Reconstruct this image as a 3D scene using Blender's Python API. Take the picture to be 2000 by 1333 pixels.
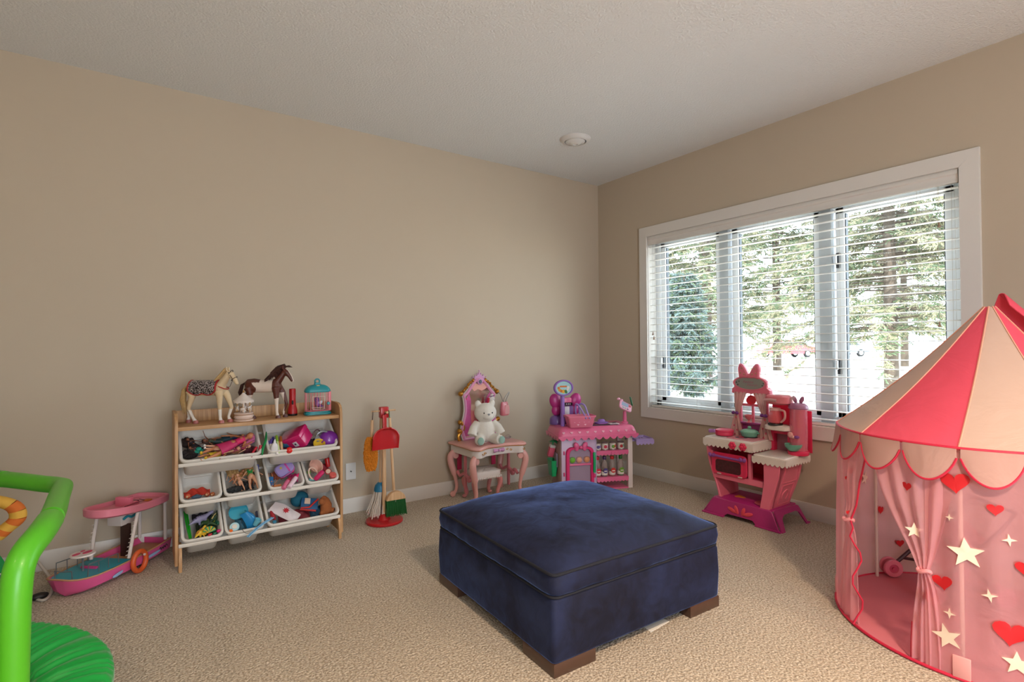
import bpy, bmesh, math, random
from mathutils import Vector, Matrix, Euler, noise
random.seed(7)
for o in list(bpy.data.objects): bpy.data.objects.remove(o, do_unlink=True)
SC = bpy.context.scene
COL = SC.collection
PI = math.pi

# ------------------------------------------------------------------ camera
cam_d = bpy.data.cameras.new('camera'); cam = bpy.data.objects.new('camera', cam_d); COL.objects.link(cam)
YAW, PITCH, ROLL = 0.96136, 0.010011, -0.008548
_fw = Vector((math.cos(YAW)*math.cos(PITCH), math.sin(YAW)*math.cos(PITCH), math.sin(PITCH)))
_r = Vector((math.sin(YAW), -math.cos(YAW), 0)); _u = _r.cross(_fw)
_r2 = math.cos(ROLL)*_r + math.sin(ROLL)*_u; _u2 = -math.sin(ROLL)*_r + math.cos(ROLL)*_u
cam.matrix_world = Matrix(((_r2.x, _u2.x, -_fw.x, -3.6690), (_r2.y, _u2.y, -_fw.y, -3.7634), (_r2.z, _u2.z, -_fw.z, 1.1722), (0, 0, 0, 1)))
cam_d.sensor_width = 36; cam_d.lens = 36*1034.8/2000
cam_d.clip_start = 0.05; cam_d.clip_end = 400
SC.camera = cam

# ------------------------------------------------------------------ light
SC.view_settings.view_transform = 'Standard'; SC.view_settings.look = 'None'
SC.view_settings.gamma = 1; SC.view_settings.use_curve_mapping = False
SC.view_settings.exposure = 0.14
w = bpy.data.worlds.new('world'); SC.world = w; w.use_nodes = True
_n = w.node_tree.nodes; _bg = _n['Background']
_bg.inputs[0].default_value = (0.80, 0.91, 1.0, 1); _bg.inputs[1].default_value = 9
sun_d = bpy.data.lights.new('sun', 'SUN'); sun = bpy.data.objects.new('sun', sun_d); COL.objects.link(sun)
sun_d.energy = 14.0; sun_d.angle = math.radians(0.6); sun_d.color = (1, .95, .86)
sun.rotation_euler = Vector((0.55, 0.35, -0.75)).to_track_quat('-Z', 'Y').to_euler()
def area(name, loc, target, sx, sy, power, col, shape='RECTANGLE', portal=False):
    d = bpy.data.lights.new(name, 'AREA'); o = bpy.data.objects.new(name, d); COL.objects.link(o)
    d.shape = shape; d.size = sx; d.size_y = sy; d.energy = power; d.color = col
    o.location = loc; o.rotation_euler = (Vector(target)-Vector(loc)).to_track_quat('-Z', 'Y').to_euler()
    if portal: d.cycles.is_portal = True
    else: d.spread = math.radians(SPREAD)
    return o
LAMP_W = 44; SPREAD = 130
area('window_portal', (0.20, -1.71, 1.33), (-1, -1.71, 1.33), 2.2, 1.5, 1, (1, 1, 1), portal=True)
area('fill_opening_portal', (-3.0, -6.35, 1.15), (-3.0, -5, 1.15), 1.8, 2.1, 1, (1, 1, 1), portal=True)  # portal at an unseen opening, added to bring in fill daylight
# ------------------------------------------------------------------ materials
def s2l(c):
    return tuple(((x/12.92) if x <= 0.04045 else ((x+0.055)/1.055)**2.4) for x in c)
def hx(h): return s2l([int(h[i:i+2], 16)/255 for i in (0, 2, 4)])
MATS = {}
def mat(name, col='808080', rough=.5, metal=0, bump=0, bscale=200, var=0, vscale=8, sheen=0, trans=0, alpha=1, coat=0, spec=.5, transl=0, emis=0):
    if name in MATS: return MATS[name]
    m = bpy.data.materials.new(name); m.use_nodes = True; nt = m.node_tree; N = nt.nodes; L = nt.links
    b = N['Principled BSDF']; c = hx(col) if isinstance(col, str) else col
    b.inputs['Base Color'].default_value = (*c, 1); b.inputs['Roughness'].default_value = rough
    b.inputs['Metallic'].default_value = metal; b.inputs['Specular IOR Level'].default_value = spec
    if sheen:
        b.inputs['Sheen Weight'].default_value = sheen; b.inputs['Sheen Roughness'].default_value = .35
    if trans: b.inputs['Transmission Weight'].default_value = trans
    if coat: b.inputs['Coat Weight'].default_value = coat
    if emis:
        b.inputs['Emission Color'].default_value = (*c, 1); b.inputs['Emission Strength'].default_value = emis
    tc = N.new('ShaderNodeTexCoord')
    if var:
        nz = N.new('ShaderNodeTexNoise'); nz.inputs['Scale'].default_value = vscale; nz.inputs['Detail'].default_value = 5
        L.new(tc.outputs['Object'], nz.inputs['Vector'])
        mx = N.new('ShaderNodeMix'); mx.data_type = 'RGBA'
        mx.inputs[6].default_value = (*[max(0, x*(1-var)) for x in c], 1); mx.inputs[7].default_value = (*[min(1, x*(1+var)) for x in c], 1)
        L.new(nz.outputs['Fac'], mx.inputs[0]); L.new(mx.outputs[2], b.inputs['Base Color'])
    if bump:
        nb = N.new('ShaderNodeTexNoise'); nb.inputs['Scale'].default_value = bscale; nb.inputs['Detail'].default_value = 3
        L.new(tc.outputs['Object'], nb.inputs['Vector'])
        bp = N.new('ShaderNodeBump'); bp.inputs['Strength'].default_value = min(bump, 1); bp.inputs['Distance'].default_value = .002*max(1, bump)
        L.new(nb.outputs['Fac'], bp.inputs['Height']); L.new(bp.outputs[0], b.inputs['Normal'])
    if transl or alpha < 1:
        out = N['Material Output']; last = b.outputs[0]
        if transl:
            t = N.new('ShaderNodeBsdfTranslucent'); t.inputs[0].default_value = (*c, 1)
            ms = N.new('ShaderNodeMixShader'); ms.inputs[0].default_value = transl
            L.new(last, ms.inputs[1]); L.new(t.outputs[0], ms.inputs[2]); last = ms.outputs[0]
        if alpha < 1:
            t = N.new('ShaderNodeBsdfTransparent'); t.inputs[0].default_value = (1, 1, 1, 1)
            ms = N.new('ShaderNodeMixShader'); ms.inputs[0].default_value = alpha
            L.new(t.outputs[0], ms.inputs[1]); L.new(last, ms.inputs[2]); last = ms.outputs[0]
        L.new(last, out.inputs[0])
    MATS[name] = m; return m
def plastic(h, rough=.35): return mat('plastic_'+h, h, rough, var=.03, vscale=15)
def cloth(h, rough=.9): return mat('cloth_'+h, h, rough, bump=.5, bscale=500, var=.08, vscale=30)

# ------------------------------------------------------------------ mesh builder
def TR(loc=(0, 0, 0), rot=(0, 0, 0), sc=(1, 1, 1)):
    return Matrix.Translation(loc) @ Euler(rot, 'XYZ').to_matrix().to_4x4() @ Matrix.Diagonal((*sc, 1))
def align(a, b):
    """matrix that carries +Z of length 1 onto a->b direction with origin at a"""
    a = Vector(a); b = Vector(b); q = (b-a).to_track_quat('Z', 'Y')
    return Matrix.Translation(a) @ q.to_matrix().to_4x4()
class MB:
    def __init__(s, *mats): s.v = []; s.f = []; s.mi = []; s.mats = list(mats); s.k = 0
    def m(s, k): s.k = k; return s
    def add(s, vs, fs, T=None):
        o = len(s.v)
        if T is not None: vs = [T @ Vector(p) for p in vs]
        s.v += [tuple(p) for p in vs]; s.f += [tuple(i+o for i in f) for f in fs]; s.mi += [s.k]*len(fs); return s
    def addbm(s, bm, T=None):
        bm.verts.index_update()
        s.add([v.co.copy() for v in bm.verts], [[v.index for v in f.verts] for f in bm.faces], T); bm.free(); return s
    def box(s, c, size, bev=0, rot=(0, 0, 0), T=None, seg=2, taper=None):
        bm = bmesh.new(); bmesh.ops.create_cube(bm, size=1)
        for v in bm.verts:
            k = taper if (taper is not None and v.co.z < 0) else 1
            if isinstance(k, (int, float)): k = (k, k)
            v.co = Vector((v.co.x*size[0]*k[0], v.co.y*size[1]*k[1], v.co.z*size[2]))
        if bev: bmesh.ops.bevel(bm, geom=bm.edges[:], offset=bev, segments=seg, profile=.5, affect='EDGES')
        M = TR(c, rot); M = T @ M if T is not None else M
        return s.addbm(bm, M)
    def b2(s, lo, hi, bev=0, T=None, seg=2):
        return s.box([(a+b)/2 for a, b in zip(lo, hi)], [abs(b-a) for a, b in zip(lo, hi)], bev, T=T, seg=seg)
    def tube(s, pts, r, seg=8, closed=False, caps=True, T=None, flat=1.0, up=None):
        pts = [Vector(p) for p in pts]; n = len(pts)
        rs = r if isinstance(r, (list, tuple)) else [r]*n
        vs = []; fs = []; prev = None
        for i in range(n):
            if closed: t = (pts[(i+1) % n]-pts[i-1])
            else: t = pts[min(i+1, n-1)]-pts[max(i-1, 0)]
            if t.length < 1e-9: t = Vector((0, 0, 1))
            t.normalize()
            if prev is None:
                a = Vector(up) if up else (Vector((0, 0, 1)) if abs(t.z) < .9 else Vector((1, 0, 0)))
                x = t.cross(a).normalized()
            else:
                x = (prev-t*prev.dot(t))
                x = x.normalized() if x.length > 1e-6 else t.orthogonal().normalized()
            prev = x; y = t.cross(x)
            for k in range(seg):
                a = 2*PI*k/seg; vs.append(pts[i]+x*math.cos(a)*rs[i]+y*math.sin(a)*rs[i]*flat)
        m = n if closed else n-1
        for i in range(m):
            j = (i+1) % n
            for k in range(seg):
                l = (k+1) % seg; fs.append((i*seg+k, i*seg+l, j*seg+l, j*seg+k))
        if caps and not closed:
            fs.append(tuple(reversed(range(seg)))); fs.append(tuple((n-1)*seg+k for k in range(seg)))
        return s.add(vs, fs, T)
    def lathe(s, prof, seg=24, T=None, caps=True, arc=None, sc=(1, 1)):
        vs = []; fs = []; n = len(prof)
        for (r, z) in prof:
            for k in range(seg):
                a = 2*PI*k/seg; vs.append((r*math.cos(a)*sc[0], r*math.sin(a)*sc[1], z))
        for i in range(n-1):
            for k in range(seg):
                l = (k+1) % seg; fs.append((i*seg+k, i*seg+l, (i+1)*seg+l, (i+1)*seg+k))
        if caps:
            if prof[0][0] > 1e-5: fs.append(tuple(reversed(range(seg))))
            if prof[-1][0] > 1e-5: fs.append(tuple((n-1)*seg+k for k in range(seg)))
        return s.add(vs, fs, T)
    def cyl(s, a, b, r, seg=16, r2=None, bev=0):
        a = Vector(a); b = Vector(b); L = (b-a).length; r2 = r if r2 is None else r2
        if bev: pr = [(max(r-bev, .0001), 0), (r, bev), (r2, L-bev), (max(r2-bev, .0001), L)]
        else: pr = [(r, 0), (r2, L)]
        return s.lathe(pr, seg, align(a, b))
    def sph(s, c, r, seg=16, rings=10, T=None, rot=(0, 0, 0)):
        if isinstance(r, (int, float)): r = (r, r, r)
        pr = [(max(math.sin(PI*i/rings), 0), -math.cos(PI*i/rings)) for i in range(rings+1)]
        pr[0] = (1e-4, -1); pr[-1] = (1e-4, 1)
        M = TR(c, rot, r); M = T @ M if T is not None else M
        return s.lathe(pr, seg, M)
    def prism(s, out, th, T=None, bev=0, z0=0):
        """extrude a 2D outline (xy) from z0 to z0+th; bev insets the outer edges"""
        n = len(out)
        if bev:
            cx = sum(p[0] for p in out)/n; cy = sum(p[1] for p in out)/n
            ar = sum(out[i][0]*out[(i+1) % n][1]-out[(i+1) % n][0]*out[i][1] for i in range(n)); sg = 1 if ar > 0 else -1
            ins = []
            for i in range(n):
                p0 = Vector(out[i-1][:2]); p1 = Vector(out[i][:2]); p2 = Vector(out[(i+1) % n][:2])
                d = (p2-p0); d = d.normalized() if d.length > 0 else Vector((1, 0)); nn = Vector((-d.y, d.x))*sg
                ins.append(p1+nn*bev)
            rings = [([tuple(p) for p in ins], z0), ([p[:2] for p in out], z0+bev), ([p[:2] for p in out], z0+th-bev), ([tuple(p) for p in ins], z0+th)]
        else: rings = [([p[:2] for p in out], z0), ([p[:2] for p in out], z0+th)]
        vs = [(p[0], p[1], z) for r, z in rings for p in r]; fs = []
        for j in range(len(rings)-1):
            for i in range(n):
                k = (i+1) % n; fs.append((j*n+i, j*n+k, (j+1)*n+k, (j+1)*n+i))
        fs.append(tuple(reversed(range(n)))); fs.append(tuple((len(rings)-1)*n+i for i in range(n)))
        return s.add(vs, fs, T)
    def loft(s, rings, closed=True, caps=True, T=None):
        n = len(rings[0]); vs = [p for r in rings for p in r]; fs = []
        for j in range(len(rings)-1):
            for i in range(n if closed else n-1):
                k = (i+1) % n; fs.append((j*n+i, j*n+k, (j+1)*n+k, (j+1)*n+i))
        if caps and closed: fs.append(tuple(reversed(range(n)))); fs.append(tuple((len(rings)-1)*n+i for i in range(n)))
        return s.add(vs, fs, T)
    def sheet(s, fn, nu, nv, th=0, T=None):
        """grid surface fn(u,v)->point, u,v in 0..1; th gives it real thickness"""
        P = [[Vector(fn(i/nu, j/nv)) for j in range(nv+1)] for i in range(nu+1)]
        if not th:
            vs = [p for r in P for p in r]; fs = [(i*(nv+1)+j, (i+1)*(nv+1)+j, (i+1)*(nv+1)+j+1, i*(nv+1)+j+1) for i in range(nu) for j in range(nv)]
            return s.add(vs, fs, T)
        Q = []
        for i in range(nu+1):
            row = []
            for j in range(nv+1):
                du = P[min(i+1, nu)][j]-P[max(i-1, 0)][j]; dv = P[i][min(j+1, nv)]-P[i][max(j-1, 0)]
                nn = du.cross(dv); nn = nn.normalized() if nn.length > 1e-12 else Vector((0, 0, 1)); row.append(P[i][j]-nn*th)
            Q.append(row)
        W = nv+1; o = (nu+1)*W
        vs = [p for r in P for p in r]+[p for r in Q for p in r]; fs = []
        for i in range(nu):
            for j in range(nv):
                a = i*W+j; b = (i+1)*W+j; fs.append((a, b, b+1, a+1)); fs.append((o+a, o+a+1, o+b+1, o+b))
        for i in range(nu):
            a = i*W; b = (i+1)*W; fs.append((a, o+a, o+b, b)); a += nv; b += nv; fs.append((a, b, o+b, o+a))
        for j in range(nv):
            a = j; fs.append((a, a+1, o+a+1, o+a)); a = nu*W+j; fs.append((a, o+a, o+a+1, a+1))
        return s.add(vs, fs, T)
    def build(s, name, parent=None, smooth=40, loc=None):
        me = bpy.data.meshes.new(name); me.from_pydata(s.v, [], s.f)
        for m_ in s.mats: me.materials.append(m_)
        me.polygons.foreach_set('material_index', s.mi)
        me.polygons.foreach_set('use_smooth', [bool(smooth)]*len(s.f))
        me.update()
        if smooth: me.set_sharp_from_angle(angle=math.radians(smooth))
        bm = bmesh.new(); bm.from_mesh(me); bmesh.ops.recalc_face_normals(bm, faces=bm.faces[:]); bm.to_mesh(me); bm.free()
        o = bpy.data.objects.new(name, me); COL.objects.link(o)
        if parent is not None: o.parent = parent
        if loc is not None: o.location = loc
        return o
def organic(name, mb, voxel, parent=None, sm=6, matfn=None):
    """fuse overlapping solids of mb into one continuous skin"""
    tmp = mb.build('tmp_skin', smooth=0)
    r = tmp.modifiers.new('r', 'REMESH'); r.mode = 'VOXEL'; r.voxel_size = voxel; r.use_smooth_shade = True
    s_ = tmp.modifiers.new('s', 'SMOOTH'); s_.iterations = sm; s_.factor = .5
    dg = bpy.context.evaluated_depsgraph_get(); dg.update()
    me = bpy.data.meshes.new_from_object(tmp.evaluated_get(dg)); me.name = name
    bpy.data.objects.remove(tmp, do_unlink=True)
    me.materials.clear()
    for m_ in mb.mats: me.materials.append(m_)
    for p in me.polygons:
        p.use_smooth = True
        p.material_index = matfn(p.center) if matfn else 0
    o = bpy.data.objects.new(name, me); COL.objects.link(o)
    if parent is not None: o.parent = parent
    return o
def tag(o, label, cat, group=None, kind=None):
    o['label'] = label; o['category'] = cat
    if group: o['group'] = group
    if kind: o['kind'] = kind
    return o
def thing(name, label, cat, loc=(0, 0, 0), rz=0, group=None, rot=None):
    o = bpy.data.objects.new(name, None); COL.objects.link(o); o.empty_display_size = .05
    o.location = loc; o.rotation_euler = rot if rot else (0, 0, rz); return tag(o, label, cat, group)
def struct(o): o['kind'] = 'structure'; return o
def lab(o, t): o['label'] = t; return o
def dup(root, loc, rot=None, label=None):
    r = root.copy(); COL.objects.link(r); r.location = loc
    if rot is not None: r.rotation_euler = rot
    if label: r['label'] = label
    for ch in list(root.children):
        c = ch.copy(); COL.objects.link(c); c.parent = r
        for g in list(ch.children):
            d = g.copy(); COL.objects.link(d); d.parent = c
    return r
def bez(pts, n=8):
    """Catmull-Rom through points"""
    P = [Vector(p) for p in pts]; out = []
    for i in range(len(P)-1):
        a = P[max(i-1, 0)]; b = P[i]; c = P[i+1]; d = P[min(i+2, len(P)-1)]
        for k in range(n):
            t = k/n; out.append(.5*((2*b)+(c-a)*t+(2*a-5*b+4*c-d)*t*t+(-a+3*b-3*c+d)*t**3))
    out.append(P[-1]); return out
def cbez(pts, n=6):
    P = [Vector(p) for p in pts]; m = len(P); out = []
    for i in range(m):
        a, b, c, d = P[i-1], P[i], P[(i+1) % m], P[(i+2) % m]
        for k in range(n):
            t = k/n; out.append(.5*((2*b)+(c-a)*t+(2*a-5*b+4*c-d)*t*t+(-a+3*b-3*c+d)*t**3))
    return out
def rrect(w, h, r, n=4, cx=0, cy=0):
    out = []
    for (sx, sy, a0) in ((1, 1, 0), (-1, 1, 90), (-1, -1, 180), (1, -1, 270)):
        for k in range(n+1):
            a = math.radians(a0+90*k/n); out.append((cx+sx*(w/2-r)+r*math.cos(a), cy+sy*(h/2-r)+r*math.sin(a)))
    return out
def heart(s, n=24):
    out = []
    for k in range(n):
        t = 2*PI*k/n; out.append((s*.5*math.sin(t)**3*1.08, s*(13*math.cos(t)-5*math.cos(2*t)-2*math.cos(3*t)-math.cos(4*t))/32))
    return out
def star(s, n=5, inner=.42, ph=0):
    return [(s*(1 if k % 2 == 0 else inner)*math.sin(PI*k/n+ph), s*(1 if k % 2 == 0 else inner)*math.cos(PI*k/n+ph)) for k in range(2*n)]
def scallop(w, h, n, depth):
    """strip outline from x=-w/2..w/2, top at y=0, scalloped bottom at y=-h"""
    out = [(w/2, 0), (-w/2, 0)]
    for i in range(n):
        for k in range(6):
            t = k/6 if i else k/6
            out.append((-w/2+w*(i+t)/n, -h+depth-depth*math.sin(PI*t)))
    out.append((w/2, -h+depth)); return out
XZ = Matrix(((1, 0, 0, 0), (0, 0, -1, 0), (0, 1, 0, 0), (0, 0, 0, 1)))   # drawing (x,y) -> (x,0,y), thickness -> -Y
YZ = Matrix(((0, 0, 1, 0), (1, 0, 0, 0), (0, 1, 0, 0), (0, 0, 0, 1)))    # drawing (x,y) -> (0,x,y), thickness -> +X
# ------------------------------------------------------------------ room shell
H = 2.74
def wall_mat(name, col, bump, bs, rough=.9):
    return mat(name, col, rough, bump=bump, bscale=bs, var=.015, vscale=3, spec=.3)
M_wall = wall_mat('wall_paint', 'bcae9b', .12, 350)
M_white = mat('trim_paint', 'd9d5d0', .45, var=.01)
# ceiling with a knockdown texture
M_ceil = mat('ceiling_texture', 'dddfe1', .95, bump=2.5, bscale=85, spec=.2)
# carpet
def carpet_mat():
    m = bpy.data.materials.new('carpet'); m.use_nodes = True; nt = m.node_tree; N = nt.nodes; L = nt.links; b = N['Principled BSDF']
    b.inputs['Roughness'].default_value = 1; b.inputs['Specular IOR Level'].default_value = .1; b.inputs['Sheen Weight'].default_value = .15
    tc = N.new('ShaderNodeTexCoord')
    v = N.new('ShaderNodeTexVoronoi'); v.inputs['Scale'].default_value = 105; L.new(tc.outputs['Object'], v.inputs['Vector'])
    n1 = N.new('ShaderNodeTexNoise'); n1.inputs['Scale'].default_value = 120; n1.inputs['Detail'].default_value = 4; L.new(tc.outputs['Object'], n1.inputs['Vector'])
    n2 = N.new('ShaderNodeTexNoise'); n2.inputs['Scale'].default_value = 2.2; n2.inputs['Detail'].default_value = 3; L.new(tc.outputs['Object'], n2.inputs['Vector'])
    cr = N.new('ShaderNodeValToRGB'); cr.color_ramp.elements[0].color = (*hx('92816c'), 1); cr.color_ramp.elements[1].color = (*hx('d8cbb8'), 1)
    cr.color_ramp.elements[0].position = .35; cr.color_ramp.elements[1].position = .68
    L.new(n1.outputs['Fac'], cr.inputs[0])
    mx = N.new('ShaderNodeMix'); mx.data_type = 'RGBA'; mx.blend_type = 'MULTIPLY'; mx.inputs[0].default_value = .5
    c2 = N.new('ShaderNodeValToRGB'); c2.color_ramp.elements[0].color = (.78, .78, .78, 1); c2.color_ramp.elements[1].color = (1, 1, 1, 1)
    L.new(n2.outputs['Fac'], c2.inputs[0]); L.new(cr.outputs[0], mx.inputs[6]); L.new(c2.outputs[0], mx.inputs[7]); L.new(mx.outputs[2], b.inputs['Base Color'])
    ad = N.new('ShaderNodeMath'); ad.operation = 'SUBTRACT'; L.new(n1.outputs['Fac'], ad.inputs[0]); L.new(v.outputs['Distance'], ad.inputs[1])
    bp = N.new('ShaderNodeBump'); bp.inputs['Strength'].default_value = .9; bp.inputs['Distance'].default_value = .006
    L.new(ad.outputs[0], bp.inputs['Height']); L.new(bp.outputs[0], b.inputs['Normal']); return m
X0, Y0 = -6.2, -6.2       # far sides of the room (behind the camera)
MB_ = MB(carpet_mat()).b2((X0-.1, Y0-.1, -.12), (.1, .1, 0)); struct(MB_.build('floor'))
struct(MB(M_ceil).b2((X0-.2, Y0-.2, H), (.4, .2, H+.15)).build('ceiling'))
struct(MB(M_wall).b2((X0-.2, 0, -.12), (.32, .15, H+.05)).build('wall_left'))
# window wall: opening y -2.80..-0.62, z .625..2.125
WY0, WY1, WZ0, WZ1 = -2.800, -.618, .625, 2.128
mw = MB(M_wall)
mw.b2((0, WY1, -.12), (.20, 0, H+.05)).b2((0, Y0-.2, -.12), (.20, WY0, H+.05)).b2((0, WY0, -.12), (.20, WY1, WZ0)).b2((0, WY0, WZ1), (.20, WY1, H+.05))
struct(mw.build('wall_window'))
struct(MB(M_wall).b2((X0-.15, Y0-.15, -.12), (X0, 0, H+.05)).build('wall_back_left'))
mw = MB(M_wall).b2((X0, Y0-.15, -.12), (-3.9, Y0, H+.05)).b2((-2.1, Y0-.15, -.12), (0, Y0, H+.05)).b2((-3.9, Y0-.15, 2.2), (-2.1, Y0, H+.05))  # gap in this unseen wall is added so sky light fills the room
struct(mw.build('wall_behind_camera'))
# baseboards
def baseboard(name, lo, hi): struct(MB(M_white).b2(lo, hi, .003).build(name))
BH = .104
baseboard('baseboard_left', (X0, -.014, -.01), (0, .002, BH))
baseboard('baseboard_window', (-.014, Y0, -.01), (.002, -.014, BH))
# casing around the window: mitred flat boards
def mitre(name, o, i, x0, x1):
    (oy0, oy1, oz0, oz1), (iy0, iy1, iz0, iz1) = o, i
    qs = [((oy0, oz1), (oy1, oz1), (iy1, iz1), (iy0, iz1)), ((oy0, oz0), (oy1, oz0), (iy1, iz0), (iy0, iz0)),
          ((oy0, oz0), (oy0, oz1), (iy0, iz1), (iy0, iz0)), ((oy1, oz0), (oy1, oz1), (iy1, iz1), (iy1, iz0))]
    b = MB(M_white)
    for q in qs:
        T = Matrix(((0, 0, 1, 0), (1, 0, 0, 0), (0, 1, 0, 0), (0, 0, 0, 1)))
        b.prism([Vector(p) for p in q], x1-x0, T=Matrix.Translation((x0, 0, 0)) @ T, bev=.0012)
    return b
struct(mitre('casing', (-2.889, -.535, .536, 2.215), (WY0, WY1, WZ0, WZ1), -.02, .001).build('trim_1'))
# jamb lining
M_vinyl = mat('window_vinyl', 'e4e8ec', .35)
jb = MB(M_white)
jb.b2((-.004, WY0-.006, WZ0-.012), (.19, WY1+.006, WZ0+.004)).b2((-.004, WY0-.006, WZ1-.004), (.19, WY1+.006, WZ1+.012)).b2((-.004, WY0-.012, WZ0), (.19, WY0+.004, WZ1)).b2((-.004, WY1-.004, WZ0), (.19, WY1+.012, WZ1))
struct(jb.build('trim_2'))
# window unit with three panes: frame, mullions, sashes, glass, latches
win = bpy.data.objects.new('window_1', None); COL.objects.link(win); win.location = (.1, 0, 0); struct(win)
fr = MB(M_vinyl)
def wb(b, y0, y1, z0, z1, x0=0, x1=.08, bev=.004): b.b2((x0, y0, z0), (x1, y1, z1), bev)
wb(fr, WY0, WY1, WZ0, WZ0+.06); wb(fr, WY0, WY1, WZ1-.06, WZ1); wb(fr, WY0, WY0+.055, WZ0, WZ1); wb(fr, WY1-.055, WY1, WZ0, WZ1)
fr.build('window_frame', win)
M_mull = mat('mullion_grey', 'b6bcc0', .4)  # mullions in a greyer tone than the frame and sashes
for k, (a, b_) in enumerate(((-1.345, -1.265), (-2.10, -2.02))):
    q = MB(M_mull); wb(q, a, b_, WZ0+.003, WZ1-.003, -.015, .085); q.build('mullion', win)
panes = [(-1.275, -.665), (-2.03, -1.36), (-2.755, -2.115)]
M_glass = bpy.data.materials.new('window_glass'); M_glass.use_nodes = True
_nt = M_glass.node_tree; _nt.nodes.remove(_nt.nodes['Principled BSDF'])
_tr = _nt.nodes.new('ShaderNodeBsdfTransparent'); _tr.inputs[0].default_value = (.93, .96, .96, 1); _gl = _nt.nodes.new('ShaderNodeBsdfGlossy'); _gl.inputs['Roughness'].default_value = .02
_ms = _nt.nodes.new('ShaderNodeMixShader'); _ms.inputs[0].default_value = .05
_nt.links.new(_tr.outputs[0], _ms.inputs[1]); _nt.links.new(_gl.outputs[0], _ms.inputs[2]); _nt.links.new(_ms.outputs[0], _nt.nodes['Material Output'].inputs[0])
M_gasket = mat('window_gasket', '4a5058', .6); M_latch = mat('latch_dark', '35373c', .4)
for (a, b_) in panes:
    s_ = MB(M_vinyl, M_gasket)
    for (y0, y1, z0, z1) in ((a, a+.055, WZ0+.05, WZ1-.05), (b_-.055, b_, WZ0+.05, WZ1-.05), (a, b_, WZ0+.05, WZ0+.1), (a, b_, WZ1-.1, WZ1-.05)):
        s_.m(0).b2((.01, y0, z0), (.06, y1, z1), .006)
    for (y0, y1) in ((a+.055, a+.061), (b_-.061, b_-.055)):
        s_.m(1).b2((.02, y0, WZ0+.1), (.05, y1, WZ1-.1))
    so = s_.build('sash', win)
    g = MB(M_glass).b2((.036, a+.05, WZ0+.09), (.040, b_-.05, WZ1-.09)); g.build('glass_pane', so, smooth=0)
for (y, z) in ((-2.135, 1.02), (-2.135, 1.72), (-.70, 1.02)):
    q = MB(M_latch, M_vinyl).b2((-.012, y-.010, z-.05), (.012, y+.010, z+.05), .003); q.m(1).b2((-.03, y+.002, z-.02), (-.01, y+.012, z+.04), .003); q.build('latch', win)
# ------------------------------------------------------------------ blind
M_slat = mat('blind_slat', 'e6e4e0', .5)
M_cord = mat('blind_cord', 'b5b0a8', .8)
bl = thing('window_blind', 'white wooden horizontal slat blind hanging in the wide window', 'blind', (.035, 0, 0))
v = MB(M_white); prof = [(-.032, 2.124), (-.036, 2.118), (-.036, 2.100), (-.030, 2.094), (-.030, 2.066), (-.034, 2.060), (-.034, 2.052), (-.012, 2.052), (-.012, 2.124)]
v.loft([[(x-.01, WY0+.006, z) for x, z in prof], [(x-.01, WY1-.006, z) for x, z in prof]]); v.build('valance', bl)
MB(M_slat).b2((-.028, WY0+.01, 2.07), (.028, WY1-.01, 2.12)).build('head_rail', bl)
sl = MB(M_slat); n = 25
for i in range(n):
    z = 2.032-i*.0567
    ring = []
    for (yy) in (WY0+.014, WY1-.014):
        ring.append([(-.025, yy, z-.0005+.001), (0, yy, z+.0025+.001), (.025, yy, z+.0015), (.025, yy, z-.0015), (0, yy, z-.0005), (-.025, yy, z-.0025)])
    sl.loft(ring)
sl.build('slats', bl, smooth=60)
MB(M_slat).b2((-.025, WY0+.014, WZ0+.006), (.025, WY1-.014, WZ0+.024), .004).build('bottom_rail', bl)
ld = MB(M_cord)
for y in (-.68, -1.10, -1.68, -2.16, -2.60, -2.76):
    for x in (-.027, .027): ld.cyl((x, y, WZ0+.02), (x, y, 2.07), .0008, 5)
ld.build('ladder_cords', bl)
for (y, z0) in ((-2.70, 1.29), (-2.705, 1.85), (-.665, 1.29), (-.675, 1.25)):
    tas = MB(M_cord, mat('tassel_wood', '9b7f6a', .6))
    tas.m(0).cyl((-.034, y, z0), (-.034, y, 2.07), .001, 5)
    tas.m(1).lathe([(.001, .03), (.004, .026), (.0045, .012), (.009, .004), (.008, 0)], 10, TR((-.034, y, z0-.03)))
    tas.build('pull_cord', bl)
# ------------------------------------------------------------------ round ceiling diffuser and wall plate
vt = thing('ceiling_vent', 'round white air diffuser on the ceiling near the corner', 'vent', (-.975, -.765, H), rot=(PI, 0, 0))
M_plw = mat('vent_white', 'd4d2d0', .4); M_dark = mat('vent_dark', '2b2826', .9)
MB(M_plw).lathe([(.118, -.001), (.116, .006), (.095, .022), (.083, .024), (.080, .016), (.080, -.001)], 40).build('flange', vt)
MB(M_dark).lathe([(.080, .001), (.080, .004), (.0001, .004)], 40, caps=False).build('throat', vt)
MB(M_plw).lathe([(.074, .018), (.072, .024), (.052, .034), (.050, .030), (.070, .018)], 40, caps=False).build('ring', vt)
MB(M_plw).lathe([(.056, .026), (.054, .030), (.030, .042), (.018, .043), (.014, .038), (.0001, .036)], 40, caps=False).build('cone', vt)
wp = thing('cable_plate', 'white wall plate with a small cable jack right of the toy rack', 'wall plate', (-2.453, 0, .292), rot=(PI/2, 0, 0))
MB(M_plw).prism(rrect(.072, .118, .004), .006, bev=.0018).build('plate', wp)
jk = MB(mat('brass_jack', '3a332b', .4, metal=.6)).lathe([(.0045, .004), (.0045, .012), (.003, .012), (.003, .006), (.0001, .006)], 12, caps=False); jk.build('jack', wp)
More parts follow.
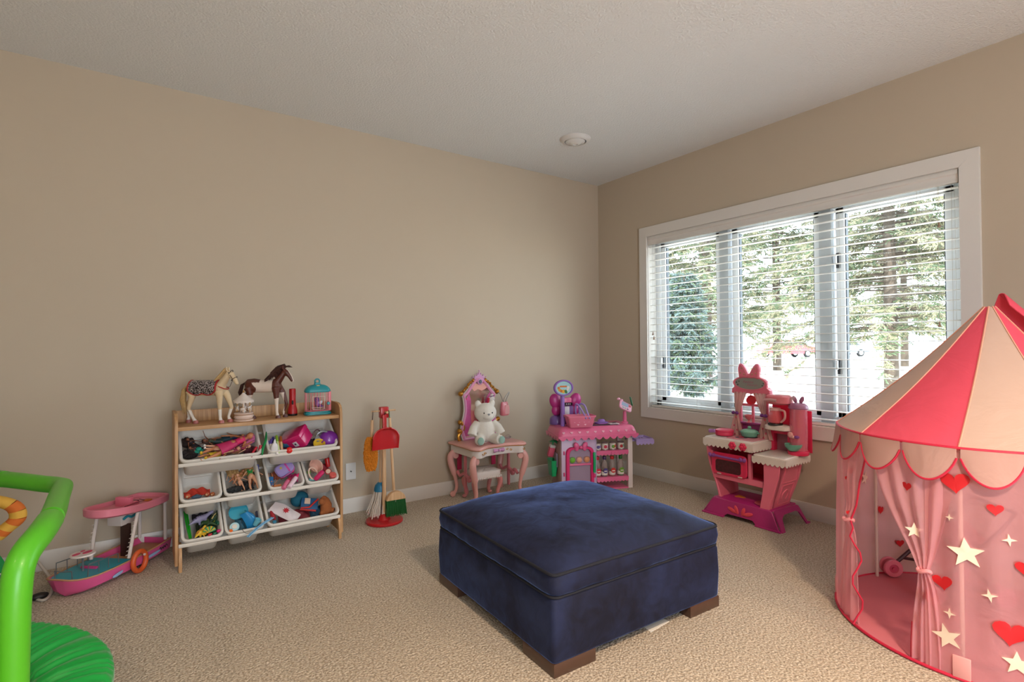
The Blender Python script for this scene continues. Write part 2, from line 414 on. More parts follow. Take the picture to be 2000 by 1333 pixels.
# recessed lamps in the ceiling behind the camera
M_bulb = mat('lamp_lens', 'ffe2b8', .4, emis=6)
for i, (x, y, p) in enumerate(((-1.3, -5.2, .6), (-2.7, -4.4, 1.9), (-5.2, -3.2, .15), (-4.9, -5.2, .35))):
    t = thing('recessed_lamp', 'recessed round ceiling lamp with a warm lens', 'ceiling lamp', (x, y, H), rot=(PI, 0, 0), group='recessed ceiling lamps')
    MB(M_plw).lathe([(.09, -.001), (.088, .005), (.07, .006), (.066, .0)], 32, caps=False).build('rim', t)
    MB(M_bulb).lathe([(.068, .001), (.0001, .002)], 32, caps=False).build('lens', t)
    area('lamp_light', (x, y, H-.03), (x, y, 0), .25, .25, LAMP_W*p, (1, .75, .53), 'DISK')
# soft ceiling fixture with a warm glow further back in the room
# ------------------------------------------------------------------ outside
M_gr = mat('dry_lawn', 'e2d8cc', 1, var=.15, vscale=.35)
struct(MB(M_gr).b2((.35, -60, -.2), (140, 90, -.02)).build('ground_outside'))
M_road = mat('street_asphalt', '9a9896', .9, var=.1, vscale=1)
def cpt(depth, lat, z):    # place by distance ahead and to the side of the viewpoint
    f = Vector((math.cos(YAW), math.sin(YAW), 0)); r = Vector((math.sin(YAW), -math.cos(YAW), 0))
    p = Vector((-3.669, -3.763, 0))+f*depth+r*lat; p.z = z; return p
fwd = Vector((math.cos(YAW), math.sin(YAW), 0)); rgt = Vector((math.sin(YAW), -math.cos(YAW), 0))
a, b_ = cpt(44, -10, 0), cpt(44, 70, 0); c_, d_ = cpt(54, -10, 0), cpt(54, 70, 0)
struct(MB(M_road).add([(p.x, p.y, -.019) for p in (a, b_, d_, c_)]+[(p.x, p.y, 0) for p in (a, b_, d_, c_)], [(0, 1, 2, 3), (4, 5, 6, 7), (0, 1, 5, 4), (1, 2, 6, 5), (2, 3, 7, 6), (3, 0, 4, 7)]).build('street'))
M_bark = mat('bark', '4a4038', .95, bump=.8, bscale=30, var=.2)
def needle_mat(n, c): return mat(n, c, .7, var=.25, vscale=3, transl=.3)
M_n1 = needle_mat('needles_pale', '86836a'); M_n2 = needle_mat('needles_green', '54644a'); M_n3 = needle_mat('needles_blue', '5a6c6c')
def spruce(loc, h, R, z0, mats, seed, nb=150, label='', droop=.35, dens=1.0, size=1.0, lean=0, top=1.0):
    rnd = random.Random(seed); t = thing('spruce_tree', label, 'tree', loc)
    tk = MB(M_bark).tube([(0, 0, 0), (0, 0, h*.5), (0, 0, h)], [.14*R/3, .1*R/3, .02], 10)
    fo = MB(*mats); br = MB(M_bark)
    for i in range(nb):
        q = rnd.random()**.85; z = z0+(h-z0)*q; L = R*(1-q*top)**.8*rnd.uniform(.7, 1.08)+.15; a = rnd.uniform(0, 2*PI)
        d = Vector((math.cos(a), math.sin(a), 0)); pts = []
        for k in range(6):
            s = k/5; pts.append(Vector((0, 0, z))+d*L*s+Vector((0, 0, -droop*L*s*s+.12*L*s)))
        br.tube(pts, [.022*size, .018*size, .013*size, .009*size, .006*size, .003], 5)
        side = Vector((-d.y, d.x, 0)); n = int(34*dens*L/2+6)
        for j in range(n):
            s = rnd.uniform(.15, 1.02); f = s*5; k = min(int(f), 4); base = pts[k].lerp(pts[k+1], f-k)
            ln = rnd.uniform(.12, .34)*size*(1.15-.5*s); sg = rnd.choice((-1, 1))
            dr = (d*rnd.uniform(.2, .9)+side*sg*rnd.uniform(.3, 1)+Vector((0, 0, rnd.uniform(-.9, .15)))).normalized()
            fo.m(rnd.choice(range(len(mats))))
            nn = Vector((rnd.gauss(0, 1), rnd.gauss(0, 1), rnd.gauss(0, 1))); w_ = dr.cross(nn).normalized()
            # a twig spray: several narrow needles-tufts along the twig
            for e in range(4):
                p = base+dr*ln*e/4; tip = p+(dr+w_*(.55 if e % 2 else -.55)).normalized()*ln*.45
                wv = dr.cross(w_).normalized()*.018*size
                fo.add([p-w_*.012*size, p+w_*.012*size, tip+wv, tip-wv*.2], [(0, 1, 2, 3)])
                fo.add([p-wv, p+wv, p+dr*ln*.4], [(0, 1, 2)])
    tk.build('trunk', t); br.build('branches', t); fo.build('foliage', t, smooth=0); return t
spruce(cpt(13, 9.3, -.02), 9, 3.6, 1.3, [M_n1, M_n2, M_n1], 3, 260, 'tall spruce with pale trunk seen through the right window pane', size=1.1)
spruce(cpt(19.5, 7.2, -.02), 14, 3.6, 1.6, [M_n1, M_n2], 5, 300, 'spruce with drooping boughs seen through the middle window pane', size=1.1)
spruce(cpt(11.5, 3.75, -.02), 2.7, .78, .1, [M_n3, M_n3, M_n2], 9, 240, 'dense dark blue-green evergreen shrub at the left window pane', droop=-.25, dens=2.3, size=.8)
spruce(cpt(32, 11.5, -.02), 18, 4.6, 2.0, [M_n1, M_n1], 11, 190, 'distant pale spruce behind the dark evergreen shrub', size=1.5)
spruce(cpt(27, 20, -.02), 12, 4, 1.5, [M_n1, M_n2], 12, 120, 'distant tall spruce at the right edge of the window', size=1.6)
spruce(cpt(22, 4.9, -.02), 15, 4.0, 1.8, [M_n1, M_n2], 21, 230, 'pale spruce seen at the left of the middle window pane', size=1.5)
spruce(cpt(24, 12.0, -.02), 16, 4.0, 2.2, [M_n1, M_n2], 22, 230, 'pale spruce behind the wide mullion between middle and right panes', size=1.5)
def parked_car(loc, rz, body, label, L=4.6, Hh=1.5, W=1.8):
    t = thing('parked_car', label, 'car', loc, rz)
    lo = [(-.5, .22), (-.49, .55), (-.44, .62), (-.30, .64), (-.20, .97), (.16, 1), (.34, .68), (.47, .60), (.5, .5), (.5, .2)]
    side = [(x*L, z*Hh) for x, z in lo]; r = []
    for y, k in ((-.5, .93), (-.46, 1), (.46, 1), (.5, .93)):
        r.append([(x*k, y*W, z if z < Hh*.66 else Hh*.64+(z-Hh*.64)*(1 if abs(y) < .48 else .9)) for x, z in side])
    MB(mat('carpaint_'+body, body, .25, coat=.6)).loft(r).build('body', t)
    g = MB(mat('car_glass', '2c3238', .1)); gs = [(-.27*L, .66*Hh), (-.19*L, .93*Hh), (.14*L, .95*Hh), (.29*L, .69*Hh)]
    g.prism(gs, W+.012, T=Matrix.Translation((0, W/2+.006, 0)) @ XZ); g.build('windows', t)
    for x in (-.31*L, .31*L):
        for y in (-W/2+.08, W/2-.08):
            wh = MB(mat('tyre', '1e1e20', .8), mat('hub', 'b0b2b6', .3, metal=.8)).lathe([(.12, -.11), (.3, -.11), (.33, -.08), (.33, .08), (.3, .11), (.12, .11)], 20, TR((x, y, .33), (PI/2, 0, 0)))
            wh.m(1).lathe([(.2, -.115), (.2, .115)], 14, TR((x, y, .33), (PI/2, 0, 0))); wh.build('wheel', t)
ca = math.atan2(rgt.y, rgt.x)
parked_car(cpt(47, 24.3, 0), ca+.15, 'b8242c', 'red parked car across the street seen through the blinds')
parked_car(cpt(48, 29.6, 0), ca+.1, '6f7f92', 'blue-grey parked car to the right of the red one')
# ------------------------------------------------------------------ ottoman
def velvet():
    m = bpy.data.materials.new('navy_velvet'); m.use_nodes = True; nt = m.node_tree; N = nt.nodes; L = nt.links; b = N['Principled BSDF']
    b.inputs['Roughness'].default_value = .75; b.inputs['Specular IOR Level'].default_value = .25
    b.inputs['Sheen Weight'].default_value = 1; b.inputs['Sheen Roughness'].default_value = .30
    tc = N.new('ShaderNodeTexCoord')
    n1 = N.new('ShaderNodeTexNoise'); n1.inputs['Scale'].default_value = 3.5; n1.inputs['Detail'].default_value = 6; n1.inputs['Distortion'].default_value = .9; L.new(tc.outputs['Object'], n1.inputs['Vector'])
    n2 = N.new('ShaderNodeTexNoise'); n2.inputs['Scale'].default_value = 14; n2.inputs['Detail'].default_value = 4; n2.inputs['Distortion'].default_value = 1.5; L.new(tc.outputs['Object'], n2.inputs['Vector'])
    ad = N.new('ShaderNodeMath'); ad.operation = 'MULTIPLY_ADD'; ad.inputs[1].default_value = .45; L.new(n2.outputs['Fac'], ad.inputs[0]); L.new(n1.outputs['Fac'], ad.inputs[2])
    cr = N.new('ShaderNodeValToRGB'); e = cr.color_ramp.elements; e[0].position = .52; e[1].position = .95
    e[0].color = (*hx('111120'), 1); e[1].color = (*hx('1e2542'), 1); L.new(ad.outputs[0], cr.inputs[0]); L.new(cr.outputs[0], b.inputs['Base Color'])
    c2 = N.new('ShaderNodeValToRGB'); e = c2.color_ramp.elements; e[0].position = .5; e[1].position = .95
    e[0].color = (*hx('34508c'), 1); e[1].color = (*hx('8fb0ff'), 1); L.new(ad.outputs[0], c2.inputs[0]); L.new(c2.outputs[0], b.inputs['Sheen Tint'])
    bp = N.new('ShaderNodeBump'); bp.inputs['Strength'].default_value = .15; bp.inputs['Distance'].default_value = .01; L.new(n2.outputs['Fac'], bp.inputs['Height']); L.new(bp.outputs[0], b.inputs['Normal']); return m
M_vel = velvet(); M_pipe = mat('navy_piping', '0c0f1c', .8)
ot = thing('ottoman', 'large square navy velvet storage ottoman in the middle of the carpet', 'ottoman', (-2.005, -1.856, 0), rz=-.028)
hw, hd = .472, .470
def soft_block(b, hx_, hy_, z0, z1, crown=0, r=.03, wr=0, n=28, seed=0):
    """upholstered block: rounded-square rings, crowned top, slight puckers"""
    rings = []
    def ring(k, z, j):
        out = []
        for (x, y) in rrect(2*(hx_-k), 2*(hy_-k), max(r-k*.5, .008), 5):
            out.append((x, y))
        pts = []
        m_ = len(out)
        for i in range(m_):       # resample sides so that puckers can live there
            a, c = Vector(out[i]), Vector(out[(i+1) % m_]); L_ = (c-a).length; s = max(1, int(L_/.03))
            for t in range(s): pts.append(a.lerp(c, t/s))
        return pts
    base = ring(0, 0, 0); c0 = len(base)
    for (k, z) in ((.012, z0), (.003, z0+.004), (0, z0+.012), (-.004, (z0+z1)/2), (0, z1-.012), (.003, z1-.004)):
        rr = []
        for i, p in enumerate(base):
            q = p*(1-k/hx_); w_ = wr*(noise.noise(Vector((p.x*18, p.y*18, seed+z*4)))) ; d = p.normalized()
            rr.append((q.x+d.x*w_, q.y+d.y*w_, z))
        rings.append(rr)
    for s in (.985, .95, .88, .75, .55, .3, .08):
        rr = []
        for p in base:
            q = p*s; cz = crown*(1-max(abs(q.x)/hx_, abs(q.y)/hy_)**2.5*.0-(1-(1-abs(q.x/hx_)**5)*(1-abs(q.y/hy_)**5)))
            rr.append((q.x, q.y, z1+cz+wr*.8*noise.noise(Vector((q.x*6, q.y*6, seed)))*(1-s)*2))
        rings.append(rr)
    return b.loft(rings)
bd = MB(M_vel); soft_block(bd, hw-.004, hd-.004, .045, .275, 0, .02, .002, seed=3); bd.build('body', ot, smooth=60)
cu = MB(M_vel); soft_block(cu, hw, hd, 0.282, .362, .082, .035, .007, seed=1); cu.build('seat_cushion', ot, smooth=60)
pp = [(x, y, .3605+.001*math.sin(i)) for i, (x, y) in enumerate(rrect(2*hw-.006, 2*hd-.006, .032, 6))]
MB(M_pipe).tube(pp, .0055, 8, closed=True).build('piping', ot)
pp = [(x, y, .279) for x, y in rrect(2*hw-.012, 2*hd-.012, .03, 6)]
MB(M_pipe).tube(pp, .005, 8, closed=True).build('lid_seam', ot)
M_foot = mat('walnut_foot', '4a3226', .35, var=.15, vscale=20, coat=.2)
for sx in (-1, 1):
    for sy in (-1, 1):
        f = MB(M_foot); out = [(0, 0), (.195, 0), (.195, .05), (.05, .05), (.05, .195), (0, .195)]
        out = [(sx*(hw-.006-x), sy*(hd-.006-y)) for x, y in out]
        if sx*sy > 0: out.reverse()
        f.prism(out, .048, bev=.002, z0=0); f.build('foot', ot)
pb = MB(mat('paper_white', 'e8e4dc', .8)); pb.prism([(0, 0), (.13, .01), (.125, .06), (.01, .05)], .0015, T=TR((-1.97, -2.30, .0), (0, 0, 0)))
tag(pb.build('paper_scrap'), 'white scrap of paper sticking out from under the ottoman', 'paper')
# ------------------------------------------------------------------ toy rack with nine bins
def wood_mat(name, c1, c2, axis=2, sc=26):
    m = bpy.data.materials.new(name); m.use_nodes = True; nt = m.node_tree; N = nt.nodes; L = nt.links; b = N['Principled BSDF']; b.inputs['Roughness'].default_value = .5
    tc = N.new('ShaderNodeTexCoord'); mp = N.new('ShaderNodeMapping'); s = [sc]*3; s[axis] = sc*.06; mp.inputs['Scale'].default_value = s
    L.new(tc.outputs['Object'], mp.inputs[0]); nz = N.new('ShaderNodeTexNoise'); nz.inputs['Scale'].default_value = 3; nz.inputs['Detail'].default_value = 8; L.new(mp.outputs[0], nz.inputs['Vector'])
    cr = N.new('ShaderNodeValToRGB'); cr.color_ramp.elements[0].position = .35; cr.color_ramp.elements[1].position = .65
    cr.color_ramp.elements[0].color = (*hx(c1), 1); cr.color_ramp.elements[1].color = (*hx(c2), 1); L.new(nz.outputs['Fac'], cr.inputs[0]); L.new(cr.outputs[0], b.inputs['Base Color']); return m
M_oak = wood_mat('oak_upright', 'a67a50', 'c79c6c', 2); M_oakx = wood_mat('oak_shelf', 'a67a50', 'c79c6c', 0)
M_rail = mat('white_rail', 'd6cfc6', .4); M_bin = mat('bin_plastic', 'd9d4cd', .42, var=.02, vscale=10)
rk = thing('toy_rack', 'oak coloured toy storage rack with white rails holding nine white bins', 'toy rack', (-3.09, -.195, 0))
for sx in (-1, 1):
    x = sx*.4325
    out = [(0, .03), (0, .825), (-.15, .830), (-.215, .826), (-.243, .812), (-.258, .79), (-.265, .76), (-.265, .03)]
    p = MB(M_oak); p.prism(out, .016, T=Matrix.Translation((x-.008, 0, 0)) @ YZ, bev=.002); p.build('side_panel', rk)
    f = MB(M_oak); xi = x-sx*.016
    f.prism([(-.285, 0), (-.287, .045), (-.275, .10), (-.255, .135), (-.2, .135), (-.2, .11), (-.235, .08), (-.262, .035), (-.268, 0)], .016, T=Matrix.Translation((xi-.008, 0, 0)) @ YZ, bev=.002)
    f.build('foot', rk)
    f = MB(M_oak); f.prism([(-.0, 0), (-.0, .12), (-.05, .12), (-.02, .05), (-.02, 0)], .016, T=Matrix.Translation((xi-.008, 0, 0)) @ YZ, bev=.002); f.build('foot', rk)
MB(M_oakx).b2((-.424, -.245, .735), (.424, -.001, .755), .0015).build('top_shelf', rk)
MB(M_oak).b2((-.424, -.014, .7551), (.424, -.002, .822), .0015).build('back_board', rk)
for z in (.555, .343, .131):
    r = MB(M_rail); r.b2((-.424, -.266, z-.010), (.424, -.254, z+.010), .004); r.build('front_rail', rk)
    r = MB(M_rail); r.cyl((-.424, -.028, z+.100), (.424, -.028, z+.100), .008, 12); r.build('rear_rail', rk)
TH = math.radians(34)
def bin_(label, x0, x1, zr):
    W, D, Hh = x1-x0, .272, .140
    t = thing('toy_bin', label, 'bin', ((x0+x1)/2, -.470, zr), rot=(TH, 0, 0), group='white plastic toy bins')
    def ring(w, d, r, z, cy=0): return [(x, y, z) for x, y in rrect(w, d, r, 5, 0, D/2+cy)]
    b = MB(M_bin)
    rings = [ring(W-.030, D-.030, .028, -.014), ring(W, D, .034, -.014), ring(W, D, .034, -.002), ring(W-.006, D-.006, .032, .0), ring(W-.022, D-.022, .026, -.001), ring(W-.030, D-.030, .024, -.006)]
    tin = (W-.068, D-.070)
    rings += [ring(tin[0]+.008, tin[1]+.008, .024, -Hh+.010), ring(tin[0]-.008, tin[1]-.008, .02, -Hh+.004)]
    b.loft(rings+[ring(.002, .002, .0008, -Hh+.004)], caps=False)
    # outer wall under the lip
    b.loft([ring(W-.026, D-.026, .03, -.012), ring(tin[0]+.014, tin[1]+.014, .027, -Hh+.006), ring(tin[0], tin[1], .024, -Hh), ring(.002, .002, .0008, -Hh)], caps=False)
    b.build('tub', t, smooth=50); return t
ROW = {1: .577, 2: .365, 3: .155}
bin_('wide white bin full of dolls on the top row of the rack', -3.508, -3.107, ROW[1])
bin_('wide white bin with markers and a magenta box on the top row', -3.078, -2.676, ROW[1])
bin_('nearly empty small white bin at the left end of the middle row', -3.508, -3.308, ROW[2])
bin_('small white bin with blonde and black haired dolls on the middle row', -3.301, -3.107, ROW[2])
bin_('small white bin with a purple case and two pink bottles on the middle row', -3.076, -2.873, ROW[2])
bin_('small white bin with pink toy dishes at the right end of the middle row', -2.866, -2.670, ROW[2])
bin_('small white bin with plastic animals at the left end of the bottom row', -3.502, -3.302, ROW[3])
bin_('small white bin with blue toys on the bottom row', -3.296, -3.096, ROW[3])
bin_('wide white bin with bags and a brown stuffed animal on the bottom row', -3.082, -2.668, ROW[3])

# ------------------------------------------------------------------ toy horses
def horse(name, label, loc, rz, coat, mane, hoof, matfn, mane_fn, step=0):
    t = thing(name, label, 'toy horse', loc, rz)
    b = MB(*coat)
    b.tube([(-.098, 0, .195), (-.085, 0, .198), (-.055, 0, .196), (0, 0, .190), (.05, 0, .192), (.085, 0, .196), (.100, 0, .200)], [.022, .037, .043, .038, .040, .040, .024], 14)
    b.tube([(.075, 0, .205), (.095, 0, .232), (.113, 0, .258), (.122, 0, .278)], [.034, .028, .023, .019], 12, flat=.75)
    b.tube([(.118, 0, .284), (.135, 0, .272), (.155, 0, .246), (.167, 0, .224), (.172, 0, .214)], [.018, .0215, .0155, .0125, .009], 12, flat=.8)
    for sy in (-1, 1): b.tube([(.116, sy*.010, .292), (.117, sy*.014, .306), (.119, sy*.013, .318)], [.006, .0065, .001], 8)
    legs = [(.078, -.022, (.082, .084, .086, .090)), (.078, .022, (.105, .128, .112, .118)), (-.078, -.022, (-.066, -.086, -.062, -.05)), (-.078, .022, (-.088, -.118, -.108, -.112))]
    ft = []
    for (x, y, xs) in legs:
        P_ = [(x, y, .185), (xs[0], y, .15), (xs[1], y, .085), (xs[2], y, .032), (xs[3], y, .012)]
        b.tube(P_, [.026, .018, .0105, .0080, .0115], 10); ft.append((xs[3], y))
    body = organic('body', b, .0034, t, 4, matfn)
    for (x, y) in ft:
        MB(hoof).lathe([(.0155, 0), (.0145, .006), (.0115, .017), (.0001, .019)], 14, TR((x+.003, y, 0))).build('hoof', t)
    m = MB(mane); mane_fn(m); m.build('mane', t, smooth=60)
    e = MB(mat('bead_black', '120d0c', .15))
    for sy in (-1, 1): e.sph((.138, sy*.0165, .268), .0036, 10, 8)
    e.build('eyes', t); return t
M_cream = mat('horse_cream', 'cfb692', .75, var=.12, vscale=25); M_sock = mat('horse_sock', 'ddd5cb', .7); M_hoofp = mat('hoof_pink', 'a8605a', .4)
M_blond = mat('blond_mane', 'c2a06c', .8, var=.25, vscale=90); M_choc = mat('horse_brown', '55261a', .45, var=.1, vscale=20); M_dmane = mat('dark_mane', '3a1a12', .5, var=.3, vscale=90); M_hoofd = mat('hoof_brown', '5a2f2a', .4)
rnd = random.Random(5)
def mane_cream(m):
    for i in range(16):    # short mane laid along the crest, plus a forelock
        s = i/15; x, z = .068+.052*s, .240+.060*s
        m.tube([(x, 0, z), (x-.012, -.010, z+.004), (x-.022, -.018, z-.012), (x-.030, -.020, z-.028)], [.006, .0065, .005, .001], 6)
    for k in range(22):    # tail
        dy = rnd.uniform(-.009, .009); dx = rnd.uniform(-.012, .012)
        m.tube([(-.100, dy*.4, .212), (-.122+dx*.4, dy, .190), (-.130+dx, dy, .13), (-.118+dx, dy*1.6, .065+rnd.uniform(-.02, .03))], [.005, .006, .0055, .001], 6)
h1 = horse('toy_horse', 'cream toy horse with a red trimmed sequin blanket on top of the rack', (-3.372, -.318, .755), math.radians(-32), [M_cream, M_sock], M_blond, M_hoofp,
           lambda c: 1 if (c.z < .075) else 0, mane_cream)
# sequin blanket with red binding, following the barrel
def seq_mat():
    m = bpy.data.materials.new('sequins'); m.use_nodes = True; nt = m.node_tree; N = nt.nodes; L = nt.links; b = N['Principled BSDF']; b.inputs['Roughness'].default_value = .3; b.inputs['Metallic'].default_value = .5
    v = N.new('ShaderNodeTexVoronoi'); v.inputs['Scale'].default_value = 420; tc = N.new('ShaderNodeTexCoord'); L.new(tc.outputs['Object'], v.inputs['Vector'])
    cr = N.new('ShaderNodeValToRGB'); cr.color_ramp.interpolation = 'CONSTANT'; e = cr.color_ramp.elements; e[0].color = (*hx('1b1216'), 1); e[1].position = .62; e[1].color = (*hx('d8d0d4'), 1)
    L.new(v.outputs['Color'], cr.inputs[0]); L.new(cr.outputs[0], b.inputs['Base Color']); return m
M_seq = seq_mat(); M_red = mat('red_binding', 'a01a1e', .6)
def blank(u, v):
    k_ = 1-.42*(1-math.sin(PI*min(max(u, .02), .98))**.45)-.16*math.exp(-((u-.5)/.13)**2); a = (v-.5)*2*2.5*k_; x = -.078+.148*u; r = .0465; dz = 0
    return (x, -math.sin(a)*r*1.02, .193+math.cos(a)*r+dz)
bk = MB(M_seq).sheet(blank, 12, 24, .0022); bko = bk.build('blanket', h1)
rb = MB(M_red); edge = [blank(i/12, 0) for i in range(13)]+[blank(1, j/24) for j in range(1, 25)]+[blank(1-i/12, 1) for i in range(1, 13)]+[blank(0, 1-j/24) for j in range(1, 24)]
rb.tube(edge, .0048, 6, closed=True)
rb.tube([(.057, -.030, .222), (.085, -.035, .205), (.112, -.026, .192), (.118, 0, .188), (.112, .026, .192), (.085, .035, .205), (.057, .03, .222)], .003, 6)
rb.build('binding', h1)
br = MB(mat('bridle_leather', '2c1c18', .5))
for (x, z, r, tl) in ((.154, .247, .0185, .95), (.133, .276, .0225, .5)):
    br.tube([(x+r*math.cos(a)*math.sin(tl), math.sin(a)*r*.85, z+r*math.cos(a)*math.cos(tl)*1.0) for a in [2*PI*k/16 for k in range(16)]], .0017, 6, closed=True)
for sy in (-1, 1): br.tube([(.128, sy*.018, .286), (.142, sy*.019, .264), (.152, sy*.0165, .246), (.148, sy*.014, .236)], .0016, 6)
br.tube([(.152, -.016, .238), (.140, -.022, .205), (.120, -.028, .198)], .0014, 6)
br.build('bridle', h1)
def mane_dark(m):
    for i in range(34):
        s = rnd.random(); x, z = .072+.056*s, .244+.062*s; sy = rnd.uniform(-1, .4)
        L_ = rnd.uniform(.8, 1.15)
        m.tube([(x+.004, 0, z-.004), (x-.006, sy*.012, z+.012), (x-.032*L_, sy*.020, z+.004), (x-.058*L_, sy*.026, z-.018-.01*s), (x-.072*L_, sy*.024, z-.042-.018*s)], [.006, .0075, .0075, .006, .001], 6)
    for k in range(8):
        m.tube([(.112, 0, .297), (.128, -.004+k*.001, .307), (.150, -.004+k*.001, .305+k*.0008), (.170, -.002, .302)], [.004, .005, .004, .001], 6)
    for k in range(16):
        dy = rnd.uniform(-.007, .007); dx = rnd.uniform(-.008, .008)
        m.tube([(-.098, dy*.4, .215), (-.118+dx*.4, dy, .20), (-.128+dx, dy, .155), (-.118+dx, dy*1.6, .115+rnd.uniform(-.01, .02))], [.004, .006, .0055, .001], 6)
def paint(c):
    if c.x > .118: return 1 if (c.x-.118)*.9+c.z*.35 > .118 and abs(c.y) < .008 else 0
    if c.z < .10: return 1
    if c.z > .20 and c.x > .085: return 0
    if c.x > .062 and c.z > .115 and (c.y < 0 or c.z > .15) and c.z > .12+.25*(c.x-.09): return 0
    if c.x < -.040+.012*math.sin(c.z*80) and c.z > .142+.05*max(0, -c.x-.07): return 0
    if -.062 < c.x < -.012 and c.z > .215: return 0
    return 1
M_pwhite = mat('horse_white', 'd9c8bb', .5)
horse('toy_horse', 'brown and white pinto toy horse beside the carousel on the rack', (-3.075, -.300, .755), math.radians(-28), [M_choc, M_pwhite], M_dmane, M_hoofd, paint, mane_dark)

# ------------------------------------------------------------------ carousel ornament
M_porc = mat('porcelain', 'd6bcae', .4, var=.04); M_porw = mat('porcelain_white', 'dccfc6', .35); M_rose = mat('rose_print', 'b5565a', .5); M_gold = mat('gold_trim', 'a9793a', .35, metal=.7)
ca_ = thing('music_carousel', 'small pale pink carousel ornament with tiny white horses between the two toy horses', 'ornament', (-3.188, -.352, .755))
c = MB(M_porc, M_porw, M_gold)
c.lathe([(.050, 0), (.052, .006), (.050, .010), (.047, .012), (.048, .018), (.051, .022), (.048, .026), (.047, .034), (.050, .040), (.052, .044), (.048, .048), (.0001, .048)], 32)
c.m(2).lathe([(.0515, .0102), (.0525, .0115), (.0515, .0128)], 32, caps=False).lathe([(.0515, .0362), (.0525, .0375), (.0515, .0388)], 32, caps=False); c.build('base', ca_)
MB(M_porw).lathe([(.009, .048), (.007, .06), (.0085, .075), (.006, .09), (.008, .112), (.01, .122)], 14).build('column', ca_)
rf = MB(M_porw, M_rose, M_gold)
for i in range(12):
    a0, a1 = 2*PI*i/12, 2*PI*(i+1)/12; am = (a0+a1)/2
    R0, R1 = .052, .004
    vs = []
    for (R, z) in ((R0, .108), (R0+.002, .118), (.03, .135), (.012, .152), (R1, .162)):
        vs += [(R*math.cos(a0), R*math.sin(a0), z), (R*1.03*math.cos(am), R*1.03*math.sin(am), z-(.006 if z < .11 else 0)), (R*math.cos(a1), R*math.sin(a1), z)]
    fs = []
    for k in range(4):
        for j in range(2): fs.append((k*3+j, k*3+j+1, k*3+4+j, k*3+3+j))
    rf.m(0).add(vs, fs); rf.m(1).sph((.051*math.cos(am), .051*math.sin(am), .110), .0035, 6, 5)
rf.m(2).sph((0, 0, .167), .005, 10, 8).cyl((0, 0, .16), (0, 0, .176), .0015, 6); rf.m(0).lathe([(.05, .112), (.0001, .118)], 24, caps=False); rf.build('roof', ca_)
for i in range(6):
    a = 2*PI*i/6+.3; T = TR((.038*math.cos(a), .038*math.sin(a), .072+.006*(i % 2)), (0, 0, a+PI/2))
    hh = MB(M_porw, M_gold)
    hh.sph((0, 0, 0), (.012, .005, .006), 10, 8, T=T); hh.tube([(.009, 0, .002), (.014, 0, .010), (.020, 0, .008)], [.004, .0032, .002], 7, T=T)
    for (x, d) in ((-.009, -.004), (-.006, .003), (.007, .004), (.009, .008)): hh.tube([(x, 0, -.002), (x+d*.3, 0, -.010), (x+d, 0, -.014)], [.0022, .0016, .0014], 6, T=T)
    hh.tube([(-.011, 0, .002), (-.017, 0, -.004)], [.002, .001], 5, T=T)
    hh.m(1).cyl((.038*math.cos(a), .038*math.sin(a), .048), (.038*math.cos(a), .038*math.sin(a), .112), .0009, 6); hh.build('carousel_horse', ca_)

# ------------------------------------------------------------------ flashlight
fl = thing('flashlight', 'red plastic flashlight standing on its lens on the rack', 'flashlight', (-2.905, -.285, .755))
MB(mat('flash_red', 'b0141a', .4)).lathe([(.028, .012), (.028, .030), (.0265, .040), (.0205, .062), (.0195, .075), (.0195, .158), (.0175, .166), (.0001, .167)], 28).build('barrel', fl)
MB(mat('flash_black', '16110f', .5)).lathe([(.026, 0), (.0275, .003), (.0275, .013), (.0001, .013)], 28).build('lens_ring', fl)
MB(MATS['flash_black']).sph((-.0035, -.0195, .082), (.006, .004, .014), 12, 8).build('switch', fl)

# ------------------------------------------------------------------ bird cage toy
M_teal = mat('teal_plastic', '1f8a92', .35); M_cpink = mat('cage_pink', 'd9737e', .35); M_cpk2 = mat('cage_cream', 'e2c7c0', .4)
bc = thing('toy_birdcage', 'pink barred toy birdcage with teal base and domed top on the rack', 'birdcage', (-2.765, -.322, .755), rz=-.08)
cw, cd = .148, .082
ba = MB(M_teal).prism(rrect(cw+.014, cd+.014, .03, 6), .014, bev=.003); ba.m(0).prism(rrect(cw, cd, .028, 6), .022, bev=.002); ba.build('base', bc)
bars = MB(M_cpink)
loop = rrect(cw-.004, cd-.004, .026, 5)
for z in (.026, .142): bars.tube([(x, y, z) for x, y in loop], .003, 8, closed=True)
dn = []
for i in range(len(loop)):
    a, b_ = Vector(loop[i]), Vector(loop[(i+1) % len(loop)]); n_ = max(1, round((b_-a).length/.0185))
    for k in range(n_): dn.append(a.lerp(b_, k/n_))
for p in [q_ for i_, q_ in enumerate(dn) if i_ == 0 or (q_-dn[i_-1]).length > .012 or i_ % 3 == 0]:
    if (p-Vector(dn[0])).length < 0: continue
    bars.cyl((p.x, p.y, .022), (p.x, p.y, .145), .0016, 6)
bars.build('bars', bc)
fr_ = MB(M_cpk2); fr_.tube([(-.035, -cd/2-.003, .035), (-.035, -cd/2-.003, .115), (.035, -cd/2-.003, .115), (.035, -cd/2-.003, .035)], .0026, 6, closed=True)
fr_.build('door_frame', bc)
MB(M_cpink).box((cw/2-.006, -cd/2+.010, .083), (.018, .012, .12), .004).build('corner_post', bc)
MB(M_teal).cyl((.058, -cd/2-.012, .070), (.058, -cd/2+.004, .070), .010, 18, bev=.002).build('button', bc)
dm = MB(M_teal)
dm.loft([[(x*s, y*s, z) for x, y in rrect(cw+.006, cd+.006, .03, 6)] for s, z in ((.96, .140), (1, .144), (1, .150), (.93, .162), (.78, .175), (.55, .184), (.28, .188), (.24, .19), (.24, .196), (.2, .2), (.05, .2))])
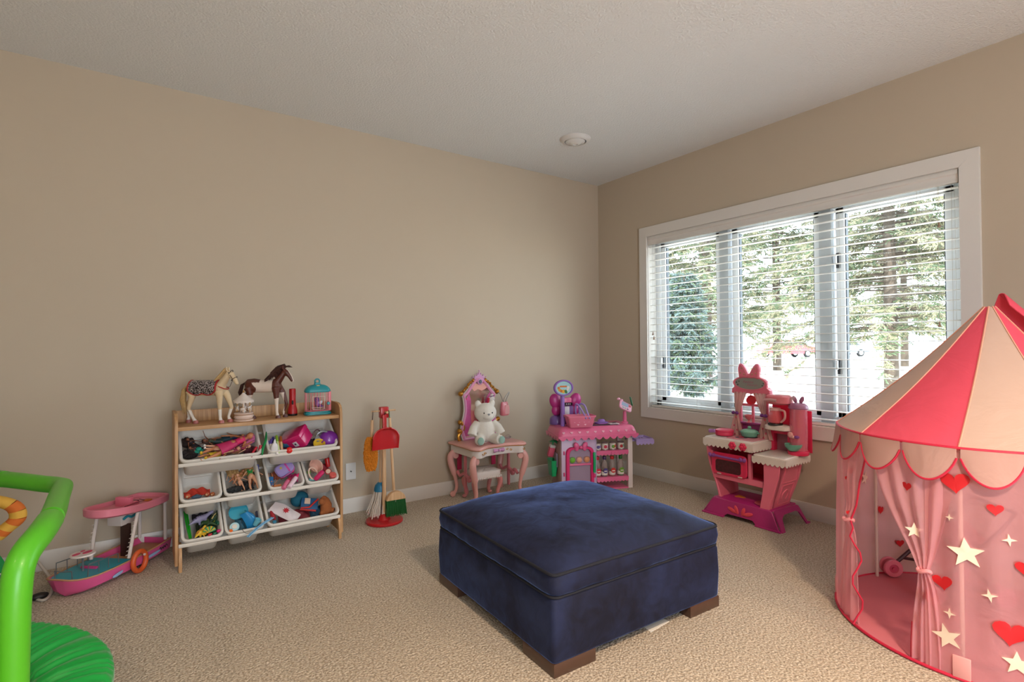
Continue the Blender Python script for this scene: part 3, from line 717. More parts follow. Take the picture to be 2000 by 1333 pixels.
dm.tube([(-.012, 0, .196), (-.014, 0, .212), (-.006, 0, .221), (.006, 0, .221), (.014, 0, .212), (.012, 0, .196)], .005, 8); dm.build('dome', bc)
MB(mat('bird_sticker', 'c2a06c', .5)).sph((0, -.024, .178), (.016, .006, .008), 14, 8).build('badge', bc)
MB(M_cpk2).cyl((-.034, -.01, .042), (.040, -.01, .042), .003, 8).build('perch', bc)
bd_ = thing('toy_bird', 'small lilac toy bird sitting inside the birdcage', 'toy bird', (-2.765, -.333, .801), rz=-.1)
M_lil = mat('lilac_bird', '8c5aa0', .5)
q = MB(M_lil); q.sph((0, 0, .022), (.018, .015, .022), 14, 10, rot=(0, -.25, 0)); q.sph((-.006, 0, .048), .0155, 14, 10); q.tube([(.010, 0, .012), (.028, 0, .004), (.040, 0, .002)], [.009, .006, .002], 8)
q.tube([(-.006, 0, .060), (-.004, 0, .070), (.002, 0, .074)], [.003, .0025, .001], 6); organic('body', q, .0022, bd_, 3)
MB(mat('bead_white', 'd8d8e0', .2)).sph((.014, -.012, .030), (.014, .004, .010), 12, 8, rot=(0, -.5, 0)).build('wing', bd_)
MB(MATS['bead_black']).sph((-.012, -.0135, .050), .0028, 8, 6).build('eye', bd_)
MB(mat('beak_yellow', 'd9a43a', .4)).lathe([(.0035, 0), (.0001, .009)], 8, align((-.019, 0, .048), (-.030, 0, .046))).build('beak', bd_)
ws = MB(mat('off_white_plastic', 'd5cdbf', .4)).box((0, 0, .022), (.012, .03, .044), .004); wo = ws.build('clip'); wo.location = (-2.680, -.27, .755); tag(wo, 'small off-white plastic piece between the birdcage and the rack side', 'plastic piece')
# ------------------------------------------------------------------ toys in the bins
TILT = Matrix.Rotation(TH, 3, 'X')
def orient(ax, up=(0, -.55, .83)):
    """rotation whose local X runs along ax and whose Z leans to up"""
    x = Vector(ax).normalized(); z = Vector(up); z = (z-x*z.dot(x)).normalized(); y = z.cross(x)
    return Matrix((x, y, z)).transposed()
SK = {'tan': 'b8764f', 'fair': 'cf9a7c', 'brown': '7c4a33'}
def doll(label, a, b, skin, hair, top=None, skirt=None, arms=((.5, .7), (-.5, .7)), spread=.012, hairlen=.06, hairfn=None, up=(0, -.55, .83), group=None, shoe=None):
    """fashion doll, feet at a, crown at b (world points)"""
    a = Vector(a); b = Vector(b); L = (b-a).length; k = L/.285
    M = Matrix.Translation(a) @ orient(b-a, up).to_4x4() @ Matrix.Diagonal((k, k*1.3, k*1.3, 1))
    t = thing('fashion_doll', label, 'doll'); t.matrix_world = M
    ms = mat('doll_skin_'+skin, SK[skin], .45); q = MB(ms)
    for s in (-1, 1):
        q.tube([(.003, s*(.004+spread), .010), (.012, s*(.006+spread), .001), (.05, s*(.008+spread*.9), 0), (.075, s*(.0075+spread*.8), 0), (.10, s*(.008+spread*.5), 0), (.15, s*.009, 0)], [.0035, .0045, .0075, .0062, .009, .011], 9)
    q.tube([(.14, 0, 0), (.158, 0, 0), (.175, 0, 0), (.19, 0, .001), (.208, 0, .002), (.218, 0, 0), (.235, 0, 0)], [.014, .016, .0105, .012, .015, .0095, .0048], 10)
    q.sph((.252, 0, .003), (.0185, .0145, .0155), 12, 8); q.sph((.249, 0, .017), (.003, .0022, .003), 6, 5)
    for s, (ar, fo) in zip((-1, 1), arms):
        sh = Vector((.214, s*.017, 0)); d1 = Vector((-math.cos(ar), s*math.sin(abs(ar)), .15*(1 if ar > 0 else -1))).normalized()
        el = sh+d1*.042; d2 = Vector((-math.cos(fo), s*math.sin(abs(fo))*.6, .6 if fo > 1 else .1)).normalized(); wr = el+d2*.036
        q.tube([sh, el, wr, wr+d2*.014], [.0058, .0046, .0034, .0042], 8); q.tube([wr+d2*.012, wr+d2*.020], [.0035, .002], 6)
    organic('body', q, .0030, t, 2)
    hm = mat('hair_'+hair, hair, .55, var=.35, vscale=120); h = MB(hm)
    h.sph((.258, 0, -.004), (.0185, .0175, .0175), 12, 8)
    rnd = random.Random(int(L*1e5))
    for i in range(16):
        y = rnd.uniform(-.014, .014); zz = rnd.uniform(-.016, -.002)
        h.tube([(.268, y*.8, -.004), (.258, y*1.4, zz), (.24-hairlen*.3, y*1.7+rnd.uniform(-.006, .006), zz-.003), (.24-hairlen, y*2+rnd.uniform(-.01, .01), zz-.002)], [.004, .006, .0055, .0012], 6)
    h.build('hair', t, smooth=60)
    if top:
        c = MB(mat('garment_'+top, top, .6, var=.1, vscale=60)); c.lathe([(.0145, 0), (.0125, .012), (.0150, .030), (.0165, .038), (.012, .046)], 14, TR((.172, 0, .0005), (0, PI/2, 0)), sc=(.95, 1.05)); c.build('top', t)
    if skirt:
        c = MB(mat('garment_'+skirt, skirt, .55, var=.15, vscale=60)); n = 14
        c.lathe([(.012, 0), (.0175, -.012), (.021, -.05), (.026, -.095), (.0245, -.095), (.019, -.05)], 20, TR((.176, 0, 0), (0, PI/2, 0)), sc=(.75, 1.1)); c.build('skirt', t)
    if shoe:
        c = MB(mat('shoe_'+shoe, shoe, .3))
        for s in (-1, 1): c.sph((.006, s*(.005+spread), .004), (.008, .005, .009), 8, 6)
        c.build('shoes', t)
    return t
# top left bin: dolls
doll('pink-haired doll in a hot pink top lying across the doll bin', (-3.403, -0.445, 0.588), (-3.124, -0.358, 0.672), 'tan', 'a8507a', 'c81f5c', 'b8285e', ((.6, 2.2), (-.9, .5)), shoe='c9a227')
doll('fair doll with crossed legs stretched along the front of the doll bin', (-3.393, -0.404, 0.633), (-3.198, -0.384, 0.596), 'fair', '8a5a3c', '7a1f4c', None, spread=.006, shoe='e6ddd8')
doll('doll with long yellow skirt under the crossed legs', (-3.421, -0.456, 0.581), (-3.248, -0.390, 0.597), 'tan', '5a3420', 'c8a92c', 'c8a92c')
doll('dark-haired doll in a black dress at the left end of the doll bin', (-3.391, -0.387, 0.602), (-3.474, -0.320, 0.681), 'brown', '2a1512', '2b2430', '1f1a22', hairlen=.09)
doll('brown-haired doll behind the black dress with her arm raised', (-3.248, -0.330, 0.640), (-3.402, -0.341, 0.659), 'brown', '3a2018', '33402c', '1f3a3a', ((2.4, 2.0), (-.5, .5)), hairlen=.07)
doll('doll in a navy blue gown lying at the back of the doll bin', (-3.349, -0.306, 0.648), (-3.166, -0.315, 0.659), 'tan', '2a1714', '1c2f6e', '173a4a')
doll('dark haired doll face up in the front left corner of the doll bin', (-3.335, -0.365, 0.603), (-3.473, -0.379, 0.633), 'brown', '1d100e', '3a2a3a', '2d2630', hairlen=.05)
doll('doll in a maroon dress in the right part of the doll bin', (-3.307, -0.389, 0.592), (-3.144, -0.380, 0.606), 'fair', '3a1c18', '8a1738', '7c1a3c')
# dark heads of hair and folded doll clothes that fill the doll bin
BK = dict(toy_tub=1.25, toy_slide=1.35, round_lid=1.2, blue_cup=1.2, toy_basin=1.25, toy_hoop=1.2, pink_paddle=1.3, toy_cup=1.15, red_tumbler=1.2, teal_clip=1.2, doll_bag=1.12, teal_shirt=1.35, cloth_book=1.4, crumpled_scarf=1.15, toy_bowl=1.15, toy_shell=1.25, toy_flower=1.4, blue_pouch=1.2, glue_bottle=1.1)
def small(name, label, cat, mb_or_fn, loc=(0, 0, 0), R=None, k=1, group=None):
    o = mb_or_fn.build(name); M = Matrix.Translation(loc)
    if R is not None: M = M @ R.to_4x4()
    o.matrix_world = M @ Matrix.Scale(k*BK.get(name, 1), 4); tag(o, label, cat, group); return o
for i, (p_, r_, c_, lb) in enumerate((((-3.463, -0.305, 0.649), (.034, .026, .026), '241310', 'dark brown doll wig heaped in the back left corner of the doll bin'), ((-3.456, -0.374, 0.596), (.040, .030, .022), '1d1416', 'black doll wig in the front left corner of the doll bin'), ((-3.309, -0.311, 0.627), (.05, .028, .02), '22281f', 'dark olive doll dress bunched at the middle of the doll bin'), ((-3.197, -0.301, 0.627), (.06, .024, .018), '1a2440', 'dark navy doll skirt under the pink-haired doll'), ((-3.160, -0.382, 0.579), (.035, .025, .02), '4a1424', 'dark red doll dress at the front right of the doll bin'))):
    wg = MB(mat('heap_'+c_, c_, .7, var=.4, vscale=60)); rr = random.Random(i)
    wg.sph((0, 0, 0), r_, 18, 12)
    for k in range(26):
        a = rr.uniform(0, 2*PI); b0 = Vector((r_[0]*.8*math.cos(a), r_[1]*.8*math.sin(a), r_[2]*.4)); wg.tube([b0*.5+Vector((0, 0, r_[2]*.6)), b0+Vector((0, 0, r_[2]*.3)), b0*1.3-Vector((0, 0, .004))], [.006, .007, .002], 5)
    small('doll_wig' if 'wig' in lb else 'doll_clothes', lb, 'doll hair' if 'wig' in lb else 'doll clothes', wg, p_, TILT)
small('doll_hat', 'teal doll hat among the dark haired dolls', 'doll hat', MB(mat('teal_hat', '1a8a78', .5)).lathe([(.024, 0), (.023, .003), (.014, .005), (.013, .014), (.008, .018), (.0001, .019)], 18), (-3.415, -0.382, 0.615), TILT)
for i, (p1, p2, lb) in enumerate((((-3.155, -0.455, 0.584), (-3.171, -0.454, 0.560), 'pair-less red doll boot at the right end of the doll bin, left of the other boot'), ((-3.121, -0.438, 0.583), (-3.130, -0.443, 0.556), 'red doll boot beside the right wall of the doll bin'))):
    b = MB(mat('boot_red', 'b0162e', .25)); a_, c_ = Vector(p1), Vector(p2)
    b.tube([a_+(a_-c_)*1.2, a_, c_, c_+Vector((.012, -.006, 0))], [.0075, .006, .0055, .004], 10); tag(b.build('doll_boot'), lb.replace('pair-less ', ''), 'doll boot')
# top right bin
cm = MB(mat('comb_green', '12904f', .3, coat=.5)); P_ = bez([(-3.062, -0.322, 0.674), (-3.078, -0.397, 0.637), (-3.102, -0.452, 0.600), (-3.113, -0.487, 0.567)], 5)
cm.tube(P_, [.002+.0055*math.sin(PI*min(1, (i+.6)/len(P_))) for i in range(len(P_))], 8, flat=.35); tag(cm.build('plastic_leaf'), 'shiny green curved plastic leaf sticking out between the two top bins', 'plastic leaf')
cols = ['ddd8d2', 'cfe0a0', 'e8e4e0', 'dfd9d6', 'e2b58c', 'e6e0dc', '5a54a0', 'e0dcd6']
caps_ = ['5a4aa8', '8fbf3a', '3c8a6a', '6a5ab0', 'b8642e', 'd08a3c', '3a3a90', '4a9a4a']
cn = ['violet', 'lime green', 'sea green', 'lavender', 'brown', 'orange', 'dark blue', 'leaf green']
mx_ = [(526, 886, 530, 856), (546, 884, 540, 852), (533, 884, 536, 858), (528, 880, 524, 862), (550, 880, 547, 853), (542, 888, 546, 862), (537, 882, 532, 854), (549, 886, 550, 868)]
mpts = [((-3.068, -0.445, 0.566), (-3.044, -0.377, 0.637)), ((-3.019, -0.463, 0.566), (-3.013, -0.362, 0.653)), ((-3.047, -0.452, 0.568), (-3.026, -0.386, 0.630)), ((-3.053, -0.426, 0.567), (-3.058, -0.375, 0.626)), ((-2.999, -0.445, 0.566), (-2.991, -0.365, 0.645)), ((-3.032, -0.472, 0.560), (-3.003, -0.382, 0.621)), ((-3.033, -0.422, 0.564), (-3.030, -0.346, 0.643)), ((-3.004, -0.444, 0.555), (-2.986, -0.384, 0.607))]
for i, (a_, b_) in enumerate(mpts):
    m_ = MB(mat('marker_'+cols[i], cols[i], .4)); a_, b_ = Vector(a_), Vector(b_)
    t = thing('marker_pen', 'marker pen with a %s cap in the top right bin' % cn[i], 'marker', a_); t.matrix_world = align(a_, b_)
    L_ = (b_-a_).length; m_.lathe([(.006, 0), (.007, .004), (.007, L_*.62), (.0001, L_*.62)], 12); m_.build('barrel', t)
    MB(mat('cap_'+caps_[i], caps_[i], .35)).lathe([(.0075, L_*.62), (.0075, L_*.95), (.004, L_), (.0001, L_)], 12).build('cap', t)
gl_ = MB(mat('glue_white', 'd9d6d8', .4)); gl_.loft([[(x*s, y*s*.7, z) for x, y in rrect(.036, .036, .012, 4)] for s, z in ((.85, 0), (1, .006), (1, .045), (.7, .06), (.35, .066), (.3, .078), (.12, .088))])
small('glue_bottle', 'white squeeze bottle in front of the markers', 'bottle', gl_, (-3.043, -0.442, 0.556), orient((1, 0, 0), (.0, -.3, .9)))
M_mag = mat('magenta_box', 'c01862', .3, coat=.3)
bx = thing('toy_box', 'shiny magenta lidded box with a small label tilted in the top right bin', 'toy box'); RX = orient((.80, -.50, -.28), (-.45, .25, .86))
bx.matrix_world = Matrix.Translation((-2.906, -0.377, 0.622)) @ (Matrix.Rotation(math.radians(-38), 3, 'Z') @ Matrix.Rotation(math.radians(30), 3, 'X') @ Matrix.Rotation(math.radians(-24), 3, 'Y')).to_4x4()
MB(M_mag).box((0, 0, -.012), (.155, .102, .066), .004, taper=(.94, .94)).build('box', bx)
MB(mat('magenta_lid', 'c9206a', .3, coat=.3)).box((0, 0, .034), (.160, .107, .026), .004).build('lid', bx)
MB(mat('box_label', 'c9c6d2', .4), mat('label_ink', '3a3648', .5)).box((.02, -.0525, -.006), (.028, .003, .034), .001).m(1).box((.02, -.0535, -.004), (.012, .003, .012), .001).build('label_plate', bx)
ball = MB(mat('ball_red', 'd8201c', .25, coat=.4)).sph((0, 0, 0), .019, 20, 14); small('toy_ball', 'small glossy red ball in front of the magenta box', 'ball', ball, (-2.962, -0.457, 0.573))
bp_ = MB(mat('blue_fold', '1c5a80', .7, var=.2, vscale=30)).sph((0, 0, 0), (.03, .022, .02), 14, 10); small('blue_pouch', 'crumpled blue cloth pouch behind the red ball', 'pouch', bp_, (-2.954, -0.367, 0.595))
yb = MB(mat('bowl_yellow', 'c9a41e', .4)).lathe([(.012, 0), (.022, .006), (.030, .022), (.031, .026), (.028, .024), (.020, .010), (.0001, .006)], 24, caps=False); small('toy_bowl', 'small mustard yellow toy bowl in the top right bin', 'bowl', yb, (-2.784, -0.413, 0.570), Matrix.Rotation(math.radians(48), 3, 'X'))
pu = thing('toy_helmet', 'purple rounded toy helmet with grey strap at the right end of the top right bin', 'toy helmet', (-2.715, -0.376, 0.595)); pu.scale = (1.4, 1.4, 1.4)
q = MB(mat('helmet_purple', '7a2a9a', .3, coat=.4)).sheet(lambda u, v: ((.046*math.sin(PI*(.08+.84*v))*math.cos(2*PI*u)), .046*math.sin(PI*(.08+.5*v))*math.sin(2*PI*u)*.9, .042*math.cos(PI*(.08+.5*v))), 24, 12, .004)
q = MB(MATS['helmet_purple']).lathe([(.042, -.012), (.044, 0), (.041, .018), (.030, .034), (.014, .042), (.0001, .043), (.0001, .038), (.012, .037), (.026, .030), (.036, .016), (.039, 0), (.038, -.012)], 28, TR((0, 0, 0), (2.1, .5, 0)), caps=False); q.build('shell', pu)
MB(mat('grey_strap', '8f9499', .35, metal=.4)).tube(bez([(-.055, -.012, .012), (-.050, -.016, .034), (-.028, -.016, .044), (-.006, -.014, .036), (.004, -.016, .022)], 5), .0045, 8).lathe([(.012, -.004), (.014, 0), (.012, .004), (.0001, .005)], 18, TR((-.05, -.016, .012), (1.0, .3, 0))).build('strap', pu)
hb = MB(mat('headband_mauve', '6a4a50', .5)).tube([(.032*math.cos(a), .008*math.sin(a*2), .032*math.sin(a)) for a in [PI*k/14 for k in range(15)]], .0035, 8); small('headband', 'mauve arched headband behind the purple helmet', 'headband', hb, (-2.784, -0.380, 0.634), Matrix.Rotation(.3, 3, 'Z'))
# middle row, left bin: red and orange little toys
sb = MB(mat('scarf_red', 'b5301f', .8), mat('scarf_blue', '3a5a80', .8)); 
sb.sheet(lambda u, v: (-.055+.11*u, -.018+.036*v, .020*math.sin(PI*u)*(.7+.3*v)+.006*math.sin(u*16+v*3)+.004), 22, 6, .004)
small('crumpled_scarf', 'crumpled red toy scarf in the nearly empty bin', 'scarf', sb, (-3.418, -0.320, 0.361), TILT)
for (p_, r_, c_, lb, nm) in (((-3.464, -0.344, 0.362), .014, 'c8502e', 'round orange toy face at the left of the nearly empty bin', 'orange_critter'), ((-3.371, -0.342, 0.358), .014, 'b5492c', 'round rust red toy face in the nearly empty bin', 'orange_critter'), ((-3.345, -0.340, 0.353), .012, 'c46a3c', 'small orange toy face at the right of the nearly empty bin', 'orange_critter')):
    t = thing(nm, lb, 'toy', p_); MB(mat('toy_'+c_, c_, .6)).sph((0, 0, 0), (r_, r_*.7, r_), 16, 12).build('head', t)
    MB(mat('toy_e8c8a0', 'd9b58c', .6)).sph((-.004, -r_*.55, -.001), (r_*.45, r_*.3, r_*.45), 10, 8).sph((.005, -r_*.52, .002), (.003, .003, .003), 8, 6).build('muzzle', t)
bl_ = MB(mat('toy_slate', '4a627a', .7)).sph((0, 0, 0), (.026, .014, .012), 14, 10); small('blue_creature', 'slate blue soft toy beside the red scarf', 'toy', bl_, (-3.423, -0.352, 0.354))
# middle row, second bin: bare dolls, head down
doll('bare-legged doll lying legs down over the middle row bin', (-3.198, -0.415, 0.362), (-3.220, -0.308, 0.447), 'fair', 'b98a5a', None, None, spread=.006)
doll('doll with long tan legs and green top at the back of the second middle bin', (-3.142, -0.432, 0.363), (-3.151, -0.246, 0.477), 'fair', 'c29a5c', '2c9a4a', None, spread=.013)
doll('blonde doll curled at the left of the second middle bin', (-3.257, -0.355, 0.403), (-3.168, -0.250, 0.450), 'tan', 'c2955a', None, None, ((.6, 2.0), (-.9, .5)), hairlen=.1)
hr = MB(mat('hair_black', '0f1114', .5, var=.3, vscale=90)); rnd = random.Random(8); O = Vector((-3.244, -0.417, 0.379))
for i in range(46):
    a = rnd.uniform(-.2, 1.0); l = rnd.uniform(.03, .06); st = O+Vector((rnd.uniform(-.022, .035), rnd.uniform(-.004, .012), rnd.uniform(-.012, .012)))
    hr.tube([st, st+Vector((-l*.5, -.006, .004*rnd.uniform(-1, 2))), st+Vector((-l, -.010, -.012+rnd.uniform(-.012, .012)))], [.0045, .004, .0007], 5)
hr.sph(O+Vector((.012, .008, 0)), (.028, .018, .018), 14, 10); tag(hr.build('doll_wig', smooth=60), 'glossy black doll hair spilling over the rim of the second middle bin', 'doll hair')
rb_ = MB(mat('ribbon_blue', '36408c', .5)).sheet(lambda u, v: (.012*(v-.5)+.010*u, -.0+.01*u, .0-.11*u), 12, 2, .0015); small('blue_ribbon', 'navy blue ribbon hanging between the second and third middle bins', 'ribbon', rb_, (-3.107, -0.302, 0.481))
# middle row, third bin
M_lilp = mat('lilac_plastic', '8a78b8', .4)
cs = thing('toy_case', 'round-cornered lilac zip case with pink trim in the third middle bin', 'toy case'); cs.matrix_world = Matrix.Translation((-2.961, -0.326, 0.435)) @ (Matrix.Rotation(math.radians(-28), 3, 'Y') @ Matrix.Rotation(math.radians(52), 3, 'X')).to_4x4() @ Matrix.Scale(1.2, 4)
MB(M_lilp).prism(rrect(.085, .062, .022, 6), .022, bev=.006, z0=-.024).build('lower_shell', cs); MB(mat('lilac_lid', '9c8cc8', .4)).prism(rrect(.087, .064, .022, 6), .022, bev=.007, z0=.002).build('lid', cs)
MB(mat('case_pink', 'c8489a', .4)).tube([(x, y, 0) for x, y in rrect(.086, .063, .022, 6)], .0028, 8, closed=True).prism([(.01, -.032), (.018, -.032), (.018, .032), (.01, .032)], .003, z0=.022).build('trim', cs)
MB(mat('case_yellow', 'c9b040', .4)).prism(star(.009), .0012, T=TR((-.012, .008, .0238))).build('star_print', cs)
def squeeze(label, a_, b_, body, tip):
    a_, b_ = Vector(a_), Vector(b_); L_ = (b_-a_).length; t = thing('squeeze_bottle', label, 'bottle', a_); t.matrix_world = align(a_, b_)
    MB(mat('sq_'+body, body, .35)).lathe([(.010, 0), (.0135, .003), (.0135, L_*.62), (.012, L_*.68), (.0001, L_*.68)], 18).build('body', t)
    MB(mat('sq_'+tip, tip, .3)).lathe([(.0125, L_*.68), (.0115, L_*.74), (.005, L_*.92), (.0015, L_), (.0001, L_)], 18).build('nozzle', t)
squeeze('pink toy squeeze bottle with a red nozzle', (-3.000, -0.475, 0.358), (-2.948, -0.416, 0.404), 'd06a8c', 'b51a2c')
squeeze('pale toy squeeze bottle with a hot pink nozzle', (-2.971, -0.484, 0.362), (-2.895, -0.401, 0.418), 'dcc0cc', 'd81a66')
doll('small doll with a blue dress upside down at the left of the third middle bin', (-3.046, -0.337, 0.427), (-3.047, -0.433, 0.351), 'tan', '9a4a20', '1d5f96', '1d5f96', hairlen=.03)
ca2 = MB(mat('card_print', 'b8703c', .5, var=.4, vscale=60)).prism(rrect(.04, .03, .004), .002, bev=.0005); small('picture_card', 'small printed card with orange picture at the front of the third middle bin', 'card', ca2, (-3.020, -0.434, 0.362), Matrix.Rotation(.9, 3, 'X'))
mg = MB(mat('sq_d81a66', 'c81a70', .35)).sph((0, 0, 0), .012, 12, 8); small('magenta_bead', 'magenta round knob behind the squeeze bottles', 'knob', mg, (-2.920, -0.340, 0.425))
# middle row, right bin: pink dishes
ba_ = MB(mat('basket_cream', 'd6aa9c', .4)).lathe([(.022, 0), (.026, .004), (.034, .030), (.036, .034), (.032, .032), (.024, .006), (.0001, .005)], 28, caps=False); small('toy_basin', 'cream round toy basin lying open in the right middle bin', 'basin', ba_, (-2.800, -0.345, 0.422), Matrix.Rotation(.95, 3, 'X') @ Matrix.Rotation(.3, 3, 'Y'))
rg = MB(mat('ring_cream', 'd9b8a8', .4)).tube([(.024*math.cos(a), .011*math.sin(a)*0+.0, .034*math.sin(a)) for a in [2*PI*k/24 for k in range(24)]], .004, 8, closed=True); small('toy_hoop', 'thin cream plastic hoop leaning on the basin', 'hoop', rg, (-2.814, -0.410, 0.405), Matrix.Rotation(-.5, 3, 'Y') @ Matrix.Rotation(.5, 3, 'Z'))
small('green_ball', 'bright lime green little ball inside the right middle bin', 'ball', MB(mat('lime', '6cb01e', .4)).sph((0, 0, 0), .011, 14, 10), (-2.835, -0.386, 0.412))
small('pink_paddle', 'hot pink flat paddle shaped toy in the right middle bin', 'paddle', MB(mat('hot_pink', 'c81e62', .35)).loft([[(x*s, y*s, z) for x, y in rrect(.055, .022, .0105, 5)] for s, z in ((.8, 0), (1, .003), (1, .008), (.8, .011))]), (-2.782, -0.427, 0.391), Matrix.Rotation(-.75, 3, 'Y') @ Matrix.Rotation(.8, 3, 'X'))
small('toy_cup', 'coral toy cup in the front right corner of the right middle bin', 'cup', MB(mat('coral', 'd4625c', .4)).lathe([(.0125, 0), (.016, .002), (.018, .022), (.0165, .024), (.0001, .023)], 22), (-2.704, -0.423, 0.369), Matrix.Rotation(.6, 3, 'X'))
cu_ = thing('toy_compact', 'open red toy compact with a cream disc', 'toy compact', (-2.721, -0.394, 0.401), rot=(1.0, -.35, 0)); MB(mat('compact_red', 'b02a34', .4)).lathe([(.018, 0), (.019, .004), (.016, .006), (.0001, .006)], 22).build('shell', cu_); MB(mat('compact_cream', 'd8bba8', .5)).lathe([(.014, .006), (.014, .009), (.0001, .009)], 22).build('disc', cu_)
small('red_tumbler', 'tall glossy red tumbler at the back of the right middle bin', 'tumbler', MB(mat('tumbler_red', 'b0181c', .3)).lathe([(.011, 0), (.013, .045), (.0115, .047), (.0001, .04)], 18), (-2.703, -0.331, 0.419), Matrix.Rotation(-.15, 3, 'Y'))
small('teal_clip', 'pale teal plastic clip at the front of the right middle bin', 'clip', MB(mat('pale_teal', '6fa6aa', .4)).box((0, 0, 0), (.034, .014, .008), .003), (-2.823, -0.421, 0.371), Matrix.Rotation(.3, 3, 'Y') @ TILT)
small('red_bauble', 'dark red round bauble behind the pink paddle', 'bauble', MB(mat('bauble', '9a1f2c', .3)).sph((0, 0, 0), .012, 14, 10), (-2.741, -0.310, 0.433))
# bottom row, left bin: animals and green things
gp = MB(mat('grass_green', '14901e', .35)); a_, b_ = Vector((-3.473, -0.284, 0.265)), Vector((-3.462, -0.453, 0.163))
gp.tube([a_+Vector((-.004, 0, 0)), (a_+b_)/2+Vector((-.004, -.004, 0)), b_], .0052, 8).tube([a_+Vector((.006, 0, 0)), (a_+b_)/2+Vector((.006, -.006, .002)), b_+Vector((.005, 0, 0))], .0045, 8); tag(gp.build('toy_reed'), 'long bright green plastic reed along the left side of the animal bin', 'toy reed')
def critter(label, loc, rz, c1, c2, k, name='toy_dinosaur', cat='toy animal', spikes=None):
    t = thing(name, label, cat, loc, rot=(.35, 0, rz)); t.scale = (k*1.2, k*1.2, k*1.2)
    q = MB(mat('critter_'+c1, c1, .5)); q.tube([(-.045, 0, .006), (-.03, 0, .012), (-.01, 0, .018), (.012, 0, .018), (.026, 0, .024), (.036, 0, .030)], [.002, .006, .012, .011, .007, .006], 10); q.sph((.040, 0, .031), (.010, .007, .007), 10, 8)
    for x in (-.012, .014):
        for s in (-1, 1): q.tube([(x, s*.008, .014), (x+.003, s*.010, .005), (x+.005, s*.010, 0)], [.0055, .004, .0045], 7)
    organic('body', q, .0022, t, 2)
    sp = MB(mat('critter_'+c2, c2, .5))
    for i in range(7): x = -.03+.009*i; sp.lathe([(.003, 0), (.0001, .009)], 6, TR((x, 0, .020+.006*math.sin(i*.55)), (0, 0, 0)))
    sp.build('crest', t); return t
critter('lilac grey plastic animal at the back of the animal bin', (-3.409, -0.351, 0.208), .6, '8a86a6', '5a5678', 1.25)
critter('dark green plastic dinosaur near the centre of the animal bin', (-3.380, -0.362, 0.182), 2.6, '2a4a26', '6a7a2a', 1.1)
critter('dark green plastic crocodile at the back right of the animal bin', (-3.346, -0.340, 0.203), 1.2, '1e3a24', 'c9b070', 1.1)
critter('yellow plastic giraffe-coloured animal at the front of the animal bin', (-3.420, -0.435, 0.163), 1.1, 'd9b02c', 'a0522a', .95)
critter('small yellow plastic animal beside the purple flower', (-3.401, -0.439, 0.160), -.6, 'cfa62a', 'e0c050', .6)
fw_ = MB(mat('toy_violet', '5a2c6a', .5)); [fw_.sph((.010*math.cos(a), .010*math.sin(a), .002), (.008, .008, .003), 10, 6, rot=(0, 0, a)) for a in [2*PI*k/6 for k in range(6)]]; small('toy_flower', 'purple plastic flower in the animal bin', 'toy flower', fw_, (-3.397, -0.420, 0.179), TILT)
ss = MB(mat('shell_green', '3a9a6a', .4), mat('shell_yellow', 'd9b840', .4))
for i in range(9):
    a = math.radians(20+140*i/8); ss.m(i % 2).tube([(0, 0, 0), (.026*math.cos(a), 0, .026*math.sin(a))], [.003, .0048], 7)
small('toy_shell', 'green and yellow striped fan shell in the animal bin', 'toy shell', ss, (-3.370, -0.438, 0.173), Matrix.Rotation(.2, 3, 'X'))
for p_, c_, lb in (((-3.328, -0.441, 0.171), 'c81e6a', 'magenta blossom bead at the right of the animal bin'), ((-3.371, -0.455, 0.162), 'b01a2c', 'red berry bead at the front of the animal bin'), ((-3.346, -0.440, 0.160), '1f6a4a', 'dark green berry bead beside the magenta blossom')):
    small('plastic_bead', lb, 'bead', MB(mat('bead_'+c_, c_, .4)).sph((0, 0, 0), .009, 12, 8).sph((.007, 0, .003), .006, 10, 8), p_)
critter('teal plastic frog at the right wall of the animal bin', (-3.326, -0.371, 0.182), 2.0, '2a6a54', '2a4a3a', .7)
# bottom row, second bin: blue things
M_bl1 = mat('sky_plastic', '3aa6bf', .35); M_bl2 = mat('azure_plastic', '1c7fb8', .3)
tb = MB(M_bl1, mat('drain_grey', '55727a', .4)).loft([[(x*s, y*s, z) for x, y in rrect(.078, .062, .028, 6)] for s, z in ((1, .012), (1.04, .012), (1.04, .016), (.98, .016), (.86, .002), (.3, 0))], caps=True); tb.m(1).lathe([(.007, .002), (.007, .005), (.0001, .005)], 14)
small('toy_tub', 'sky blue oval doll bathtub in the blue toy bin', 'toy tub', tb, (-3.211, -0.317, 0.219), Matrix.Rotation(-.2, 3, 'Y') @ Matrix.Rotation(1.0, 3, 'X'))
sh = MB(M_bl2); sh.sheet(lambda u, v: (.020*math.cos(PI*(v-.5)*1.1)+.010*math.sin(PI*u)-.012, -.026+.052*v*(.3+.7*math.sin(PI*(.1+.8*u))), -.045+.09*u), 14, 10, .003)
small('toy_slide', 'curved azure blue slide piece standing in the blue toy bin', 'toy slide', sh, (-3.157, -0.388, 0.185), Matrix.Rotation(-.35, 3, 'Y') @ Matrix.Rotation(-.9, 3, 'Z'))
lid = MB(mat('disc_aqua', 'a8cdd6', .35), mat('disc_cream', 'd9d0c4', .4)).lathe([(.020, 0), (.021, .004), (.019, .007), (.0001, .007)], 26).m(1).lathe([(.011, .007), (.011, .009), (.0001, .009)], 20); small('round_lid', 'pale aqua round lid with cream centre in the blue toy bin', 'lid', lid, (-3.247, -0.429, 0.173), Matrix.Rotation(.95, 3, 'X'))
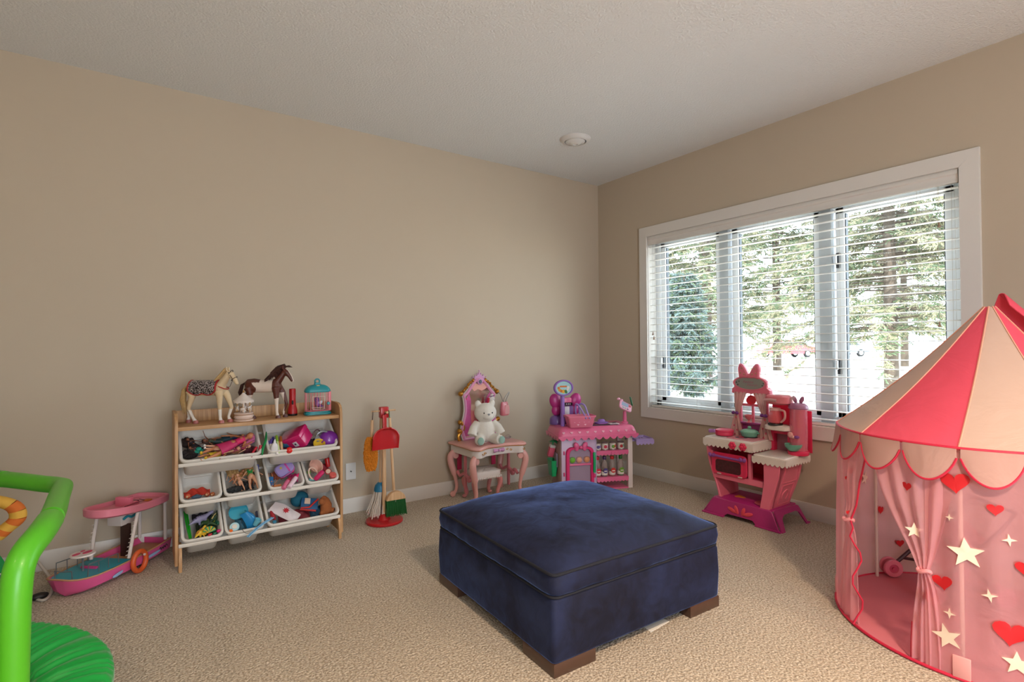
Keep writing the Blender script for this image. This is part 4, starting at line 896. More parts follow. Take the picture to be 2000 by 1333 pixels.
small('orange_stopper', 'bright orange little cap below the aqua lid', 'cap', MB(mat('cap_orange', 'd9661c', .4)).lathe([(.008, 0), (.009, .003), (.0085, .012), (.0001, .013)], 16), (-3.267, -0.451, 0.158), Matrix.Rotation(.8, 3, 'X'))
small('blue_cup', 'light blue toy tumbler in the blue toy bin', 'cup', MB(mat('cup_lblue', '6cb8cc', .4)).lathe([(.011, 0), (.015, .032), (.013, .031), (.010, .003), (.0001, .002)], 20, caps=False), (-3.141, -0.420, 0.161), Matrix.Rotation(.5, 3, 'Y') @ Matrix.Rotation(.3, 3, 'X'))
tk_ = MB(mat('track_blue', '7fb4d9', .35)); a_, b_ = (-3.050, -0.446, 0.192), (-3.196, -0.543, 0.139); T_ = align(a_, b_); L_ = (Vector(b_)-Vector(a_)).length
pr = [(-.008, .0045), (-.008, -.001), (.008, -.001), (.008, .0045), (.006, .0045), (.006, .001), (-.006, .001), (-.006, .0045)]
tk_.loft([[(x, y+.010*math.sin(PI*s)*0.8, s*L_) for x, y in pr] for s in [i/10 for i in range(11)]], T=T_); tag(tk_.build('track_piece'), 'light blue curved plastic track piece hanging out over the rims of the bottom bins', 'track piece')
wr = MB(mat('wire_grey', '5a6068', .4, metal=.5)).tube(bez([(-3.206, -0.398, 0.200), (-3.216, -0.448, 0.172), (-3.198, -0.489, 0.146), (-3.166, -0.482, 0.143)], 6), .0014, 6); tag(wr.build('thin_wire'), 'thin grey bent wire in the blue toy bin', 'wire')
sp_ = MB(mat('stripe_dark', '3a3c50', .5, var=.5, vscale=90)).prism(rrect(.02, .05, .006), .004, bev=.001); small('striped_tag', 'dark striped flat tag at the back of the blue toy bin', 'tag', sp_, (-3.116, -0.349, 0.197), Matrix.Rotation(.7, 3, 'X') @ Matrix.Rotation(-.4, 3, 'Y'))
# bottom row, wide bin: bags and a stuffed animal
bg = MB(mat('bag_white', 'd3c8cc', .6, bump=.3, bscale=60), mat('bag_red', 'b01c2c', .6))
def bagf(u, v): return (-.075+.15*u, -.036+.072*v+.01*math.sin(3*u), .012*math.sin(PI*u)*math.sin(PI*v)+.004*math.sin(9*u+5*v))
bg.sheet(bagf, 18, 12, .010)
bg.m(1); R_ = [(.018*math.cos(a)*(1 if i % 2 else .55), .018*math.sin(a)*(1 if i % 2 else .55)) for i, a in enumerate([2*PI*k/16 for k in range(16)])]; bg.prism(R_, .003, T=TR((.002, .010, .013)))
small('doll_bag', 'white flat bag with a red flower emblem on top of the wide bottom bin', 'bag', bg, (-2.978, -0.391, 0.191), Matrix.Rotation(.12, 3, 'Y') @ Matrix.Rotation(.75, 3, 'X') @ Matrix.Rotation(-.65, 3, 'Z'))
rp = MB(mat('pouch_red', '9a1c26', .7)).sph((0, 0, 0), (.012, .02, .034), 12, 10); small('red_pouch', 'dark red pouch at the left end of the wide bottom bin', 'pouch', rp, (-3.039, -0.384, 0.185), Matrix.Rotation(-.4, 3, 'Y'))
tp = MB(mat('teal_fabric', '14617a', .85, var=.2, vscale=30)).sph((0, 0, 0), (.040, .026, .034), 18, 12); small('teal_shirt', 'bundled teal doll shirt behind the white bag', 'doll clothes', tp, (-2.868, -0.294, 0.234), Matrix.Rotation(-.3, 3, 'Y'))
bs_ = MB(mat('book_blue', '12507e', .6), mat('book_red', 'b5201c', .6), mat('book_cream', 'c8b0a0', .6)).box((0, 0, 0), (.072, .052, .012), .003).m(1).tube([(-.034, -.024, .008), (0, -.020, .014), (.034, .022, .009)], .004, 8).tube([(-.036, -.026, .0), (.03, -.029, .002)], .0045, 8).m(2).box((-.010, .010, .007), (.024, .026, .003), .001)
small('cloth_book', 'blue cloth book with red straps in the wide bottom bin', 'cloth book', bs_, (-2.827, -0.363, 0.212), Matrix.Rotation(.95, 3, 'X') @ Matrix.Rotation(-.25, 3, 'Z'))
tc_ = MB(mat('teal_cap', '1b6a86', .4)).lathe([(.010, 0), (.0105, .010), (.0001, .012)], 16); small('teal_stopper', 'round teal cap at the front left of the wide bottom bin', 'cap', tc_, (-3.041, -0.438, 0.161), Matrix.Rotation(.9, 3, 'X'))
dg_ = thing('stuffed_animal', 'brown stuffed animal slumped at the right end of the wide bottom bin', 'stuffed animal', (-2.730, -0.379, 0.199)); dg_.scale = (1.3, 1.3, 1.3); M_fur = mat('brown_fur', '9a5a30', .95, bump=1, bscale=300, var=.25, vscale=25)
q = MB(M_fur); q.tube([(-.016, .012, .034), (-.006, .004, .018), (0, 0, -.004), (-.004, -.006, -.030), (-.010, -.012, -.048)], [.012, .021, .027, .026, .018], 14); q.sph((-.024, -.014, .018), (.016, .013, .015), 12, 8)
q.tube([(.004, -.01, -.028), (.026, -.012, -.034), (.038, -.016, -.022)], [.014, .012, .006], 10); q.tube([(-.012, -.012, -.036), (-.034, -.020, -.036)], [.012, .009], 10); organic('body', q, .004, dg_, 4)
MB(mat('dark_ear', '5a2c18', .8)).lathe([(.011, 0), (.009, .014), (.001, .032), (.0001, .032)], 10, TR((.034, -.018, -.030), (.2, .5, 0)), sc=(.5, 1)).build('ear', dg_)

doll('doll with golden hair lying face down in the second middle bin', (-3.206, -0.360, 0.381), (-3.258, -0.232, 0.468), 'fair', 'a87a4a', 'c98a4a', None, hairlen=.1)
doll('dark-skinned doll at the right wall of the second middle bin', (-3.148, -0.384, 0.377), (-3.109, -0.263, 0.453), 'brown', '1c1412', '2a2a30', None, spread=.006)
for i, (p_, r_, c_, lb) in enumerate((((-3.234, -0.271, 0.442), (.032, .024, .022), 'b08a58', 'tangled blonde doll wig at the back of the second middle bin'), ((-3.179, -0.358, 0.377), (.04, .03, .02), '15161a', 'black doll clothes under the dolls of the second middle bin'), ((-3.003, -0.320, 0.402), (.035, .03, .022), '7a3a24', 'rust coloured doll clothes at the left of the third middle bin'), ((-2.910, -0.347, 0.378), (.035, .03, .02), 'b02a6a', 'magenta doll clothes under the squeeze bottles'), ((-2.745, -0.301, 0.409), (.05, .03, .022), '9c3040', 'raspberry doll clothes under the toy dishes'),
    ((-3.371, -0.341, 0.160), (.055, .05, .018), '22301f', 'dark green toy foliage heap at the bottom of the animal bin'), ((-3.390, -0.273, 0.212), (.05, .03, .02), '30303c', 'dark grey cloth at the back of the animal bin'), ((-3.181, -0.335, 0.164), (.05, .05, .018), '3a6f86', 'grey blue doll clothes under the doll bathtub'), ((-2.912, -0.352, 0.147), (.09, .05, .018), '7a2430', 'dark red doll clothes under the white bag'), ((-2.761, -0.355, 0.151), (.06, .045, .018), '1f4a66', 'dark blue doll clothes under the cloth book'), ((-2.835, -0.354, 0.580), (.08, .04, .022), '3a2440', 'dark purple cloth under the magenta box'), ((-2.736, -0.351, 0.587), (.04, .03, .022), '2c2430', 'black cloth beside the toy helmet'))):
    wg = MB(mat('heap_'+c_, c_, .7, var=.4, vscale=60)); rr = random.Random(i+40)
    wg.sheet(lambda u, v: (r_[0]*2*(u-.5), r_[1]*2*(v-.5), r_[2]*(math.sin(PI*u)*math.sin(PI*v))**.5*(1+.5*noise.noise(Vector((u*5, v*5, i))))+.006*math.sin(u*19+v*7+i)), 26, 20, .004)
    nm = 'doll_wig' if 'wig' in lb else ('toy_foliage' if 'foliage' in lb else 'doll_clothes')
    small(nm, lb, 'doll hair' if 'wig' in lb else 'toy foliage' if 'foliage' in lb else 'doll clothes', wg, p_, TILT)
# ------------------------------------------------------------------ toy boat
bt = thing('toy_boat', 'pink toy boat with an upper deck and orange life ring left of the rack', 'toy boat', (-3.92, -.56, .004), rz=math.radians(48.96))
M_bp = mat('boat_pink', 'dc5892', .35, coat=.2); M_btl = mat('boat_teal', '1e93a6', .4); M_btan = mat('boat_tan', 'b5825e', .5); M_bcan = mat('boat_canopy', 'db7f92', .35); M_bw = mat('boat_white', 'd8cdc8', .4); M_chr = mat('rail_grey', '7d8288', .3, metal=.6)
ST = [(-.008, .026, .012, .092), (-.003, .056, .034, .089), (.014, .084, .056, .085), (.045, .102, .080, .081), (.09, .112, .100, .077), (.17, .118, .110, .075), (.31, .120, .114, .074), (.45, .114, .108, .077), (.55, .104, .098, .081), (.582, .098, .092, .083)]
def hull(b, inset, z0f, top_d):
    rings = []
    for (s, w_, wb, zr) in ST:
        cy = .09; w2 = max(w_-inset, .002); wb2 = max(wb-inset, .001); sx = s+(inset if s < 0 else 0)-(inset if s > .5 else 0)
        n = 8; r = []
        for k in range(n+1):        # from one gunwale under the keel to the other
            a = PI*k/n; c, d = math.cos(a), math.sin(a); ww = w2 if d < .05 else (wb2+(w2-wb2)*max(0, 1-d*1.15))
            zz = zr+top_d-(zr+top_d-z0f)*(d**.45 if d > 0 else 0)
            off = .040*(d if s < .03 else d*.4 if s < .08 else 0)
            r.append((sx+off, cy+c*ww, zz))
        rings.append(r)
    return rings
o_ = hull(None, 0, .0, 0); i_ = hull(None, .006, .040, 0)
b = MB(M_bp); b.loft(o_, closed=False, caps=False); b.loft(i_, closed=False, caps=False)
for a in (0, -1):
    for k in range(len(o_)-1): b.add([o_[k][a], o_[k+1][a], i_[k+1][a], i_[k][a]], [(0, 1, 2, 3)])
for e in (0, -1):
    n = len(o_[e])
    for k in range(n-1): b.add([o_[e][k], o_[e][k+1], i_[e][k+1], i_[e][k]], [(0, 1, 2, 3)])
    b.add(o_[e], [tuple(range(n))]); 
hl = b.build('hull', bt)
g = [(s, .09-w_+.003, zr+.002) for s, w_, wb, zr in ST][::-1]+[(s, .09+w_-.003, zr+.002) for s, w_, wb, zr in ST]
MB(M_btan).tube(g, .0042, 8).build('gunwale', bt)
well = MB(M_btl); wl = [(s+.004, .09-w_+.012, .0) for s, w_, wb, zr in ST[2:7]]; wr_ = [(s+.004, .09+w_-.012, .0) for s, w_, wb, zr in ST[2:7]]
wl[-1] = (.285, wl[-1][1], 0); wr_[-1] = (.285, wr_[-1][1], 0)
lp = wl+wr_[::-1]; well.loft([[(x, y, .080) for x, y, z in lp], [(x*.97+.004, .09+(y-.09)*.9, .048) for x, y, z in lp], [(.12+(x-.12)*.1, .09+(y-.09)*.1, .047) for x, y, z in lp]], caps=True)
well.v = well.v; well.build('bow_well', bt)
MB(M_btan).b2((.30, .012, .046), (.575, .168, .054), .002).build('rear_deck', bt)
sc_ = MB(mat('seat_pink', 'c23c7c', .4)).box((.16, .095, .068), (.014, .085, .045), .003); sc_.box((.145, .095, .056), (.04, .08, .02), .003); sc_.build('bow_seat', bt)
tb = MB(M_bw, MATS['plastic_c8205a'] if 'plastic_c8205a' in MATS else plastic('c8205a'), M_chr)
tb.lathe([(.050, .158), (.052, .161), (.050, .167), (.0001, .168)], 30, TR((.125, .095, 0))); tb.m(1)
for (x, y, r) in ((.105, .11, .017), (.14, .085, .02), (.15, .12, .010)): tb.lathe([(r, .1675), (r, .1692), (.0001, .1694)], 16, TR((x, y, 0)), sc=(1.2, .7))
tb.m(2).cyl((.125, .095, .05), (.125, .095, .16), .0045, 10); tb.build('table', bt)
for nm, pts in (('bow_rail', [(.235, .004, .082), (.232, .006, .128), (.065, .004, .140), (.062, .006, .084)]), ('bow_rail', [(.235, .176, .082), (.232, .174, .128), (.065, .176, .140), (.062, .174, .084)])):
    r = MB(M_chr).tube(pts, .0026, 8); x1 = pts[0]; x2 = pts[2]
    for f in (.33, .66): x = .065+.167*f; r.cyl((x, x1[1]*(f)+x2[1]*(1-f), .08), (x, x1[1]*f+x2[1]*(1-f), .139-.012*f), .002, 6)
    r.build(nm, bt)
MB(M_chr).tube([(.020, .045, .088), (.018, .046, .124), (.004, .09, .126), (.018, .134, .124), (.020, .135, .088)], .0026, 8).build('prow_rail', bt)
# upper deck tray
co = [(.165, .045), (.195, .008), (.28, -.020), (.42, -.022), (.54, -.014), (.575, .010), (.582, .09), (.575, .170), (.54, .194), (.30, .196), (.215, .178), (.175, .14), (.160, .09)]
co = [(p.x, p.y) for p in cbez([(x, y, 0) for x, y in co], 4)]
def off(out, d):
    cx, cy = .36, .09; return [((x-cx)*(1-d/.24)+cx, (y-cy)*(1-d/.105)+cy) for x, y in out]
cn_ = MB(M_bcan)
cn_.loft([[(x, y, z) for x, y in off(co, d)] for d, z in ((.010, .298), (0, .306), (-.001, .338), (.003, .342), (.012, .340), (.016, .322), (.10, .320))])
cn_.v = [(x, y, z+.024*max(0, 1-(x-.165)/.24)) for x, y, z in cn_.v]; cn_.build('upper_deck', bt)
q = MB(mat('boat_canopy_box', 'd86f86', .4)).box((.375, .10, .348), (.028, .085, .052), .004).box((.405, .10, .332), (.05, .085, .022), .003); q.build('bench', bt)
MB(mat('boat_tint', '4a2a30', .3)).box((.42, .10, .3425), (.006, .09, .006), .001).tube([(.30, .03, .344), (.42, .02, .346), (.43, .06, .346)], .0016, 6).build('dark_trim', bt)
MB(mat('decal_orange', 'c9722a', .5)).b2((.48, .05, .321), (.51, .085, .327), .001).build('deck_print', bt)
for (x0, y0, z0, x1, y1, z1, rungs) in ((.248, .172, .085, .278, .168, .308, 1), (.298, .004, .078, .352, .004, .308, 1), (.56, .172, .085, .562, .172, .308, 0), (.552, .006, .085, .548, .006, .308, 0)):
    p = MB(M_bw)
    p.tube([(x0, y0, z0), (x0+(x1-x0)*.45, y0, z0+.1), (x1, y1, z1-.02), (x1+.012, y1, z1)], [.0085]*4, 8)
    if rungs:
        for k in range(9): f = k/9; p.box((x0+(x1-x0)*f-.012, y0, z0+.02+(z1-z0-.05)*f), (.016, .005, .0025), 0)
    p.build('ladder_post' if rungs else 'deck_post', bt)
MB(mat('cabin_dark', '3a2420', .4)).b2((.375, .07, .05), (.388, .125, .23), .003).build('cabin_door', bt)
MB(M_bw).b2((.34, .085, .225), (.43, .17, .285), .006).build('locker', bt)
MB(M_btl).tube(bez([(.345, .078, .262), (.37, .074, .272), (.395, .076, .260), (.42, .074, .268)], 4), .006, 6).build('name_plate', bt)
lr = MB(mat('ring_orange', 'cf5a2a', .4)).tube([(.315+.042*math.cos(a), -.042, .058+.050*math.sin(a)) for a in [2*PI*k/28 for k in range(28)]], .0125, 10, closed=True); lr.build('life_ring', bt)
MB(M_bw).cyl((.335, -.056, .085), (.335, -.050, .085), .006, 12).build('ring_stud', bt)
wv = MB(mat('boat_blue_sticker', '8fa8cc', .4))
for (x0, x1, z, h) in ((.165, .225, .036, .016), (.375, .475, .045, .016)):
    wv.sheet(lambda u, v: (x0+(x1-x0)*u, -.0295-.002*math.sin(PI*u)+(.004 if x0 > .3 else 0), z+h*(v-.5)*math.sin(PI*(.08+.84*u))**.5+.008*u), 8, 2, .002)
wv.build('hull_windows', bt)
MB(mat('boat_ink', '2c2430', .4)).tube(bez([(.475, -.022, .052), (.484, -.021, .066), (.490, -.021, .050), (.498, -.020, .062), (.506, -.019, .050), (.514, -.018, .064), (.522, -.018, .052), (.532, -.017, .066), (.542, -.016, .054)], 4), .0018, 5).build('script_name', bt)
# ------------------------------------------------------------------ toy cleaning set on its stand
M_cr = mat('clean_red', 'b5141c', .35, coat=.25, var=.05); M_bch = wood_mat('beech_dowel', 'c49a72', 'd8b48c', 2, 30)
cs_ = thing('cleaning_stand', 'red and beech stand for the toy cleaning set', 'stand', (-2.335, -.335, 0))
MB(M_cr).lathe([(.118, 0), (.123, .004), (.123, .014), (.118, .019), (.045, .020), (.040, .026), (.026, .052), (.022, .055), (.0001, .055)], 44).build('base', cs_)
MB(M_bch).cyl((0, 0, .05), (0, 0, .70), .014, 16).build('post', cs_)
MB(M_cr).box((0, 0, .735), (.058, .045, .075), .006).build('head', cs_)
MB(M_bch).cyl((-.085, 0, .745), (.085, 0, .745), .0055, 12, bev=.002).build('peg_bar', cs_)
MB(M_bch).cyl((.004, -.055, .738), (.004, 0, .738), .0085, 12, bev=.002).build('front_peg', cs_)
# dustpan hanging from the front peg
dp = thing('dustpan', 'red toy dustpan hanging at the front of the cleaning stand', 'dustpan', (-2.348, -.385, .497))
def pan(u, v):
    w_ = .088*(1 if v < .55 else math.cos((v-.55)/.45*PI/2*.92)**.5); x = (u-.5)*2*w_
    return (x, -.010-.016*(abs(u-.5)*2)**6*min(1, v*2)-.012*max(0, v-.9)/.1, .140*v)
MB(M_cr).sheet(pan, 24, 20, .005).build('pan', dp)
lip = [pan(0, v/20) for v in range(21)]+[pan(u/20, 1) for u in range(1, 21)]+[pan(1, 1-v/20) for v in range(1, 21)]
MB(M_cr).tube(lip, .005, 8).build('rim', dp)
hd = MB(M_cr).loft([[(x*s, y*.6+yy, z) for x, y in rrect(.030, .026, .008, 4)] for s, yy, z in ((1.1, 0, .134), (.85, .002, .155), (.9, .004, .19), (1.0, .006, .218), (.8, .006, .226))]); hd.build('handle', dp)
MB(mat('cord_dark', '3a2220', .8)).tube([(0, .008, .220), (.012, .012, .24), (.018, .014, .250), (.010, .016, .24), (0, .012, .220)], .0015, 6).build('cord', dp)
# broom
bm_ = thing('toy_broom', 'toy broom with green bristles hanging on the right of the stand', 'broom', (-2.287, -.385, 0), rz=-.05)
MB(M_bch).cyl((-.0, 0, .215), (-.022, .01, .70), .0095, 14).build('handle', bm_)
fl_ = [( .062*math.cos(a)*1.05+.012, .150+.058*math.sin(a)) for a in [PI*k/14 for k in range(15)]]
MB(M_bch).prism(fl_, .036, T=Matrix.Translation((0, .018, 0)) @ XZ, bev=.003).build('block', bm_)
bs = MB(mat('bristle_green', '0e5a26', .6, var=.3, vscale=200)); rnd = random.Random(4)
for i in range(20):
    for j in range(4):
        x = -.050+.122*i/19+rnd.uniform(-.002, .002); y = -.013+.009*j
        bs.tube([(x, y, .152), (x*1.03+.003, y*1.2, .10), (x*1.10+.004+rnd.uniform(-.002, .002), y*1.3, .043+rnd.uniform(0, .008))], [.0034, .0034, .0022], 5)
bs.build('bristles', bm_)
MB(mat('cord_green', '2f6b3a', .7)).tube([(-.022, .01, .69), (-.024, .012, .74), (-.028, .014, .752), (-.030, .010, .74), (-.024, .01, .69)], .0018, 6).build('loop', bm_)
MB(mat('pin_steel', 'b8bcbf', .3, metal=.8)).cyl((.004, -.021, .140), (.006, -.021, .156), .0018, 6).build('pin', bm_)
# mop
mp = thing('toy_mop', 'toy string mop with a blue cap hanging behind the stand post', 'mop', (-2.345, -.290, 0))
MB(M_bch).cyl((0, 0, .25), (.004, -.008, .70), .0085, 14).build('handle', mp)
MB(mat('mop_blue', '1b6f96', .4)).lathe([(.042, .200), (.042, .215), (.034, .240), (.018, .256), (.0001, .258)], 24).build('cap', mp)
ms_ = MB(mat('mop_cotton', 'd8cfc6', .95, bump=.8, bscale=400), mat('mop_pink', 'c99a98', .95)); rnd = random.Random(6)
for i in range(60):
    a = rnd.uniform(0, 2*PI); r = rnd.uniform(.012, .038); e = rnd.uniform(1.3, 2.2)*r; dx = -.026*rnd.uniform(.3, 1.2)
    P_ = [(r*math.cos(a), r*math.sin(a), .205), (r*1.25*math.cos(a)+dx*.3, r*1.2*math.sin(a), .15), (e*math.cos(a)+dx*.8, e*math.sin(a)*.9, .09), (e*1.08*math.cos(a)+dx*1.2, e*math.sin(a), .045+rnd.uniform(-.012, .02))]
    ms_.m(0).tube(P_, .0036, 5); ms_.m(1).sph(P_[-1], .0042, 6, 5)
ms_.build('strings', mp)
# duster
du = thing('toy_duster', 'fluffy orange yellow toy duster hanging on the left of the stand', 'duster', (-2.430, -.345, 0))
MB(M_bch).cyl((.006, 0, .56), (.012, .004, .69), .010, 14, bev=.002).build('handle', du)
MB(mat('cord_brown', '4a2e26', .7)).tube([(.012, .004, .68), (.014, .004, .74), (.018, .006, .752), (.020, .004, .74), (.014, .004, .68)], .0015, 6).build('loop', du)
M_duf = mat('duster_chenille', 'cf7e1c', .95, bump=1, bscale=200, var=.25, vscale=60)
fz = MB(M_duf); fz.loft([[(x*s, y*s, z) for x, y in rrect(.075, .04, .018, 4)] for s, z in ((.5, .362), (.85, .375), (1, .41), (1, .53), (.9, .565), (.6, .58))])
for i in range(1500):
    a = rnd.uniform(0, 2*PI); z = rnd.uniform(.362, .578); k = math.sin(PI*min(max((z-.355)/.23, .04), .96))**.35
    p = Vector((.040*k*math.cos(a), .024*k*math.sin(a), z)); n = Vector((math.cos(a), math.sin(a), (z-.47)*4)).normalized()
    q = p+n*rnd.uniform(.004, .011)+Vector((0, 0, -.006))
    fz.tube([p, (p+q)/2, q], [.0034, .0038, .002], 4)
fz.build('fleece', du, smooth=60)
# ------------------------------------------------------------------ toy vanity table
M_vp = mat('vanity_pink', 'd9a09a', .35, coat=.15); M_vw = mat('vanity_white', 'd9d0cc', .4); M_vg = mat('vanity_gold', 'b07a2c', .3, metal=.75); M_vl = mat('vanity_lilac', 'c48ab4', .4); M_vh = mat('vanity_hot', 'c02a58', .4)
va = thing('toy_vanity', 'pale pink toy vanity table with an arched mirror and curled legs against the wall', 'toy vanity', (-1.452, -.245, 0)); va.scale = (.97, 1, 1)
def vt_out(k=0):
    W, D = .247-k, .200-k
    pts = [(-W, D), (-W, -.10), (-W-.004, -D*.78), (-W*.93, -D), (-W*.78, -D*1.04), (-.10, -D*.80), (0, -D*.76), (.10, -D*.80), (W*.78, -D*1.04), (W*.93, -D), (W+.004, -D*.78), (W, -.10), (W, D)]
    o = [Vector((pts[0][0], pts[0][1], 0))]+bez([(x, y, 0) for x, y in pts[1:-1]], 4)+[Vector((pts[-1][0], pts[-1][1], 0))]
    return [(p.x, p.y) for p in o]
t_ = MB(M_vp, M_vg); n = len(vt_out())
t_.loft([[(x, y, z) for x, y in vt_out(k)] for k, z in ((.006, .404), (0, .408), (-.003, .416), (0, .424), (.006, .427), (.010, .430))]); t_.build('tabletop', va)
g_ = [(x, y, .409) for x, y in vt_out(.001)]; MB(M_vg).tube(g_, .0028, 6).build('gold_line', va)
ap = MB(M_vw); ap.loft([[(x, y, z) for x, y in vt_out(k)] for k, z in ((.014, .406), (.014, .352), (.020, .348))], caps=True); ap.build('apron', va)
def scroll(b, c, s, flip=1, y=-.0, r=.0028):
    P_ = []
    for k in range(22):
        a = k/21*2.6*PI; rr = s*(.12+.5*k/21)*.55; P_.append((c[0]+flip*(rr*math.cos(a)+s*.5*k/21), y, c[1]+rr*math.sin(a)))
    b.tube(P_, r, 6)
gs = MB(M_vg)
for (cx, cz, s, f, y) in ((-.175, .378, .028, 1, -.196), (-.125, .380, .020, -1, -.172), (.075, .384, .022, 1, -.152), (.115, .380, .026, -1, -.170), (.205, .378, .024, 1, -.196)): scroll(gs, (cx, cz), s, f, y, .0022)
gs.build('gold_scrolls', va)
bw_ = MB(M_vl)
for s in (-1, 1): bw_.loft([[(s*(.004+x), -.156-d*.6, .385+h*z_) for (z_, d) in ((-1, .0), (-.6, .012), (0, .016), (.6, .012), (1, 0))] for x, h in ((0, .007), (.015, .012), (.035, .017), (.047, .012))], closed=False, caps=False)
bw_.box((0, -.166, .385), (.016, .014, .02), .004); bw_.build('bow_handle', va)
for sx in (-1, 1):
    for sy in (-1, 1):
        lg = MB(M_vp); d = Vector((sx*.82, sy*.42, 0)).normalized(); base = Vector((sx*.205, sy*.150, 0))
        P_ = [base+d*o+Vector((0, 0, z)) for o, z in ((-.012, .352), (.020, .348), (.042, .322), (.046, .285), (.034, .235), (.016, .18), (.004, .125), (-.002, .085), (.004, .05), (.018, .026))]
        lg.tube(bez(P_, 3), [.020+.006*math.sin(PI*min(1, k/27*1.4)) if k < 16 else max(.0135, .021-.0009*(k-10)) for k in range(28)], 12)
        ft = base+d*.030+Vector((0, 0, .021)); ax = Vector((-d.y, d.x, 0))
        lg.cyl(ft-ax*.017, ft+ax*.017, .021, 20, bev=.003); kn = base+d*.004+Vector((0, 0, .322))
        lg.cyl(kn-ax*.021, kn+ax*.021, .024, 20, bev=.004); lg.build('leg', va)
for sx in (-1, 1):
    br_ = MB(mat('vanity_brace', 'c8737e', .4))
    br_.tube(bez([(sx*.205, -.12, .175), (sx*.205, -.08, .20), (sx*.205, -.045, .175), (sx*.205, -.02, .19), (sx*.205, .03, .20), (sx*.205, .09, .175), (sx*.205, .13, .20)], 5), .012, 8)
    br_.cyl((sx*.217, -.05, .17), (sx*.193, -.05, .17), .022, 18, bev=.003).b2((sx*.205-.008, -.005, .06), (sx*.205+.008, .02, .34), .003); br_.build('side_brace', va)
for sx in (-1, 1): MB(M_vh).b2((sx*.165-.02, .165, .20), (sx*.165+.02, .175, .352), .002).build('back_strut', va)
# mirror
def mir(k):
    pts = [(-.165, .43), (-.190, .50), (-.178, .56), (-.152, .66), (-.158, .75), (-.168, .785), (-.130, .815), (-.085, .865), (-.045, .905), (0, .922), (.045, .905), (.085, .865), (.130, .815), (.168, .785), (.158, .75), (.152, .66), (.178, .56), (.190, .50), (.165, .43)]
    c = Vector((0, .64)); o = bez([(x, z, 0) for x, z in pts], 3); out = []
    for p in o:
        v = Vector((p.x, p.y)); out.append((v.x*.93*(1-k/.17), c.y+(v.y-c.y)*(1-k/.25)))
    return out
Tm = Matrix.Translation((.017, .165, 0)) @ XZ
MB(M_vw).prism(mir(-.006), .016, T=Tm, bev=.003).build('mirror_frame', va)
f2 = MB(mat('frame_pink', 'd48cb0', .4)); o1, o2 = mir(.0), mir(.022); n = len(o1)
f2.loft([[(x+.017, y, z) for x, z in o] for o, y in ((o1, .148), (o1, .142), (mir(.011), .136), (o2, .142), (o2, .148))], caps=False); f2.build('frame_bead', va)
MB(mat('mirror_face', 'e0cfc6', .06, metal=.9)).prism(mir(.022), .002, T=Matrix.Translation((.017, .1485, 0)) @ XZ).build('mirror_glass', va)
pc = MB(mat('curtain_print', 'c2508c', .4, var=.25, vscale=40))
for s, w0 in ((1, .045), (-1, .018)):
    pc.prism([(s*.145, .46), (s*.150, .56), (s*.128, .66), (s*.135, .745), (s*.10, .80), (s*(.10-w0), .74), (s*(.115-w0*1.6), .64), (s*(.10-w0), .54), (s*(.12-w0), .46)][::s], .0012, T=Matrix.Translation((.017, .1462, 0)) @ XZ)
pc.build('curtain_panels', va)
vl = MB(mat('valance_print', 'd99a8c', .4)).prism([(-.085, .845), (-.04, .875), (.04, .875), (.085, .845), (.05, .825), (.02, .815), (-.015, .83), (-.05, .815)], .0012, T=Matrix.Translation((.017, .1462, 0)) @ XZ); vl.build('valance_print', va)
gd = MB(M_vg)
for s in (-1, 1):
    gd.sph((.017+s*.185, .150, .575), .019, 14, 10).sph((.017+s*.176, .150, .800), .021, 14, 10).sph((.017+s*.190, .150, .507), .020, 14, 10)
    gd.tube(bez([(.017+s*.192, .15, .43), (.017+s*.20, .15, .47), (.017+s*.175, .15, .50), (.017+s*.15, .15, .53), (.017+s*.172, .15, .575)], 5), .013, 8)
    gd.tube(bez([(.017+s*.160, .147, .815), (.017+s*.135, .147, .838), (.017+s*.115, .147, .852), (.017+s*.098, .147, .878), (.017+s*.07, .147, .892), (.017+s*.052, .147, .915)], 4), [.010+.004*math.sin(k*1.9) for k in range(21)], 8)
gd.build('gold_ornament', va)
cr_ = MB(M_vl)
co_ = [(-.050, .0), (-.066, .030), (-.048, .026), (-.040, .045), (-.026, .040), (-.018, .056), (-.010, .050), (0, .080), (.010, .050), (.018, .056), (.026, .040), (.040, .045), (.048, .026), (.066, .030), (.050, .0), (.025, .012), (0, .016), (-.025, .012)]
cr_.prism(co_[::-1], .010, T=Matrix.Translation((.017, .155, .895)) @ XZ, bev=.002)
for x, z in ((-.066, .032), (-.040, .048), (-.018, .059), (0, .084), (.018, .059), (.040, .048), (.066, .032)): cr_.sph((.017+x, .15, .895+z), .0055, 8, 6)
cr_.build('crown', va)
MB(M_vl, mat('cameo_dark', '4a4a58', .4)).lathe([(.026, 0), (.026, .008), (.022, .011), (.0001, .011)], 24, TR((.017, .142, .890), (PI/2, 0, 0))).m(1).lathe([(.016, .011), (.015, .013), (.0001, .014)], 20, TR((.017, .142, .890), (PI/2, 0, 0))).build('cameo', va)
MB(M_vh).prism(heart(.022), .002, T=Matrix.Translation((-.115, .1445, .755)) @ XZ).build('heart_print', va)
